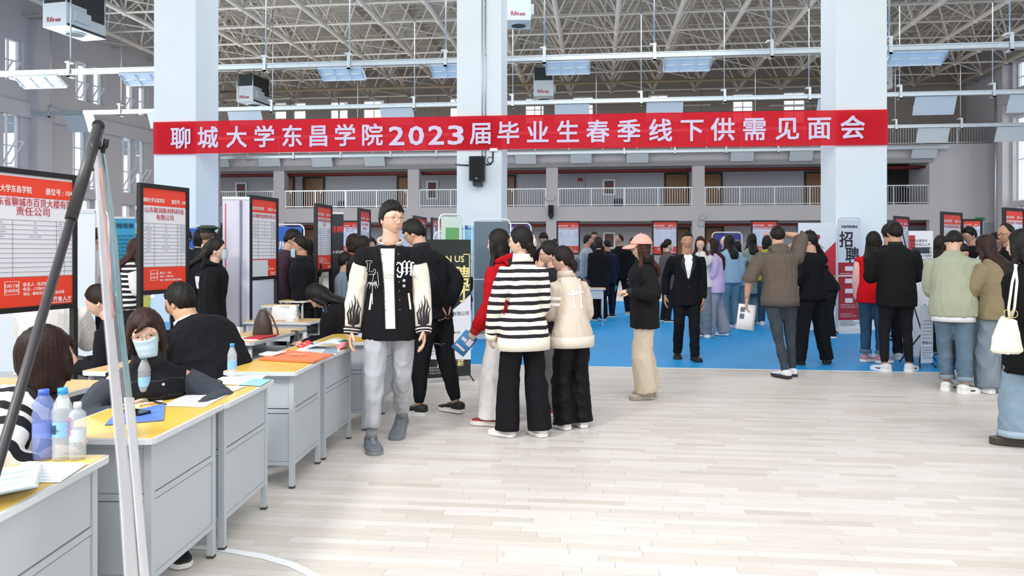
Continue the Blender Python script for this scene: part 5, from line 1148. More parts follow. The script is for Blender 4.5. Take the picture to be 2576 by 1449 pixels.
def shoe(R, dd, lg, s, sh):
    A, Kn, an, sp_ = lg; L = .155*s; yaw = math.radians(sp_.get('yaw', -dd*8 if 'yaw' not in sp_ else 0)); pit = math.radians(sp_.get('pitch', 0))
    M_ = MX.Translation((an.x, an.y, an.z-.047*s)) @ MX.Rotation(yaw, 4, 'Z') @ MX.Rotation(pit, 4, 'X'); W_ = .052*s/1.0*.58
    st = [(-.28, .55, .050), (-.25, .8, .060), (-.15, .92, .066), (0, .90, .060), (.15, .92, .046), (.32, 1.08, .036), (.48, 1.12, .030), (.6, .98, .026), (.69, .68, .020), (.72, .4, .012)]
    zs = sh.get('sole', .022); up = MB(); up.smooth = True; up.M = M_; rr_ = []
    for y, w, h in st:
        w_ = w*W_; h_ = h*s/1.7*1.15; ring_ = []
        for j in range(12):
            t = j*2*math.pi/12; cx_, cz_ = math.cos(t), math.sin(t); ring_.append((math.copysign(abs(cx_)**.8, cx_)*w_, y*L, zs*.6+max(0, h_*(.5+.5*math.copysign(abs(cz_)**.7, cz_)))))
        rr_.append(ring_)
    up.rings(rr_, 0); 
    up.tube([(0, -.02, .045), (0, -.015, .07), (0, -.012, .088)], [(.036, .05), (.036, .044), (.034, .04)], 14, 0, ref=(1, 0, 0))
    u_ = up.obj('shoe', mat(sh['c'], .6, bump=.2, bscale=150, var=.05), R)
    so = MB(); so.M = M_; so.smooth = False; rr_ = []
    ol = [(-.29, .5), (-.26, .82), (-.15, .96), (0, .94), (.15, .98), (.32, 1.14), (.48, 1.18), (.6, 1.06), (.7, .74), (.74, .4)]
    pts = [(w*W_, y*L) for y, w in ol]+[(-w*W_, y*L) for y, w in ol[::-1]]
    so.prism(pts, 0, zs); so.obj('sole', mat(sh.get('sc', '#ecebe6'), .6), u_)
    if sh.get('lace'):
        la = MB(); la.smooth = True; la.M = M_
        for y, z in ((.14, .060), (.21, .054), (.28, .048), (.35, .043)):
            z_ = z*s/1.7*1.12+zs*.5; la.tube([(-.018, y*L, z_-.004), (0, y*L+.004, z_+.003), (.018, y*L, z_-.004)], .0028, 6); la.tube([(-.018, y*L, z_-.004), (.018, y*L+.014, z_-.004)], .0025, 6)
        la.obj('laces', mat(sh['lace'], .7), u_)
    if sh.get('mark'):
        mk = MB(); mk.M = M_
        for q in (1, -1): mk.beam((q*W_*1.02, .05*L, .035), (q*W_*1.08, .38*L, .03), .004, .014)
        mk.obj('side_mark', mat(sh['mark'], .6), u_)
    if sh.get('sock'):
        sk = MB(); sk.smooth = True; d_ = (Kn-an).normalized(); sk.tube([an-V((0, 0, .01)), an+d_*.07], .036*s/1.7*1.0+.004, 12); sk.obj('sock', mat(sh['sock'], .9), R)
def project(o, target, build, name, m, back=False, out=.004, sub=.015):
    """lay flat print / appliqué cut from local XZ shapes onto the garment's own surface"""
    mb = MB(); build(mb); me = mb.mesh('p', [m]); bm = bmesh.new(); bm.from_mesh(me)
    bmesh.ops.triangulate(bm, faces=bm.faces)
    for _ in range(4):
        e = [x for x in bm.edges if x.calc_length() > sub*1.6]
        if not e: break
        bmesh.ops.subdivide_edges(bm, edges=e, cuts=1); bmesh.ops.triangulate(bm, faces=bm.faces)
    bv = BVHTree.FromPolygons([v.co.copy() for v in target.vertices], [tuple(p.vertices) for p in target.polygons]); dy = -1 if not back else 1
    lastY = None
    for v in bm.verts:
        hit = bv.ray_cast(V((v.co.x, -dy*1.5, v.co.z)), V((0, dy, 0)))
        if hit[0] is not None: v.co.y = hit[0].y-dy*out; lastY = v.co.y
        elif lastY is not None: v.co.y = lastY
    if back:
        bmesh.ops.reverse_faces(bm, faces=bm.faces)
    bm.to_mesh(me); bm.free(); me.update(); return link(name, me, o.root)
# ================================================================ the people, front group first
WHT = '#e9e8e3'
def vz(o, v):  # height above floor of picture row v at the person's distance
    return HC-(v-V0)/FPX*o.d
def poly(m, pts, mi=0): m.face([m.pt((p[0], 0, p[1])) for p in pts], mi)
FR = MX.Rotation(math.pi, 4, 'Z')
def star(m, x, z, r):
    pts = [(x+math.sin(a*math.pi/5)*(r if a % 2 == 0 else r*.42), z+math.cos(a*math.pi/5)*(r if a % 2 == 0 else r*.42)) for a in range(10)]
    c = m.pt((x, 0, z)); ids = [m.pt((p[0], 0, p[1])) for p in pts]
    for i in range(10): m.face((c, ids[i], ids[(i+1) % 10]))
def ribbon(m, pts, w):
    ids = []
    for i, p in enumerate(pts):
        a = pts[max(0, i-1)]; b = pts[min(len(pts)-1, i+1)]; dx, dz = b[0]-a[0], b[1]-a[1]; l = math.hypot(dx, dz) or 1; wi = (w[i] if isinstance(w, (list, tuple)) else w)/2
        ids.append((m.pt((p[0]-dz/l*wi, 0, p[1]+dx/l*wi)), m.pt((p[0]+dz/l*wi, 0, p[1]-dx/l*wi))))
    for a, b in zip(ids, ids[1:]): m.face((a[0], a[1], b[1], b[0]))
# --- young man in the varsity jacket
o = person('varsity', 982, 'person in black and cream varsity jacket, grey sweatpants and glasses, walking beside the desks', vf=1118, vt=511, face=172, hyaw=34, hpitch=0, a1=2, skin='#dcae90', spiky=.005, fat=.93, hairc='#1a1715',
    armL=(-.03, .03, -.31), armR=(.05, .0, -.31), glasses='#b08a60', shh=.006,
    legR={'a': (.075, .06, .047), 'yaw': 12}, legL={'a': (-.045, -.16, .085), 'yaw': -16, 'pitch': -28, 'pole': (0, 1, .1)},
    legs=dict(kind='straight', c='#aeb0b6', hem=.085, w=1, var=.05), shoes=dict(c='#6b7079', sc='#83868a', sole=.026, lace='#9ba0a6', sock='#8a8c92'),
    top=dict(kind='jacket', c='#17161a', hem=-.29, ease=1.24, arm=1.35, cuff='#2a1d20', cuff2='#efe9df', cuffr=.72, sleeve_c='#e6dfd0', drop=.26, open_collar='#ebebee', fold=.012, hw=.98))
T_ = o.top.data; c7 = o.S(1.0)[0]
def tee(m):
    m.M = FR; zt = c7.z-.05; zb = vz(o, 822)
    m.M = FR; poly(m, [(-.07, zt), (.035, zt), (.03, zt-.25), (.04, zb), (-.035, zb), (-.045, zt-.3)])
project(o, T_, tee, 'tee_shirt', mat('#e4e3da', .85, bump=.3, bscale=40), out=.006)
def tee2(m): m.M = FR; m.text('NYTOY', .05, -.04, c7.z-.27, 0, 0, 'l', w=.07)
project(o, T_, tee2, 'shirt_print', mat('#b9b9b4', .8), out=.009)
def trim(m):
    m.M = FR; zt = c7.z-.03; zb = vz(o, 824)
    ribbon(m, [(-.075, zt), (-.055, zt-.16), (-.044, zt-.3), (-.034, zb)], .006); ribbon(m, [(.037, zt), (.032, zt-.25), (.042, zb)], .006)
project(o, T_, trim, 'front_edges', mat('#26242a', .8), out=.011)
def logos(m):
    m.M = FR @ MX.Translation((.115, 0, c7.z-.245)) @ MX.Scale(.88, 4)
    [ribbon(m, [(x-.012, -.004), (x, .012), (x, .095), (x+.012, .112)], [.004, .019, .019, .004]) for x in (-.03, .008, .045)]
    ribbon(m, [(-.028, .1), (-.008, .118), (.006, .1)], [.004, .016, .004]); ribbon(m, [(.010, .1), (.03, .118), (.043, .1)], [.004, .016, .004]); ribbon(m, [(-.03, .06), (.045, .06)], .006); ribbon(m, [(-.03, .03), (.045, .03)], .004)
    ribbon(m, [(-.078, .085), (-.066, .105), (-.048, .1), (-.04, .085)], [.004, .014, .016, .006]); ribbon(m, [(-.062, .07), (-.07, .04), (-.05, .02), (-.035, .03)], [.006, .012, .014, .004]); ribbon(m, [(-.074, .012), (-.066, -.012), (-.045, -.016), (-.03, -.002)], [.004, .016, .014, .004])
    ribbon(m, [(.04, .0), (.056, -.010), (.076, .012)], [.01, .016, .003]); ribbon(m, [(.05, .1), (.066, .104), (.07, .09)], [.008, .01, .002])
    star(m, -.015, -.045, .018); star(m, -.015, -.09, .018)
project(o, T_, logos, 'chest_letter', mat('#e8e8ee', .7), out=.010)
def la(m):
    m.M = FR @ MX.Translation((-.145, 0, c7.z-.19))
    def out(pts): ribbon(m, pts+[pts[0]], .004)
    out([(-.03, .05), (.015, .05), (.012, .035), (.0, .035), (-.008, -.03), (.02, -.03), (.03, -.01), (.042, -.012), (.035, -.05), (-.04, -.05), (-.036, -.035), (-.026, -.032), (-.018, .035), (-.03, .037)])
    out([(.01, -.13), (.03, -.04), (.055, -.03), (.065, -.13), (.05, -.13), (.046, -.1), (.03, -.1), (.026, -.13)])
    for a, l_ in ((-80, .05), (-55, .055), (-30, .05), (30, .05), (55, .05), (80, .04), (-100, .04), (100, .035)):
        a = math.radians(a); ribbon(m, [(.018, -.115), (.018+math.sin(a)*l_*.6, -.11-.01*math.cos(a)), (.018+math.sin(a)*l_, -.135-math.cos(a)*l_*.5)], [.006, .008, .002])
    ribbon(m, [(.018, -.115), (.016, -.2), (.018, -.27)], .006)
project(o, T_, la, 'palm_patch', mat('#b9bcc2', .7), out=.010)
def snaps(m):
    for i in range(7):
        for x, mm in ((-.058+.004*i, 0), (.06+.002*i, 0)):
            m.ball((-x, 0, c7.z-.09-.068*i), (.0055, .001, .0055), 8, 4)
project(o, T_, snaps, 'snaps', mat('#9c9da3', .3, .5), out=.013)
def flames(sgn):
    def f(m):
        A, E, T = o.AR[sgn]; e = E.lerp(T, .62); m.M = MX.Translation((e.x+.0, 0, e.z)) @ FR
        for x, h, w in ((-.03, .09, .012), (-.012, .12, .016), (.008, .16, .018), (.026, .13, .016), (.04, .08, .01)): ribbon(m, [(x, -.05), (x*1.2-.006, h*.2), (x*1.1+.008, h*.6), (x, h)], [w*1.2, w, w*.6, .002])
        ribbon(m, [(-.035, -.045), (0, -.06), (.04, -.045)], .03); ribbon(m, [(0, -.06), (.004, -.11)], [.018, .01])
    return f
for g in (-1, 1): project(o, o.slv.data, flames(g), 'flame_patch', mat('#16151a', .7), out=.005)
def pk(m):
    for g in (-1, 1): m.M = MX.Identity(4); ribbon(m, [(g*.150, c7.z-.50), (g*.135, c7.z-.38)], .014)
project(o, T_, pk, 'pocket_trim', mat('#e6dfd0', .7), out=.008); varsity = o
# --- bowed man in black behind him
o = person('bowed', 1092, 'person in black jacket and black track pants, head bowed and hands behind the back', vf=1040, H=1.77, face=300, a0=2, a1=24, hpitch=32, hyaw=12, hairc='#15130f', glasses='#2a2622', skin='#c99a7a',
    armL='back', armR='back', legL={'a': (-.06, .05, .047)}, legR={'a': (.07, -.09, .047)}, legs=dict(kind='jogger', c='#1a1b1f', hem=.06), shoes=dict(c='#1d1e21', sc='#e4e3df', sole=.03, lace='#2c2c2f', mark='#dddddd'),
    top=dict(kind='jacket', c='#15181c', hem=-.14, ease=1.22, arm=1.2, collar='#15181c', collar_h=.04, fold=.014))
def pr(m): m.M = MX.Identity(4); m.text('▬▬▬', .02, .0, .62, 0, 0, 'c', .01, w=.07); m.text('━━━', .02, 0, .60, 0, 0, 'c', w=.06)
project(o, o.legs.data, pr, 'leg_print', mat('#9a9ca0', .7), back=True)
# --- striped sweater
o = person('striped', 1318, 'person in black and white striped polo sweater and wide black trousers, seen from behind', vf=1098, vt=572, face=338, a1=4, hyaw=42, fat=.82, female=True, hair='bun', glasses='#c9b4a4', skin='#e0b598', hairc='#14110f',
    armL=(-.055, .05, -.30), armR=(-.01, .12, -.25), poleL=(-.8, -.8, -.3), legL={'a': (-.075, .03, .047), 'yaw': 34}, legR={'a': (.075, -.02, .047), 'yaw': 6},
    legs=dict(kind='wide', c='#16161a', hem=.03, vs=3), shoes=dict(c='#edece8', sc='#f2f1ee', sole=.026, lace='#f5f5f5'),
    top=dict(kind='sweater', m=stripes('#ece9dd', '#1d151f', .0625, .47, off=.3), hem=-.30, ease=1.42, arm=1.45, cuff='#e8e3d2', hemband='#e8e3d2', hbg=1.0, collar='#efece0', collar_r=.078, collar_h=.045, fold=.012, cuffr=.7, hw=.96))
m = MB(); m.smooth = True; m.M = o.HM; k = o.k; rr_ = [V((.0+.03*math.cos(t)*.6, -.128*k+.004*math.sin(t), .0+.03*math.sin(t))) for t in [j*.45 for j in range(15)]]
m.tube([V((-.005, -.118*k, .055)), V((.0, -.126*k, .02)), V((.004, -.124*k, -.06))], .0045, 8); m.tube(rr_, .0045, 8); m.obj('hair_clip', mat('#e9e0cf', .4), o.root); striped = o
# --- red sweater
o = person('red', 1268, 'person in red sweater and white wide trousers with long black hair, holding a blue leaflet', vf=1066, vt=580, face=292, a1=5, female=True, hair='long', hairlen=.42, skin='#e3b9a0',
    armL='hangfwd', armR=(.04, .1, -.27), legs=dict(kind='wide', c='#e4e1e0', hem=.035), shoes=dict(c='#a02331', sc='#efe9e6', sole=.035, lace='#ead8d6'),
    legL={'a': (-.06, .05, .047)}, legR={'a': (.06, .0, .047)},
    top=dict(kind='sweater', c='#b3141f', hem=-.26, ease=1.42, arm=1.5, cuffr=.55, cuff='#a3121c', hood=True, fold=.014, r=.9)); red = o
# --- beige jacket
o = person('beige', 1440, 'person in beige varsity jacket with white crosses on the back and a blue hair clip', vf=1076, vt=620, face=332, fat=.92, a0=4, a1=18, hyaw=40, hpitch=6, female=True, hair='bun', glasses='#caa79a', skin='#e0b398', hairc='#1c1512',
    armL='hold', armR=(.03, .12, -.24), legs=dict(kind='wide', c='#0f0f12', hem=.028, r=.6), shoes=dict(c='#ecebe8', sc='#f1f0ed', sole=.026),
    top=dict(kind='jacket', c='#d5c7b7', hem=-.20, ease=1.42, arm=1.4, hemband='#dfd4c6', hbg=1.0, cuff='#d8cabb', collar='#d5c7b7', collar_r=.078, fold=.012, hw=.96))
c7 = o.S(1.0)[0]; zc = vz(o, 740)
def cross(m, x, z, h, w, t=.016):
    for pts in ([(x, z-h/2), (x+t, z-h/2+.02), (x+t*.45, z-h/2+.04), (x+t*.45, z+h*.15), (x+w/2-.015, z+h*.15), (x+w/2, z+h*.15+t*.5), (x+w/2-.015, z+h*.15+t), (x+t*.45, z+h*.15+t), (x+t*.9, z+h/2-.02), (x, z+h/2)],):
        full = pts+[(2*x-p[0], p[1]) for p in pts[::-1][1:-1]]; poly(m, full)
def back1(m):
    cross(m, -.035, zc-.03, .17, .10); cross(m, .035, zc-.02, .2, .12)
    m.M = MX.Translation((-.085, 0, zc+.095)) @ MX.Rotation(math.radians(-12), 4, 'Y'); m.text('ISSUE', .042, -.02, 0, 0, 0, 'l', .02, w=.09); m.M = MX.Translation((.03, 0, zc+.12)) @ MX.Rotation(math.radians(24), 4, 'Y'); m.text('PUR', .042, 0, 0, 0, 0, 'l', .02, w=.07)
project(o, o.top.data, back1, 'back_print', mat('#f0ece6', .7), back=True)
def hb(m): ribbon(m, [(x*.02, o.S(-.19)[0].z+.02) for x in range(-8, 9)], .008); ribbon(m, [(x*.02, o.S(-.19)[0].z-.005) for x in range(-8, 9)], .008)
m = MB(); m.smooth = True; A, E, T = o.AR[-1]
for f in (.35, .55): p = A.lerp(E, f); v = (E-A).normalized(); m.tube([p-v*.012, p+v*.012], .0475*o.s*1.4*1.42**.5*.97*.93, 16, cap=False)
m.obj('sleeve_stripes', mat('#eeebe6', .7), o.root)
m = MB(); m.M = o.HM @ MX.Translation((0.03, -.125*o.k, -.045)) @ MX.Rotation(.5, 4, 'Y'); m.box((-.02, -.012, -.05), (-.01, .012, .05)); m.box((.012, -.012, -.05), (.022, .012, .05)); m.box((-.02, -.012, -.052), (.022, .012, -.042)); m.box((-.02, -.012, .042), (.022, .012, .052)); m.box((.022, -.006, -.02), (.04, .006, .02)); m.obj('hair_clip', mat('#41566f', .4), o.root)
# --- friend with hand on the mouth between them
o = person('friend', 1402, 'person half hidden between striped sweater and beige jacket, hand at the mouth, black hair', d=6.75, vt=608, face=285, a1=8, hyaw=10, hpitch=8, female=True, hair='bun', skin='#ddb096', glasses='#8a776c',
    armL='mouth', armR='hold', poleL=(-.3, .2, -1), legs=dict(kind='straight', c='#8a8d93', hem=.03), shoes=dict(c='#d9534a', sc='#e8e8e8'), top=dict(kind='jacket', c='#26242a', hem=-.15, ease=1.2, arm=1.2))
# --- pink cap
o = person('pinkcap', 1622, 'person in pink baseball cap, black hoodie with back print and wide cream trousers', vf=1000, vt=594, face=272, a1=3, hyaw=3, female=True, hair='long', hairlen=.16, hth=.004, skin='#dcae90', hairc='#3a2115',
    armL=(-.03, .09, -.13), armR=(-.03, .08, -.14), poleL=(-.4, -1, -.3), poleR=(.4, -1, -.3), legs=dict(kind='wide', c='#d2c2ae', hem=.04, vs=4), shoes=dict(c='#b5aaa0', sc='#a79c90', sole=.03),
    legL={'a': (-.06, .0, .047)}, legR={'a': (.06, -.04, .047)},
    top=dict(kind='hoodie', c='#1b1b1d', hem=-.30, ease=1.5, arm=1.55, hood=True, cuffr=.5, cuff='#1b1b1d', fold=.02))
m = MB(); m.smooth = True; m.M = o.HM; k = o.k; n = 40; rr_ = []
for z in np.linspace(.22, 1, 12):
    zz_ = math.sin(math.asin(min(1, z)));  X, Y, Z = head_surface(np.linspace(-math.pi, math.pi, n, endpoint=False), np.full(n, zz_), k, feat=False); g = 1.27; rr_.append([(X[i]*g, Y[i]*g-.004, Z[i]*1.22+.004) for i in range(n)])
m.rings(rr_, 0); m.ball((0, 0, .117*k*1.22+.004), .006, 8, 5)
def visor(m, k, tilt=.35, L=.075):
    top_, bot = [], []
    for i in range(13):
        a = math.radians(-62+124*i/12); r0 = .096; x = math.sin(a)*r0*k*.98; y = math.cos(a)*.118*k; e = math.cos(a*1.25)**.6 if abs(a) < 1.2 else 0
        top_.append([(x, y-.01, .032*k), (x*1.02, y+L*e*.55, .032*k-L*e*.18-abs(x)*.15), (x*1.0, y+L*e, .030*k-L*e*.42-abs(x)*.25)])
    ids = [[m.pt(p) for p in r_] for r_ in top_]; ids2 = [[m.pt((p[0], p[1], p[2]-.006)) for p in r_] for r_ in top_]
    for a, b in zip(ids, ids[1:]):
        for j in range(2): m.face((a[j], b[j], b[j+1], a[j+1]), 0, True)
    for a, b in zip(ids2, ids2[1:]):
        for j in range(2): m.face((a[j+1], b[j+1], b[j], a[j]), 0, True)
    for a, b, c, d in zip(ids, ids[1:], ids2, ids2[1:]): m.face((a[2], b[2], d[2], c[2]), 0, True)
cp = m.obj('cap', mat('#eaa79a', .85, bump=.2, bscale=150), o.root)
m = MB(); m.M = o.HM; visor(m, k); m.obj('visor', mat('#eaa79a', .85, bump=.2, bscale=150), cp)
m = MB(); m.M = o.HM; m.tube([V((-.04*k, -.108*k, .01)), V((0, -.118*k, .005)), V((.04*k, -.108*k, .01))], .008, 6); m.tube([V((0.01, -.118*k, .0)), V((.02, -.125*k, -.06))], .005, 6); m.obj('strap', mat('#e39a8c', .8), cp)
def hb2(m):
    z = vz(o, 725); R_ = random.Random(3)
    for i in range(26): x = R_.uniform(-.09, .07); zz_ = z+R_.uniform(-.1, .1); m.box((x, 0, zz_), (x+R_.uniform(.01, .03), .0005, zz_+R_.uniform(.008, .03)))
project(o, o.top.data, hb2, 'back_print', mat('#a59bb0', .7), back=True); pink = o
# --- suit
o = person('suit', 1727, 'person in black suit with white open-necked shirt walking towards the camera', vf=903, vt=584, face=183, hyaw=0, hpitch=4, a1=2, hair='crop', skin='#b9825f', armL='hang', armR=(.05, -.06, -.29), fat=1.02,
    legL={'a': (-.05, .08, .047)}, legR={'a': (.06, -.07, .06), 'pitch': -10}, legs=dict(kind='straight', c='#141519', hem=.03), shoes=dict(c='#141414', sc='#111111', sole=.02),
    top=dict(kind='blazer', c='#121317', vneck=True, hem=-.34, ease=1.2, arm=1.12, fold=.008, hw=1.02))
c7 = o.S(1.0)[0]
def sv(m): m.M = FR; poly(m, [(-.05, c7.z-.022), (.05, c7.z-.022), (.055, c7.z-.12), (.012, c7.z-.34), (-.012, c7.z-.34), (-.055, c7.z-.12)])
project(o, o.top.data, sv, 'shirt', mat('#e6e9f1', .7, bump=.2, bscale=30), out=.006)
def lp(m):
    m.M = FR
    for g in (-1, 1): ribbon(m, [(g*.058, c7.z-.04), (g*.078, c7.z-.15), (g*.02, c7.z-.33)], [.03, .05, .014])
project(o, o.top.data, lp, 'lapels', mat('#0e0f12', .7), out=.012)
def co_(m):
    m.M = FR
    for g in (-1, 1): poly(m, [(g*.004, c7.z-.03), (g*.045, c7.z-.022), (g*.058, c7.z-.06), (g*.036, c7.z-.10)][::g])
project(o, o.top.data, co_, 'shirt_collar', mat('#f0f2f8', .7), out=.016)
def bt(m): m.ball((0, 0, c7.z-.36), (.008, .002, .008), 8, 5); m.ball((0, 0, c7.z-.45), (.008, .002, .008), 8, 5)
project(o, o.top.data, bt, 'buttons', mat('#55504c', .4), out=.016); suit = o
# --- grey hoodie
o = person('greyhood', 1962, 'person in grey-brown hoodie and dark jeans from behind, holding a white sheet, one arm raised', vf=948, vt=566, face=8, a0=2, a1=6, side=-2, hyaw=-4, hpitch=8, hair='crop', skin='#c9967a',
    armL=(-.09, .02, -.28), armR=lambda q: q.head+V((.04, .11, .03)), poleR=(1, .1, .15), poleL=(-.6, -.6, -.2), fat=1.08,
    legL={'a': (.02, -.06, .047), 'yaw': 30}, legR={'a': (.09, .05, .047), 'yaw': 0}, legs=dict(kind='slim', c='#3c444c', hem=.035, var=.2), shoes=dict(c='#d8dde0', sc='#23272c', sole=.03, mark='#5b6670'),
    top=dict(kind='hoodie', c='#5f564e', hem=-.13, ease=1.35, arm=1.4, hood=True, slen=.55, hemband='#544c45', hbg=1.01, fold=.018, cuffr=1.0)); greyh = o
# --- black jacket, hand at brow
o = person('brow', 2045, 'person in plain black jacket and trousers, hand raised to the forehead', vf=917, vt=584, face=335, hyaw=38, hpitch=4, a1=4, skin='#c4917a', glasses='#3a2f2a', armR='brow', poleR=(1, .1, .0), armL=(-.02, .14, -.2),
    legL={'a': (-.1, .04, .047)}, legR={'a': (.12, -.02, .047), 'yaw': -50}, legs=dict(kind='baggy', c='#17181b', hem=.03), shoes=dict(c='#1c1c1e', sc='#1a1a1a'), top=dict(kind='jacket', c='#15161a', hem=-.12, ease=1.25, arm=1.25))
# --- right hand group
o = person('redvest', 2195, 'person in red vest over pink shirt, long black hair and cuffed blue jeans', vf=912, vt=584, face=35, hyaw=-18, female=True, hair='long', hairlen=.45, skin='#dbaa90',
    legs=dict(kind='straight', c='#33506a', hem=.07, cuff='#5a7288', var=.2), shoes=dict(c='#c58d92', sc='#eeeeea', sole=.035, mark='#e9e4e2'), legL={'a': (-.05, .0, .047), 'yaw': -30}, legR={'a': (.06, .0, .047), 'yaw': -40},
    top=dict(kind='vest', c='#d4131d', hem=-.22, ease=1.35, arm=1.15, sleeve_c='#e7b9b6', collar='#d4131d', hw=1.08))
o = person('blackback', 2255, 'person in square black jacket seen from behind with shaved nape and white trainers', vf=935, vt=560, face=4, a1=4, hair='fade', skin='#c1906f', armL='hold', armR='hold', poleL=(-.7, -.5, -.8), poleR=(.7, -.5, -.8), fat=1.15,
    legL={'a': (-.07, .02, .047), 'yaw': 20}, legR={'a': (.10, .03, .047), 'yaw': -40}, legs=dict(kind='slim', c='#1e1f22', hem=.06), shoes=dict(c='#e3e5ea', sc='#f0f1f2', sole=.035, mark='#3a4a6a'),
    top=dict(kind='jacket', c='#17181a', hem=-.28, ease=1.35, arm=1.3, collar='#141518', collar_h=.045, fold=.008, hw=1.05))
o = person('sage', 2398, 'person in sage green overshirt looking down, blue jeans and black and white trainers', vf=984, vt=578, H=1.70, face=28, a0=4, a1=22, hyaw=-12, hpitch=34, hair='fade', skin='#cf9f85', armL='holdlow', armR='hold', poleR=(.8, -.6, -.9), fat=1.15,
    legL={'a': (-.03, .02, .047), 'yaw': -25}, legR={'a': (.06, -.06, .047), 'yaw': -40}, legs=dict(kind='straight', c='#5d7183', hem=.07, cuff='#7f8d98', var=.15), shoes=dict(c='#dcdddb', sc='#eceae6', sole=.04, lace='#2a2a2a', mark='#24262a'),
    top=dict(kind='shirt', c='#9ea38e', hem=-.22, ease=1.42, arm=1.35, collar='#9ba08b', collar_h=.03, fold=.018, hw=1.05))
m = MB(); q = o.S(-.28)[0]; m.tube([q+V((0, 0, .05)), q+V((0, 0, -.02))], [(o.W0*.93, o.D0*.98)]*2, 24, ref=(1, 0, 0)); m.obj('white_shirt_tail', mat('#e2e4e6', .8), o.root)
o = person('whiteshirt', 2478, 'person in white shirt and grey jeans mostly behind the olive sweater', d=8.3, vt=592, H=1.66, face=40, a1=26, hpitch=30, skin='#cfa088', armL='hold', armR='hold', legs=dict(kind='straight', c='#6e7f8e', hem=.04), shoes=dict(c='#d8d8d8'), top=dict(kind='shirt', c='#e0e4ea', hem=-.12, ease=1.3, arm=1.2, collar='#8896a6', collar_r=.08))
o = person('olive', 2508, 'person in olive sweater with long brown hair and pale jeans, reading a leaflet', vf=988, vt=600, H=1.62, face=330, a1=14, hyaw=-5, hpitch=14, female=True, hair='long', hairlen=.50, hairc='#2e1d18', skin='#dcae96', armL='hold', armR='holdlow', poleL=(-.9, -.6, -.7), fat=1.12,
    legL={'a': (-.07, .02, .047), 'yaw': -10}, legR={'a': (.05, .02, .047)}, legs=dict(kind='wide', c='#7a8792', hem=.035, var=.15), shoes=dict(c='#e6e9ee', sc='#f1f2f4', sole=.035), top=dict(kind='sweater', c='#86795f', hem=-.20, ease=1.5, arm=1.5, cuffr=.6, fold=.018)); olive = o
o = person('coat', 2590, 'person in black coat and pale jeans at the right edge with a cream tote bag', vf=1118, vt=640, H=1.60, face=322, a1=6, female=True, hair='long', hairlen=.62, hairc='#17130f', skin='#dcae96', armL=(.0, .06, -.25), armR='hangfwd', fat=1.1,
    legL={'a': (-.08, .03, .047), 'yaw': 26}, legs=dict(kind='wide', c='#8399aa', hem=.045, cuff='#9fb1bf', var=.1), shoes=dict(c='#5a5048', sc='#3d362f', sole=.045), top=dict(kind='coat', c='#121215', hem=-.60, ease=1.4, arm=1.3, fold=.012)); coat = o
o = person('glasses', 2552, 'person with high forehead and black framed glasses at the right edge, looking left', d=8.9, vt=566, H=1.78, face=262, a1=12, hpitch=10, hair='bald', hairc='#1b1714', glasses='#241c1a', skin='#b98365', legs=dict(c='#22242a'), top=dict(kind='jacket', c='#15161a', hem=-.1, ease=1.2, arm=1.2), shoes=dict(c='#222222'))
o = person('cap', 2458, 'person with short black hair and glasses in black tee by the plain white board', d=11.2, vt=570, face=268, a1=12, hpitch=16, hair='short', glasses='#2a221f', skin='#c4937a', legs=dict(c='#22242a'), top=dict(kind='jacket', c='#17181a', hem=-.1, ease=1.15, slen=.45), shoes=dict(c='#222222'))
o = person('behind', 2238, 'person whose ear and dark hair show left of the shaved nape', d=10.2, vt=565, face=10, hair='fade', skin='#c08d70', legs=dict(c='#22242a'), top=dict(kind='jacket', c='#1c1d22', hem=-.1), shoes=dict(c='#dddddd'))
o = person('checked', 2412, 'person in black and white checked shirt hidden behind the sage overshirt', d=9.2, vt=610, H=1.55, face=200, hpitch=25, a1=20, skin='#c9977c', legs=dict(c='#30343c'), top=dict(kind='shirt', m=stripes('#c9ccd4', '#2a2d36', .04, .6), hem=-.1), shoes=dict(c='#333333'))
o = person('brownhair', 2362, 'person with long dark brown hair left of the tall red topped board', d=10.6, vt=594, face=60, female=True, hair='long', hairlen=.4, hairc='#241712', skin='#d6a88e', legs=dict(c='#30343c'), top=dict(kind='jacket', c='#26201d', hem=-.1), shoes=dict(c='#333333'))
o = person('bend', 2092, 'person in black bending over a table behind the standing sign', d=12.7, vt=640, H=1.60, face=292, a0=25, a1=50, hpitch=20, female=True, hair='long', hairlen=.3, hairc='#3a231a', skin='#d6a88e', legs=dict(kind='straight', c='#17181b'), shoes=dict(c='#1a1a1a'), top=dict(kind='jacket', c='#17181c', hem=-.12, ease=1.1), armL='holdlow', armR='holdlow')
o = person('redcapright', 2509, 'person in dark top with red glasses, between white shirt and man in glasses', d=10.4, vt=588, face=230, hair='short', glasses='#a03038', skin='#c4937a', hairc='#20150f', hpitch=15, legs=dict(c='#22242a'), top=dict(kind='jacket', c='#1b1c20', hem=-.1), shoes=dict(c='#222222'))
# --- middle distance, blue court
o = person('lilac', 1800, 'person in lilac shirt and grey trousers with long reddish hair and face mask', vf=846, vt=600, face=285, hyaw=8, female=True, hair='long', hairlen=.40, hairc='#2f1714', mask=True, skin='#d9ab92', armL='hold', armR='hold', legL={'a': (-.06, .07, .047)}, legR={'a': (.06, -.09, .047)},
    legs=dict(kind='wide', c='#8f909c', hem=.03), shoes=dict(c='#eceef0', sc='#f4f4f4'), top=dict(kind='shirt', c='#c3aed3', hem=-.26, ease=1.5, arm=1.4, fold=.02))
o = person('denim', 1838, 'person in light blue denim jacket and blue jeans behind the lilac shirt', vf=826, vt=590, face=345, female=True, hair='long', hairlen=.2, skin='#d9ab92', legs=dict(kind='straight', c='#5f8193', hem=.03), shoes=dict(c='#e5e5e5'), top=dict(kind='jacket', c='#8fb0c6', hem=-.15, ease=1.5, arm=1.5))
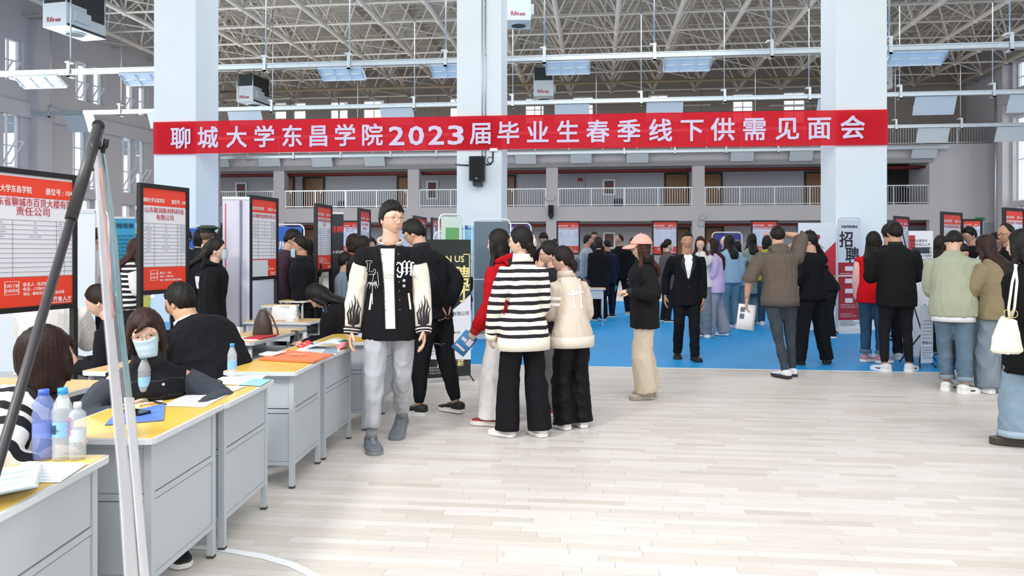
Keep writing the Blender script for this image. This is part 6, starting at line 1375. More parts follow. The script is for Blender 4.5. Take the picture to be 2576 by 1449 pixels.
o = person('greyblue', 1856, 'person in grey-blue and brown jacket with bobbed hair right of the denim jacket', vf=822, vt=608, face=350, female=True, hair='bob', skin='#d9ab92', hairlen=.5, legs=dict(kind='baggy', c='#5b7b8c', hem=.03), shoes=dict(c='#e5e5e5'), top=dict(kind='jacket', c='#8f9ba6', hem=-.15, ease=1.35, arm=1.3, sleeve_c='#3a2f2d'))
o = person('creamcap', 1822, 'person in cream cap before the purple banner', d=16.2, vt=596, face=190, female=True, hair='cap', skin='#d9ab92', hairc='#d8cdb4', legs=dict(kind='straight', c='#22242a', hem=.03), shoes=dict(c='#333333'), top=dict(kind='jacket', c='#2a2b31', hem=-.15, ease=1.2))
o = person('sagecoat', 1893, 'person in long sage coat with shoulder length black hair, seen from behind', vf=815, vt=587, face=4, female=True, hair='long', hairlen=.12, skin='#d9ab92', legs=dict(kind='wide', c='#5f8193', hem=.03), shoes=dict(c='#e0e0e0'), top=dict(kind='coat', c='#838c86', hem=-.62, ease=1.5, arm=1.3, fold=.02))
o = person('yellow', 1930, 'person in yellow jacket with black hair right of the sage coat', vf=818, vt=594, face=15, female=True, hair='bob', hairlen=.5, skin='#d9ab92', legs=dict(kind='straight', c='#2e4558', hem=.03), shoes=dict(c='#e0e0e0'), top=dict(kind='jacket', c='#a8a23a', hem=-.1, ease=1.35, arm=1.3))
o = person('ponymask', 1675, 'person with ponytail, glasses and mask in brown top, between pink cap and black suit', d=15.5, vt=602, face=75, female=True, hair='ponytail', mask=True, skin='#d9ab92', legs=dict(kind='straight', c='#1d1f24', hem=.03), shoes=dict(c='#222222'), top=dict(kind='coat', c='#5d5455', hem=-.45, ease=1.3, arm=1.2), armR='hold')
o = person('redcap', 1762, 'person in maroon cap with hand over the mouth right behind the black suit', d=12.8, vt=596, face=195, female=True, hair='long', hairlen=.15, hairc='#3a1a1c', skin='#d9ab92', armL='mouth', poleL=(-.4, 0, -1), legs=dict(kind='wide', c='#6f7a84', hem=.03), shoes=dict(c='#c9d4da'), top=dict(kind='shirt', c='#d8d8cf', hem=-.1, ease=1.3, arm=1.2))
o = person('bald', 1560, 'person with receding hair in black suit on the blue court, looking left', vf=790, vt=589, face=200, hyaw=-58, hair='bald', hairc='#1b1714', skin='#b98365', det=False, legs=dict(kind='straight', c='#141519', hem=.03), shoes=dict(c='#8a8d92', sc='#dddddd'), legL={'a': (-.1, .0, .047)}, legR={'a': (.1, 0, .047)}, top=dict(kind='blazer', c='#131418', hem=-.3, ease=1.3, arm=1.2))
o = person('bald2', 1592, 'person in dark suit just behind the balding man, holding a phone', d=19, vt=600, face=200, skin='#a8765c', armR='hold', legs=dict(kind='straight', c='#141519', hem=.03), shoes=dict(c='#222222'), top=dict(kind='blazer', c='#17181d', hem=-.3, ease=1.3, arm=1.2))
o = person('behind3', 1606, 'person behind the pink cap, only the top of the dark red hair visible', d=20, vt=592, face=190, skin='#a8765c', hairc='#2a1313', legs=dict(kind='straight', c='#141519'), shoes=dict(c='#222222'), top=dict(kind='jacket', c='#17181d', hem=-.1))
o = person('longcoat', 1507, 'person with brown bob in long black coat, back turned, on the blue court', vf=806, vt=596, face=345, female=True, hair='bob', hairlen=.3, hairc='#2e221c', skin='#d9ab92', legs=dict(kind='baggy', c='#15161a', hem=.03), shoes=dict(c='#161616'), top=dict(kind='coat', c='#131419', hem=-.75, ease=1.45, arm=1.25, fold=.012))
o = person('navy', 1530, 'person in navy suit half hidden behind the long black coat, teal folder in hand', vf=798, vt=602, face=335, hair='crop', skin='#b98365', legs=dict(kind='straight', c='#161c2e', hem=.03), shoes=dict(c='#161616'), top=dict(kind='blazer', c='#141b33', hem=-.3, ease=1.25, arm=1.15)); navy = o
o = person('denimman', 1474, 'person in pale denim jacket facing right beside the long black coat', d=16.5, vt=592, face=120, hyaw=20, hair='short', skin='#c08b6d', legs=dict(kind='straight', c='#3a3d44'), shoes=dict(c='#333333'), top=dict(kind='jacket', c='#9aa6b2', hem=-.1, ease=1.35, arm=1.25))
o = person('farface', 1495, 'person at the back whose face shows over the brown bob', d=21, vt=583, face=185, skin='#b98365', legs=dict(c='#222222'), top=dict(kind='jacket', c='#1e2026', hem=-.1), shoes=dict(c='#222222'))
o = person('maroon', 1370, 'person in maroon top reading, between the striped sweater and the beige jacket', d=14.5, vt=583, face=190, hpitch=30, a1=12, skin='#a8765c', legs=dict(c='#222222'), top=dict(kind='sweater', c='#2c1a1c', hem=-.1, ease=1.2), shoes=dict(c='#222222'), armL='hold', armR='hold')
o = person('patterned', 1376, 'person in black and white patterned top behind the striped sweater', d=11.5, vt=625, face=200, female=True, hair='bun', skin='#c9977c', legs=dict(c='#222222'), top=dict(kind='shirt', m=stripes('#b9b4b0', '#1d1a1c', .05, .7, tilt=.7), hem=-.1), shoes=dict(c='#222222'))
o = person('farface2', 1395, 'person at the far notice board, only the brow visible left of it', d=18, vt=603, face=180, skin='#a8765c', legs=dict(c='#222222'), top=dict(kind='jacket', c='#1e1f24', hem=-.1), shoes=dict(c='#222222'))
o = person('standhand', 1168, 'person hidden between black gold banner and grey banner, arm showing', d=11.9, vt=648, H=1.32, face=220, skin='#b98365', legs=dict(c='#26282e'), top=dict(kind='jacket', c='#1b1c20', hem=-.1), shoes=dict(c='#222222'), armL='hold', armR='hold')
# --- left side, behind the desks
o = person('stripedback', -145, 'person with brown bob in bold black and white striped jacket, seated at far left', d=2.72, H=1.52, face=72, seat=.44, a0=24, a1=50, hyaw=30, hpitch=-10, female=True, hair='bob', hairlen=.3, hairc='#24130f', skin='#dfb096', armL=(.0, .05, -.09), armR=(.0, .05, -.09), fat=1.1, poleL=(-.8, -.8, -.6), poleR=(.8, -.8, -.6),
    legs=dict(c='#202126'), top=dict(kind='jacket', m=stripes('#ece9e2', '#15131a', .15, .42, tilt=-1.5, off=.2), hem=-.05, ease=1.3, arm=1.3, collar='#15131a', fold=.012), shoes=dict(c='#222222'))
o = person('masked', 372, 'person with short brown hair, glasses and face mask in black puffer vest, seated', d=3.85, H=1.52, face=152, seat=.34, a0=8, a1=16, hyaw=-8, hpitch=4, hroll=8, female=True, hair='bob', hairlen=.15, hairc='#2c1b15', skin='#dfb096', glasses='#a08f86', mask=.004, armL=(-.06, .15, -.085), armR=(-.02, .13, -.09), poleL=(-1, -.3, -.5), poleR=(1, -.3, -.5), fat=1.15,
    legs=dict(c='#202126'), top=dict(kind='vest', c='#1b1c20', hem=-.05, ease=1.3, arm=1.12, sleeve_m=mat('#353b44', .9, bump=.8, bscale=30, stretch=(5, 5, .3)), sleeve_c='#353b44', collar='#1a1b1f', collar_h=.07, collar_r=.078, fold=.022, cuff='#353b44', name='vest'), shoes=dict(c='#222222'))
def qb(m):
    for z in (.58, .66, .74, .82): ribbon(m, [(x*.02, z+.004*math.sin(x)) for x in range(-9, 10)], .007)
project(o, o.top.data, qb, 'quilting', mat('#0c0d10', .6), out=.002)
def vb(m): m.M = FR; [m.ball((x, 0, z), (.007, .002, .007), 8, 5) for x, z in ((.06, .80), (.07, .62), (-.06, .64))]
project(o, o.top.data, vb, 'snaps', mat('#d8d8dc', .3), out=.006)
o = person('bentback', 572, 'person in big black jacket bending over a table, back to the camera', d=4.9, H=1.74, face=290, seat=.42, a0=22, a1=46, hpitch=14, hairc='#151210', hair='short', skin='#c9966f', armL='desk', armR='desk', fat=1.4,
    legs=dict(kind='baggy', c='#1a1b1f'), top=dict(kind='jacket', c='#15161a', hem=-.15, ease=1.35, arm=1.4, fold=.02, collar='#d9dadd', collar_r=.08), shoes=dict(c='#222222'))
o = person('creamshirt', 118, 'person in cream waffle shirt seated with back turned behind the striped jacket', d=6.0, H=1.74, face=345, seat=.42, a0=10, a1=24, hpitch=20, hairc='#2a1c18', skin='#c9966f', armL='desk', armR='desk', fat=1.15, legs=dict(c='#8f9096'), top=dict(kind='shirt', c='#d9d6d2', hem=-.08, ease=1.4, arm=1.35, bs=60, bump=.5, fold=.016), shoes=dict(c='#222222'))
o = person('leftlean', 355, 'person in black holding a phone, half hidden by the wrapped banner', d=5.4, H=1.58, face=262, seat=.42, a0=15, a1=34, hpitch=20, female=True, hair='bun', hairc='#1f1410', skin='#d9ab92', armL='hold', armR='hold', legs=dict(c='#202126'), top=dict(kind='jacket', c='#18191d', hem=-.1, ease=1.3, arm=1.25), shoes=dict(c='#222222'))
o = person('whitetop', 236, 'person in pale grey top behind the grey tube frame left of the wrapped banner', d=9.0, vt=575, face=60, female=True, hair='ponytail', skin='#d9ab92', hairc='#241712', legs=dict(kind='straight', c='#16182a'), top=dict(kind='shirt', c='#cdd0d6', hem=-.1, ease=1.4), shoes=dict(c='#333333'))
o = person('vest', 322, 'person in black and white striped vest over white shirt with long brown hair', d=8.6, vt=600, face=55, hyaw=0, a1=10, hpitch=12, female=True, hair='long', hairlen=.42, hairc='#3a2019', skin='#d9ab92', armL='hold', armR='hold', legs=dict(c='#202126'),
    top=dict(kind='vest', m=stripes('#e2e2e0', '#1b161c', .058, .58), hem=-.1, ease=1.3, arm=1.4, sleeve_c='#dfdfdf', cuffr=.6), shoes=dict(c='#333333'))
o = person('hoodmask', 533, 'person in black hoodie with face mask and glasses looking right past board 105', d=7.5, vt=601, face=72, a1=4, female=True, hair='bun', hairc='#17110f', glasses='#9aa0aa', mask=True, skin='#dcae96', legs=dict(c='#202126'), top=dict(kind='hoodie', c='#16171a', hem=-.2, ease=1.4, arm=1.3, hood=True), shoes=dict(c='#333333'))
o = person('longblack', 492, 'person with long black hair, head bowed, black top with white banded sleeves', d=8.7, vt=601, face=80, a0=4, a1=20, hpitch=26, female=True, hair='long', hairlen=.45, hairc='#17120f', skin='#d0a086', legs=dict(c='#202126'), armR='hold', armL='hold',
    top=dict(kind='sweater', c='#15161a', hem=-.15, ease=1.3, arm=1.35, sleeve_m=stripes('#d9dcdf', '#15161a', .2, .3), sleeve_c='#d9dcdf'), shoes=dict(c='#333333'))
o = person('officer', 518, 'person in olive peaked cap seen from behind above the crowd', d=10.6, vt=572, face=8, hair='fade', hairc='#5b4e42', skin='#b98365', legs=dict(c='#26302a'), top=dict(kind='jacket', c='#20281f', hem=-.15, collar='#c9cdb4', collar_r=.07), shoes=dict(c='#222222'))
m = MB(); m.smooth = True; m.M = o.HM; k = o.k; m.tube([(0, 0, .045*k), (0, 0, .09*k)], [(.088*k, .106*k)]*2, 28, 0, ref=(1, 0, 0)); m.tube([(0, 0, .085*k), (0, .0, .11*k), (0, .0, .122*k), (0, 0, .150*k)], [(.088*k, .106*k), (.145*k, .15*k), (.146*k, .151*k), (.08*k, .09*k)], 28, 1, ref=(1, 0, 0)); m.obj('peaked_cap', [mat('#1f2622', .7), mat('#3d4a3d', .8)], o.root)
for i, (u, d, vt, fc, hr, c, lab, kw) in enumerate((
    (468, 9.6, 575, 190, 'short', '#1d2026', 'person in dark blue and white top at the edge of board 105', {}),
    (497, 11.4, 580, 20, 'bob', '#1c1d22', 'person with dark hair just left of the peaked cap', {}),
    (541, 11.4, 586, 200, 'short', '#24252b', 'person with brown face just right of the peaked cap', {}),
    (556, 12.4, 571, 60, 'long', '#3a1f22', 'person in maroon hood behind the peaked cap', {}),
    (580, 10.8, 590, 300, 'long', '#16171b', 'person with long black hair beside the lilac banner back', {}),
    (706, 9.6, 576, 82, 'short', '#43303a', 'person in red and black patterned jacket leaning right beside board 106', dict(a1=16, hpitch=18)),
    (742, 10.4, 579, 8, 'crop', '#191a1d', 'person in black leather jacket, back turned, before the blue banner', dict(fat=1.1)),
    (778, 9.6, 602, 270, 'long', '#1c1d22', 'person with brown hair right behind the man with lowered mask', {}),
    (790, 11.5, 612, 60, 'short', '#cbb9a2', 'person in beige coat left of board 107', {}),
    (862, 9.6, 640, 60, 'short', '#7d8d9c', 'person in grey-blue hoodie below the black banner', {}),
    (882, 10.2, 592, 80, 'bob', '#8a2518', 'person in rust red sweater between the black banner and board 108', dict(hairc='#2a1512')),
    (905, 9.2, 596, 60, 'long', '#1a1b1f', 'person with long dark hair in black top left of the varsity jacket', dict(hairlen=.4)),
    (935, 12.0, 600, 185, 'short', '#22242a', 'person whose face shows between the varsity jacket collar and board 108', {}))):
    fem = hr in ('bob', 'long'); k2 = dict(kw)
    person('crowd', u, lab, d=d, vt=(vt if 'H' not in k2 else None), face=fc, hair=hr, female=fem, hairc=k2.pop('hairc', '#1a1512'), skin='#c9977c', legs=dict(c='#24262c'), top=dict(kind='jacket', c=c, hem=-.12, ease=1.25, arm=1.2), shoes=dict(c='#333333'), group=None, **k2)
o = person('lowmask', 765, 'person in black bomber jacket with blue mask pulled under the nose, facing left', d=8.9, vt=597, face=262, a1=4, hair='fade', hairc='#17120f', skin='#bd8868', mask=.035, fat=1.1, legs=dict(c='#1a1b1f'), top=dict(kind='jacket', c='#141519', hem=-.15, ease=1.3, arm=1.25, collar='#141519'), shoes=dict(c='#333333'))
o = person('slumped', 915, 'person in black, long black hair falling forward, seated and holding up a phone', d=6.9, H=1.66, face=268, seat=.42, a0=22, a1=48, hpitch=52, female=True, hair='long', hairlen=.75, hairc='#100d0d', skin='#dcae96', armL='hold', armR='hold', fat=1.25, legs=dict(kind='slim', c='#1a1b1f'), top=dict(kind='coat', c='#131316', hem=-.3, ease=1.4, arm=1.35), shoes=dict(c='#1a1a1a')); slump = o
# ================================================================ small things
def bottle(p, label, body, cap, label_c, h=.225, r=.031, liquid=False, kind=0):
    R = thing('water_bottle', label, 'bottle', MX.Translation(p), 'plastic drink bottles on the desks')
    prof = [(0, .92), (.02, 1), (.10, .98), (.13, .93), (.16, .99), (.21, .94), (.25, .99), (.30, .96), (.55, .96), (.58, 1.0), (.64, .95), (.68, 1.0), (.76, .86), (.84, .62), (.90, .42), (.93, .40)] if kind == 0 else \
           [(0, .8), (.02, .95), (.3, 1), (.36, .93), (.4, 1), (.66, 1), (.72, .9), (.78, 1.0), (.84, .85), (.9, .55), (.93, .42)] if kind == 1 else [(0, .9), (.02, 1), (.3, 1), (.7, 1), (.8, .98), (.84, .8), (.88, .45), (.93, .42)]
    m = MB(); m.smooth = True; m.rings([[(math.cos(a)*r*f*(1 if kind < 2 else 1.02), math.sin(a)*r*f, z*h) for a in [j*math.pi/10 for j in range(20)]] for z, f in prof]); m.obj('body', body, R)
    m = MB(); m.smooth = True; m.tube([(0, 0, .935*h), (0, 0, h)], r*.48, 18); m.tube([(0, 0, .915*h), (0, 0, .93*h)], r*.5, 18); m.obj('cap', cap, R)
    m = MB(); m.smooth = True; m.tube([(0, 0, .33*h), (0, 0, .54*h)], r*.985, 24, cap=False); l = m.obj('label', label_c, R); return R
CLR = mat('#e6eef2', .12, alpha=.36); BLC = mat('#8fa2e2', .12, alpha=.42)
LB = mat('#8fc0de', .4); CB = mat('#39a3dc', .4)
B1 = bottle(G(110, 1155, .72), 'blue tinted sports drink bottle, leftmost of three on the nearest desk', BLC, mat('#4a6fd0', .4), mat('#7c8fd8', .4), .245, .036, kind=1)
B2 = bottle(G(158, 1155, .72), 'clear water bottle with sky blue cap, middle of three on the nearest desk', CLR, CB, LB, .25, .034)
B3 = bottle(G(195, 1155, .72), 'square clear bottle with white cap and pink lettering, right of three', CLR, mat('#eef0f4', .4), mat('#d9e0e8', .4), .20, .027, kind=2)
bottle(G(363, 1010, .72), 'water bottle with blue cap standing before the masked woman', CLR, CB, LB, .225, .029)
bottle(G(584, 958, .72), 'water bottle with blue cap on papers at the far end of the third desk', CLR, CB, LB, .21, .026)
m = MB(); m.M = MX.Rotation(-.2, 4, 'Z') @ MX.Rotation(math.pi/2, 4, 'Y'); m.text('Ganten', .022, -.15, -.01, 0, -.029, 'l', .01); m.obj('lettering', mat('#d2477c', .5), B3)
m = MB(); m.text('ganten', .012, -.018, .105, 0, -.035, 'l', .01); m.box((-.02, -.0348, .095), (.0, -.0345, .125)); m.obj('lettering', mat('#2b4a66', .5), B2)
def sheet(pts, label, col='#e9edf4', z=.722, cat='paper', name='paper_sheet', th=.001, prnt=None, group='papers lying on the desks', curl=0):
    """flat sheet from four pixel corners on the desk plane"""
    P_ = [G(u, v, z) for u, v in pts]; c = sum(P_, V((0, 0, 0)))/4; R = thing(name, label, cat, MX.Translation(c), group)
    m = MB(); N_ = 6; g = []
    for i in range(N_+1):
        for j in range(N_+1):
            a, b = i/N_, j/N_; p = (P_[0]*(1-a)+P_[1]*a)*(1-b)+(P_[3]*(1-a)+P_[2]*a)*b-c; p.z = curl*(max(0, a-.4)**2+.3*max(0, b-.5)**2)+.0006*math.sin(a*5+b*3); g.append(p)
    ids = [m.pt(p+V((0, 0, th))) for p in g]; 
    for i in range(N_):
        for j in range(N_): q = i*(N_+1)+j; m.face((ids[q], ids[q+N_+1], ids[q+N_+2], ids[q+1]))
    o = m.obj('sheet', mat(col, .6), R); s = o.modifiers.new('t', 'SOLIDIFY'); s.thickness = max(.0008, th); s.offset = -1
    if prnt:
        m = MB(); R_ = random.Random(len(label))
        for k in range(prnt[1]):
            a0 = R_.uniform(.08, .3); a1 = R_.uniform(.55, .92); b = .1+.8*k/prnt[1]; w = .012*prnt[2]
            q = []
            for a, bb in ((a0, b), (a1, b), (a1, b+w), (a0, b+w)): p = (P_[0]*(1-a)+P_[1]*a)*(1-bb)+(P_[3]*(1-a)+P_[2]*a)*bb-c; p.z = curl*(max(0, a-.4)**2+.3*max(0, bb-.5)**2)+.0006*math.sin(a*5+bb*3)+th+.0008; q.append(m.pt(p))
            m.face(q)
        m.obj('print', mat(prnt[0], .6), o)
    return R
sheet([(405, 1022), (515, 1024), (572, 994), (470, 992)], 'white form with rows of print on the third desk, nearer one', prnt=('#a8aeba', 9, 1))
sheet([(450, 990), (565, 993), (620, 972), (500, 970)], 'white form on the third desk, farther one', prnt=('#a8aeba', 7, 1), z=.7225)
sheet([(520, 966), (640, 970), (670, 944), (560, 948)], 'pale sheet under the bottle at the far end of the third desk', '#dfe4f0', z=.7215)
sheet([(600, 969), (655, 971), (684, 955), (640, 952)], 'light blue leaflet at the corner of the third desk', '#8fc3e6', z=.723, prnt=('#dff0fa', 4, 1))
sheet([(385, 1008), (405, 1012), (418, 997), (398, 997)], 'small white card beside the front bottle')
sheet([(264, 1070), (411, 1058), (414, 1018), (290, 1042)], 'blue lined folder on the second desk', '#5b7fd6', th=.004, cat='folder', name='folder', prnt=('#4569c4', 14, .6), curl=.004)
sheet([(0, 1215), (150, 1213), (222, 1166), (60, 1160)], 'white sheets spread under the three bottles', '#f4f6fb', prnt=('#dfe4ec', 5, 1))
for k in range(5):
    sheet([(-70, 1262-k*2), (96-k*2, 1226-k*1.5), (108-k, 1172), (-30, 1190)], 'light blue booklet in the stack on the nearest desk, %s' % ('bottom one', 'second from below', 'third from below', 'fourth from below', 'topmost one')[k], ('#bfe0ee', '#eef4f8')[k % 2 == 0], z=.722+.012*k, th=.011, cat='booklet', name='booklet', group='stack of booklets on the nearest desk', prnt=('#8fd0de', 3, 2) if k == 4 else None)
def phone(p, yaw, label, tilt=0, col='#1b1e26'):
    R = thing('phone', label, 'phone', MX.Translation(p) @ MX.Rotation(yaw, 4, 'Z') @ MX.Rotation(tilt, 4, 'X'), 'phones')
    m = MB(); m.box((-.037, -.076, 0), (.037, .076, .008), bev=.01); m.obj('body', mat(col, .3), R); m = MB(); m.box((-.034, -.073, .008), (.034, .073, .0085), bev=.008); m.obj('screen', mat('#10131c', .1), R); return R
phone(G(337, 1038, .728), 1.2, 'black phone lying on the blue folder'); phone(G(523, 966, .724), 1.35, 'black phone on papers beside the masked woman elbow')
def pen(a, b, label): m = MB(); a = a; m.tube([a, a.lerp(b, .8), b], [.0045, .0045, .001], 8); tag(m.obj('pen', M_black), label, 'pen', 'pens on the desks')
pen(G(384, 1009, .73), G(421, 1018, .727), 'black pen on the second desk beside the blue folder'); pen(G(540, 953, .73), G(560, 960, .727), 'thin pen near the far bottle')
# orange bag and brochures on the fourth and fifth desks
r = sheet([(650, 906), (788, 914), (838, 896), (722, 884)], 'orange non-woven bag lying flat on the fourth desk', '#f0774a', th=.012, cat='bag', name='shopping_bag', group='bags', curl=.01)
c = r.matrix_world.translation; m = MB(); m.M = MX.Rotation(-math.pi/2, 4, 'X') @ MX.Rotation(math.pi, 4, 'X'); 
m = MB(); m.M = MX.Translation((0, 0, .02)) @ MX.Rotation(-math.pi/2+math.pi, 4, 'X') @ MX.Scale(-1, 4, (0, 1, 0)); m.text('喜爱', .06, 0, -.03, 0, 0, 'c', .02); m.obj('lettering', mat('#f6e0d2', .6), r)
m = MB(); m.tube([(.10, -.02, .008), (.22, .0, .01), (.2, .06, .008)], .006, 6); m.obj('handle', mat('#ee7a50', .7), r)
sheet([(650, 894), (690, 898), (720, 890), (672, 888)], 'crumpled white tissue beside the orange bag', '#eef0f3', th=.01, curl=.03, z=.73)
sheet([(735, 886), (845, 892), (862, 872), (775, 866)], 'white flyer with grey pictures on the fifth desk', '#f0f3f7', z=.724, prnt=('#6d7480', 8, 2.6))
sheet([(808, 889), (850, 890), (848, 878), (822, 876)], 'blue-grey flyer corner on the fifth desk', '#8a9bb0', z=.7255)
sheet([(745, 870), (760, 876), (788, 862), (774, 855)], 'red leaflet with white square on the fifth desk', '#d83a34', z=.726, prnt=('#f2e6e2', 2, 4))
r = thing('brochure', 'open green and white brochure curling up on the fifth desk', 'brochure', MX.Translation(G(830, 876, .725)))
m = MB(); ids = []
for i in range(10):
    a = i/9; x = -.17+.26*a; z = .004+.055*math.sin(a*2.6)*(.25+a); ids.append([m.pt((x, y, z+.012*(y > 0))) for y in (-.07, .0, .11)])
for a, b in zip(ids, ids[1:]):
    for j in range(2): m.face((a[j], b[j], b[j+1], a[j+1]), 0, True)
oo = m.obj('pages', mat('#dfe9ea', .6), r); s = oo.modifiers.new('t', 'SOLIDIFY'); s.thickness = .003
m = MB(); m.smooth = True; m.tube([(.09, -.06, .022), (.10, .03, .026), (.095, .12, .022)], .02, 14); m.obj('rolled_cover', mat('#e78f9b', .5), r)
m = MB(); m.tube([(.06, -.0, .045), (.09, .06, .05), (.10, .11, .04)], .008, 6); m.obj('green_edge', mat('#3c8f7c', .6), r)
sheet([(868, 842), (925, 850), (935, 838), (885, 830)], 'printed sheets on the sixth desk', '#e2e7ee', prnt=('#5e6b82', 5, 3))
# handbags
def handbag(p, ang, label):
    R = thing('handbag', label, 'handbag', faceM(p, ang), 'bags')
    m = MB(); m.smooth = True; rr_ = []
    for z, w, d in ((0, .125, .045), (.02, .135, .05), (.10, .135, .048), (.15, .128, .035), (.165, .11, .02)): rr_.append([(math.copysign(abs(math.cos(a))**.45, math.cos(a))*w, math.copysign(abs(math.sin(a))**.6, math.sin(a))*d, z) for a in [j*math.pi/16 for j in range(32)]])
    m.rings(rr_); b = m.obj('body', mat('#e4e6e9', .35, bump=.8, bscale=22), R)
    m = MB()
    for i in range(-5, 8):
        for sg in (1, -1):
            a = V((-.12+max(0, 0), 0, 0)); x0 = -.13+.035*(i+2); pts = [V((x0+sg*t*.13, -.0515, .01+t*.13)) for t in (0, 1)]
            if all(abs(p_.x) < .14 for p_ in pts): m.tube(pts, .0012, 4)
    m.obj('quilting', mat('#c9ccd1', .5), b)
    m = MB(); m.smooth = True; m.tube([(-.125, -.04, .14), (-.15, -.07, .05), (-.1, -.09, .005), (0.0, -.085, .004), (.06, -.06, .08), (.08, -.04, .17)], .004, 6); m.obj('chain', mat('#cfc9b6', .3, .8), R); return R
handbag(UD(716, 7.9)+V((0, 0, .723)), 184, 'white quilted handbag with chain on the student table')
R = thing('bucket_bag', 'dark brown drawstring bag with tan straps on the long student table', 'handbag', faceM(UD(661, 6.5)+V((0, 0, .723)), 190), 'bags')
m = MB(); m.smooth = True; m.tube([(0, 0, 0), (0, 0, .02), (0, 0, .12), (0, 0, .2), (0, 0, .225)], [(.085, .06), (.09, .065), (.075, .055), (.04, .03), (.025, .02)], 20, ref=(1, 0, 0)); m.obj('body', mat('#3a2c27', .5, bump=.2, bscale=60), R)
m = MB(); m.smooth = True; m.tube([(-.02, -.03, .215), (-.06, -.06, .15), (-.10, -.07, .04), (-.11, -.06, .0)], .008, 6); m.tube([(.02, -.03, .215), (.05, -.06, .15), (.08, -.07, .05), (.10, -.07, .0)], .008, 6); m.obj('strap', mat('#7a4a32', .5), R)
m = MB(); m.box((.0, -.05, .17), (.03, -.042, .2)); m.obj('buckle', mat('#b99a4f', .3, .8), R)
R = thing('backpack', 'black backpack with white drawstring on a stool behind the fourth desk', 'backpack', faceM(G(745, 845, .46)+V((0, 0, .0)), 170), 'bags')
m = MB(); m.smooth = True; m.tube([(-.24, 0, .05), (-.18, 0, .06), (-.05, 0, .085), (.1, 0, .09), (.22, 0, .07), (.27, 0, .05)], [(.05, .03), (.11, .055), (.14, .085), (.14, .09), (.1, .06), (.04, .02)], 18, ref=(0, 1, 0)); me = bake(m, .01, 3, [mat('#141519', .6, bump=.3, bscale=60)]); folds(me, .02, 4, 1.2); link('body', me, R); bpy.data.objects.remove(bpy.data.objects['tmpx']) if 'tmpx' in bpy.data.objects else None
m = MB(); m.smooth = True; m.tube([(-.05, -.12, .02), (0, -.16, -.05), (.02, -.17, -.12)], .004, 6); m.tube([(-.05, -.12, .02), (-.1, -.15, -.01), (-.06, -.17, .02), (.04, -.16, .0), (.09, -.15, .02)], .004, 6); m.obj('drawstring', M_wframe, R)
# loose things on the student tables
def atop(p, w, d, h, ang, col, name, label, cat, group='things on the student tables'):
    R_ = faceM(p, ang); m = MB(); m.box((-w/2, -d/2, 0), (w/2, d/2, h), bev=min(w, d)*.1); o = m.obj(name, mat(col, .6)); o.matrix_world = R_; tag(o, label, cat, group); return o
zt_ = .7235
atop(UD(655, 6.35)+V((0, 0, zt_)), .30, .16, .012, 100, '#b8313a', 'red_folder', 'red folder under the brown drawstring bag', 'folder')
atop(UD(622, 6.25)+V((0, 0, zt_)), .26, .2, .004, 80, '#e6e9ee', 'paper_stack', 'white papers at the near end of the long student table', 'paper')
atop(UD(596, 6.7)+V((0, 0, zt_)), .09, .07, .05, 10, '#dfe3ea', 'tissue_box', 'small white tissue box beside the lilac banner back', 'box')
atop(UD(735, 7.85)+V((0, 0, zt_)), .1, .1, .035, 20, '#e6e7ea', 'tissue_pack', 'crumpled white tissue pack right of the quilted handbag', 'tissue')
atop(UD(1462, 14.9)+V((0, 0, zt_)), .35, .25, .03, 10, '#c9ced8', 'paper_pile', 'pile of leaflets on the far table left of the long black coat', 'paper')
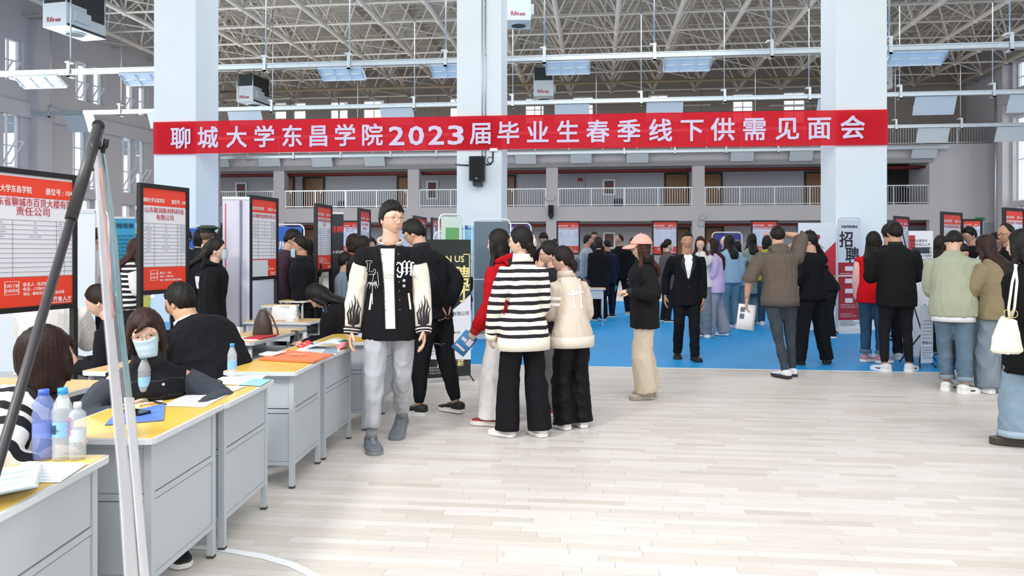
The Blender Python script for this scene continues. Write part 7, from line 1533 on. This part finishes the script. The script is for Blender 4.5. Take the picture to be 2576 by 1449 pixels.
# things people hold
def held(o, dd, w, h, col, label, name='leaflet', rot=(0, 0, 0), off=(0, 0, 0), prnt=None, cat='leaflet', bend_=.01):
    p, v, nrm, lat = o.H[dd]; M_ = o.root.matrix_world @ (MX.Translation(V(p)+V(off))); R_ = MX.Translation(M_.translation) @ MX.Rotation(rot[2]+math.atan2(RY, RX), 4, 'Z') @ MX.Rotation(rot[0], 4, 'X') @ MX.Rotation(rot[1], 4, 'Y')
    T = thing(name, label, cat, R_, 'leaflets and sheets people hold'); m = MB(); ids = []
    for i in range(7): a = i/6; ids.append([m.pt((-w/2+w*a, -bend_*math.sin(a*math.pi)*4*.3, z)) for z in (-h, -h/2, 0)])
    for a, b in zip(ids, ids[1:]):
        for j in range(2): m.face((a[j], b[j], b[j+1], a[j+1]), 0, True)
    o_ = m.obj('sheet', mat(col, .6), T); s = o_.modifiers.new('t', 'SOLIDIFY'); s.thickness = .0015
    if prnt:
        m = MB()
        for q in prnt[1]: m.box((-w/2+w*q[0], -bend_*1.2-.006, -h*q[3]), (-w/2+w*q[1], -bend_*1.2-.005, -h*q[2]))
        m.obj('print', mat(prnt[0], .6), o_)
    return T
held(red, -1, .13, .19, '#3f88c0', 'blue leaflet with red and white lettering in the hand of the red sweater person', rot=(0, .7, 0), off=(0, 0, .02), prnt=('#e9d9e6', [(.15, .5, .3, .45), (.55, .9, .2, .5), (.1, .8, .7, .8)]))
held(greyh, -1, .21, .297, '#e4e6ee', 'white sheet with two grey pictures held by the grey hoodie person', rot=(0, .12, 0), off=(0, 0, .03), prnt=('#5d6370', [(.1, .35, .12, .3), (.1, .35, .38, .58)]))
held(olive, -1, .15, .21, '#e9ebee', 'white folded leaflet held by the olive sweater person', rot=(.9, .4, 0), off=(0, 0, .02))
held(navy, 1, .22, .3, '#2b7f86', 'teal folder held at the hip of the navy suit person', rot=(0, .5, 0), cat='folder', name='folder')
pm = slump.root.matrix_world @ V(slump.H[-1][0]); T = phone(pm+V((0, 0, .05)), .3, 'phone held up by the slumped person in black', tilt=1.2)
# tote bag on the right edge
R = thing('tote_bag', 'cream tote bag with gold rings at the right edge of the picture', 'bag', faceM(W(2532, 843, 5.25)-V((0, 0, .13)), 10), 'bags')
m = MB(); m.smooth = True; m.tube([(0, 0, 0), (0, 0, .02), (0, 0, .12), (.01, 0, .22), (.02, 0, .25)], [(.08, .04), (.105, .055), (.09, .05), (.062, .03), (.055, .015)], 24, ref=(1, 0, 0)); me = bake(m, .008, 3, [mat('#e8e4d6', .7, bump=.2, bscale=80)]); folds(me, .008, 3, 1); link('body', me, R)
m = MB(); m.smooth = True
for x in (-.01, .035): m.tube([(x+.022*math.cos(t), -.03, .28+.026*math.sin(t)) for t in [j*math.pi/9 for j in range(19)]], .0032, 8)
m.obj('ring', mat('#c9b878', .25, .9), R)
m = MB(); m.smooth = True; m.tube([(.01, -.02, .25), (.0, -.03, .32), (.01, -.06, .5), (.05, -.03, .62)], .009, 8); m.tube([(.03, 0, .25), (.05, 0, .32), (.08, .03, .5), (.09, .08, .62)], .009, 8); m.obj('strap', mat('#e8e4d6', .7), R)
bpy.data.scenes.remove(TMP)
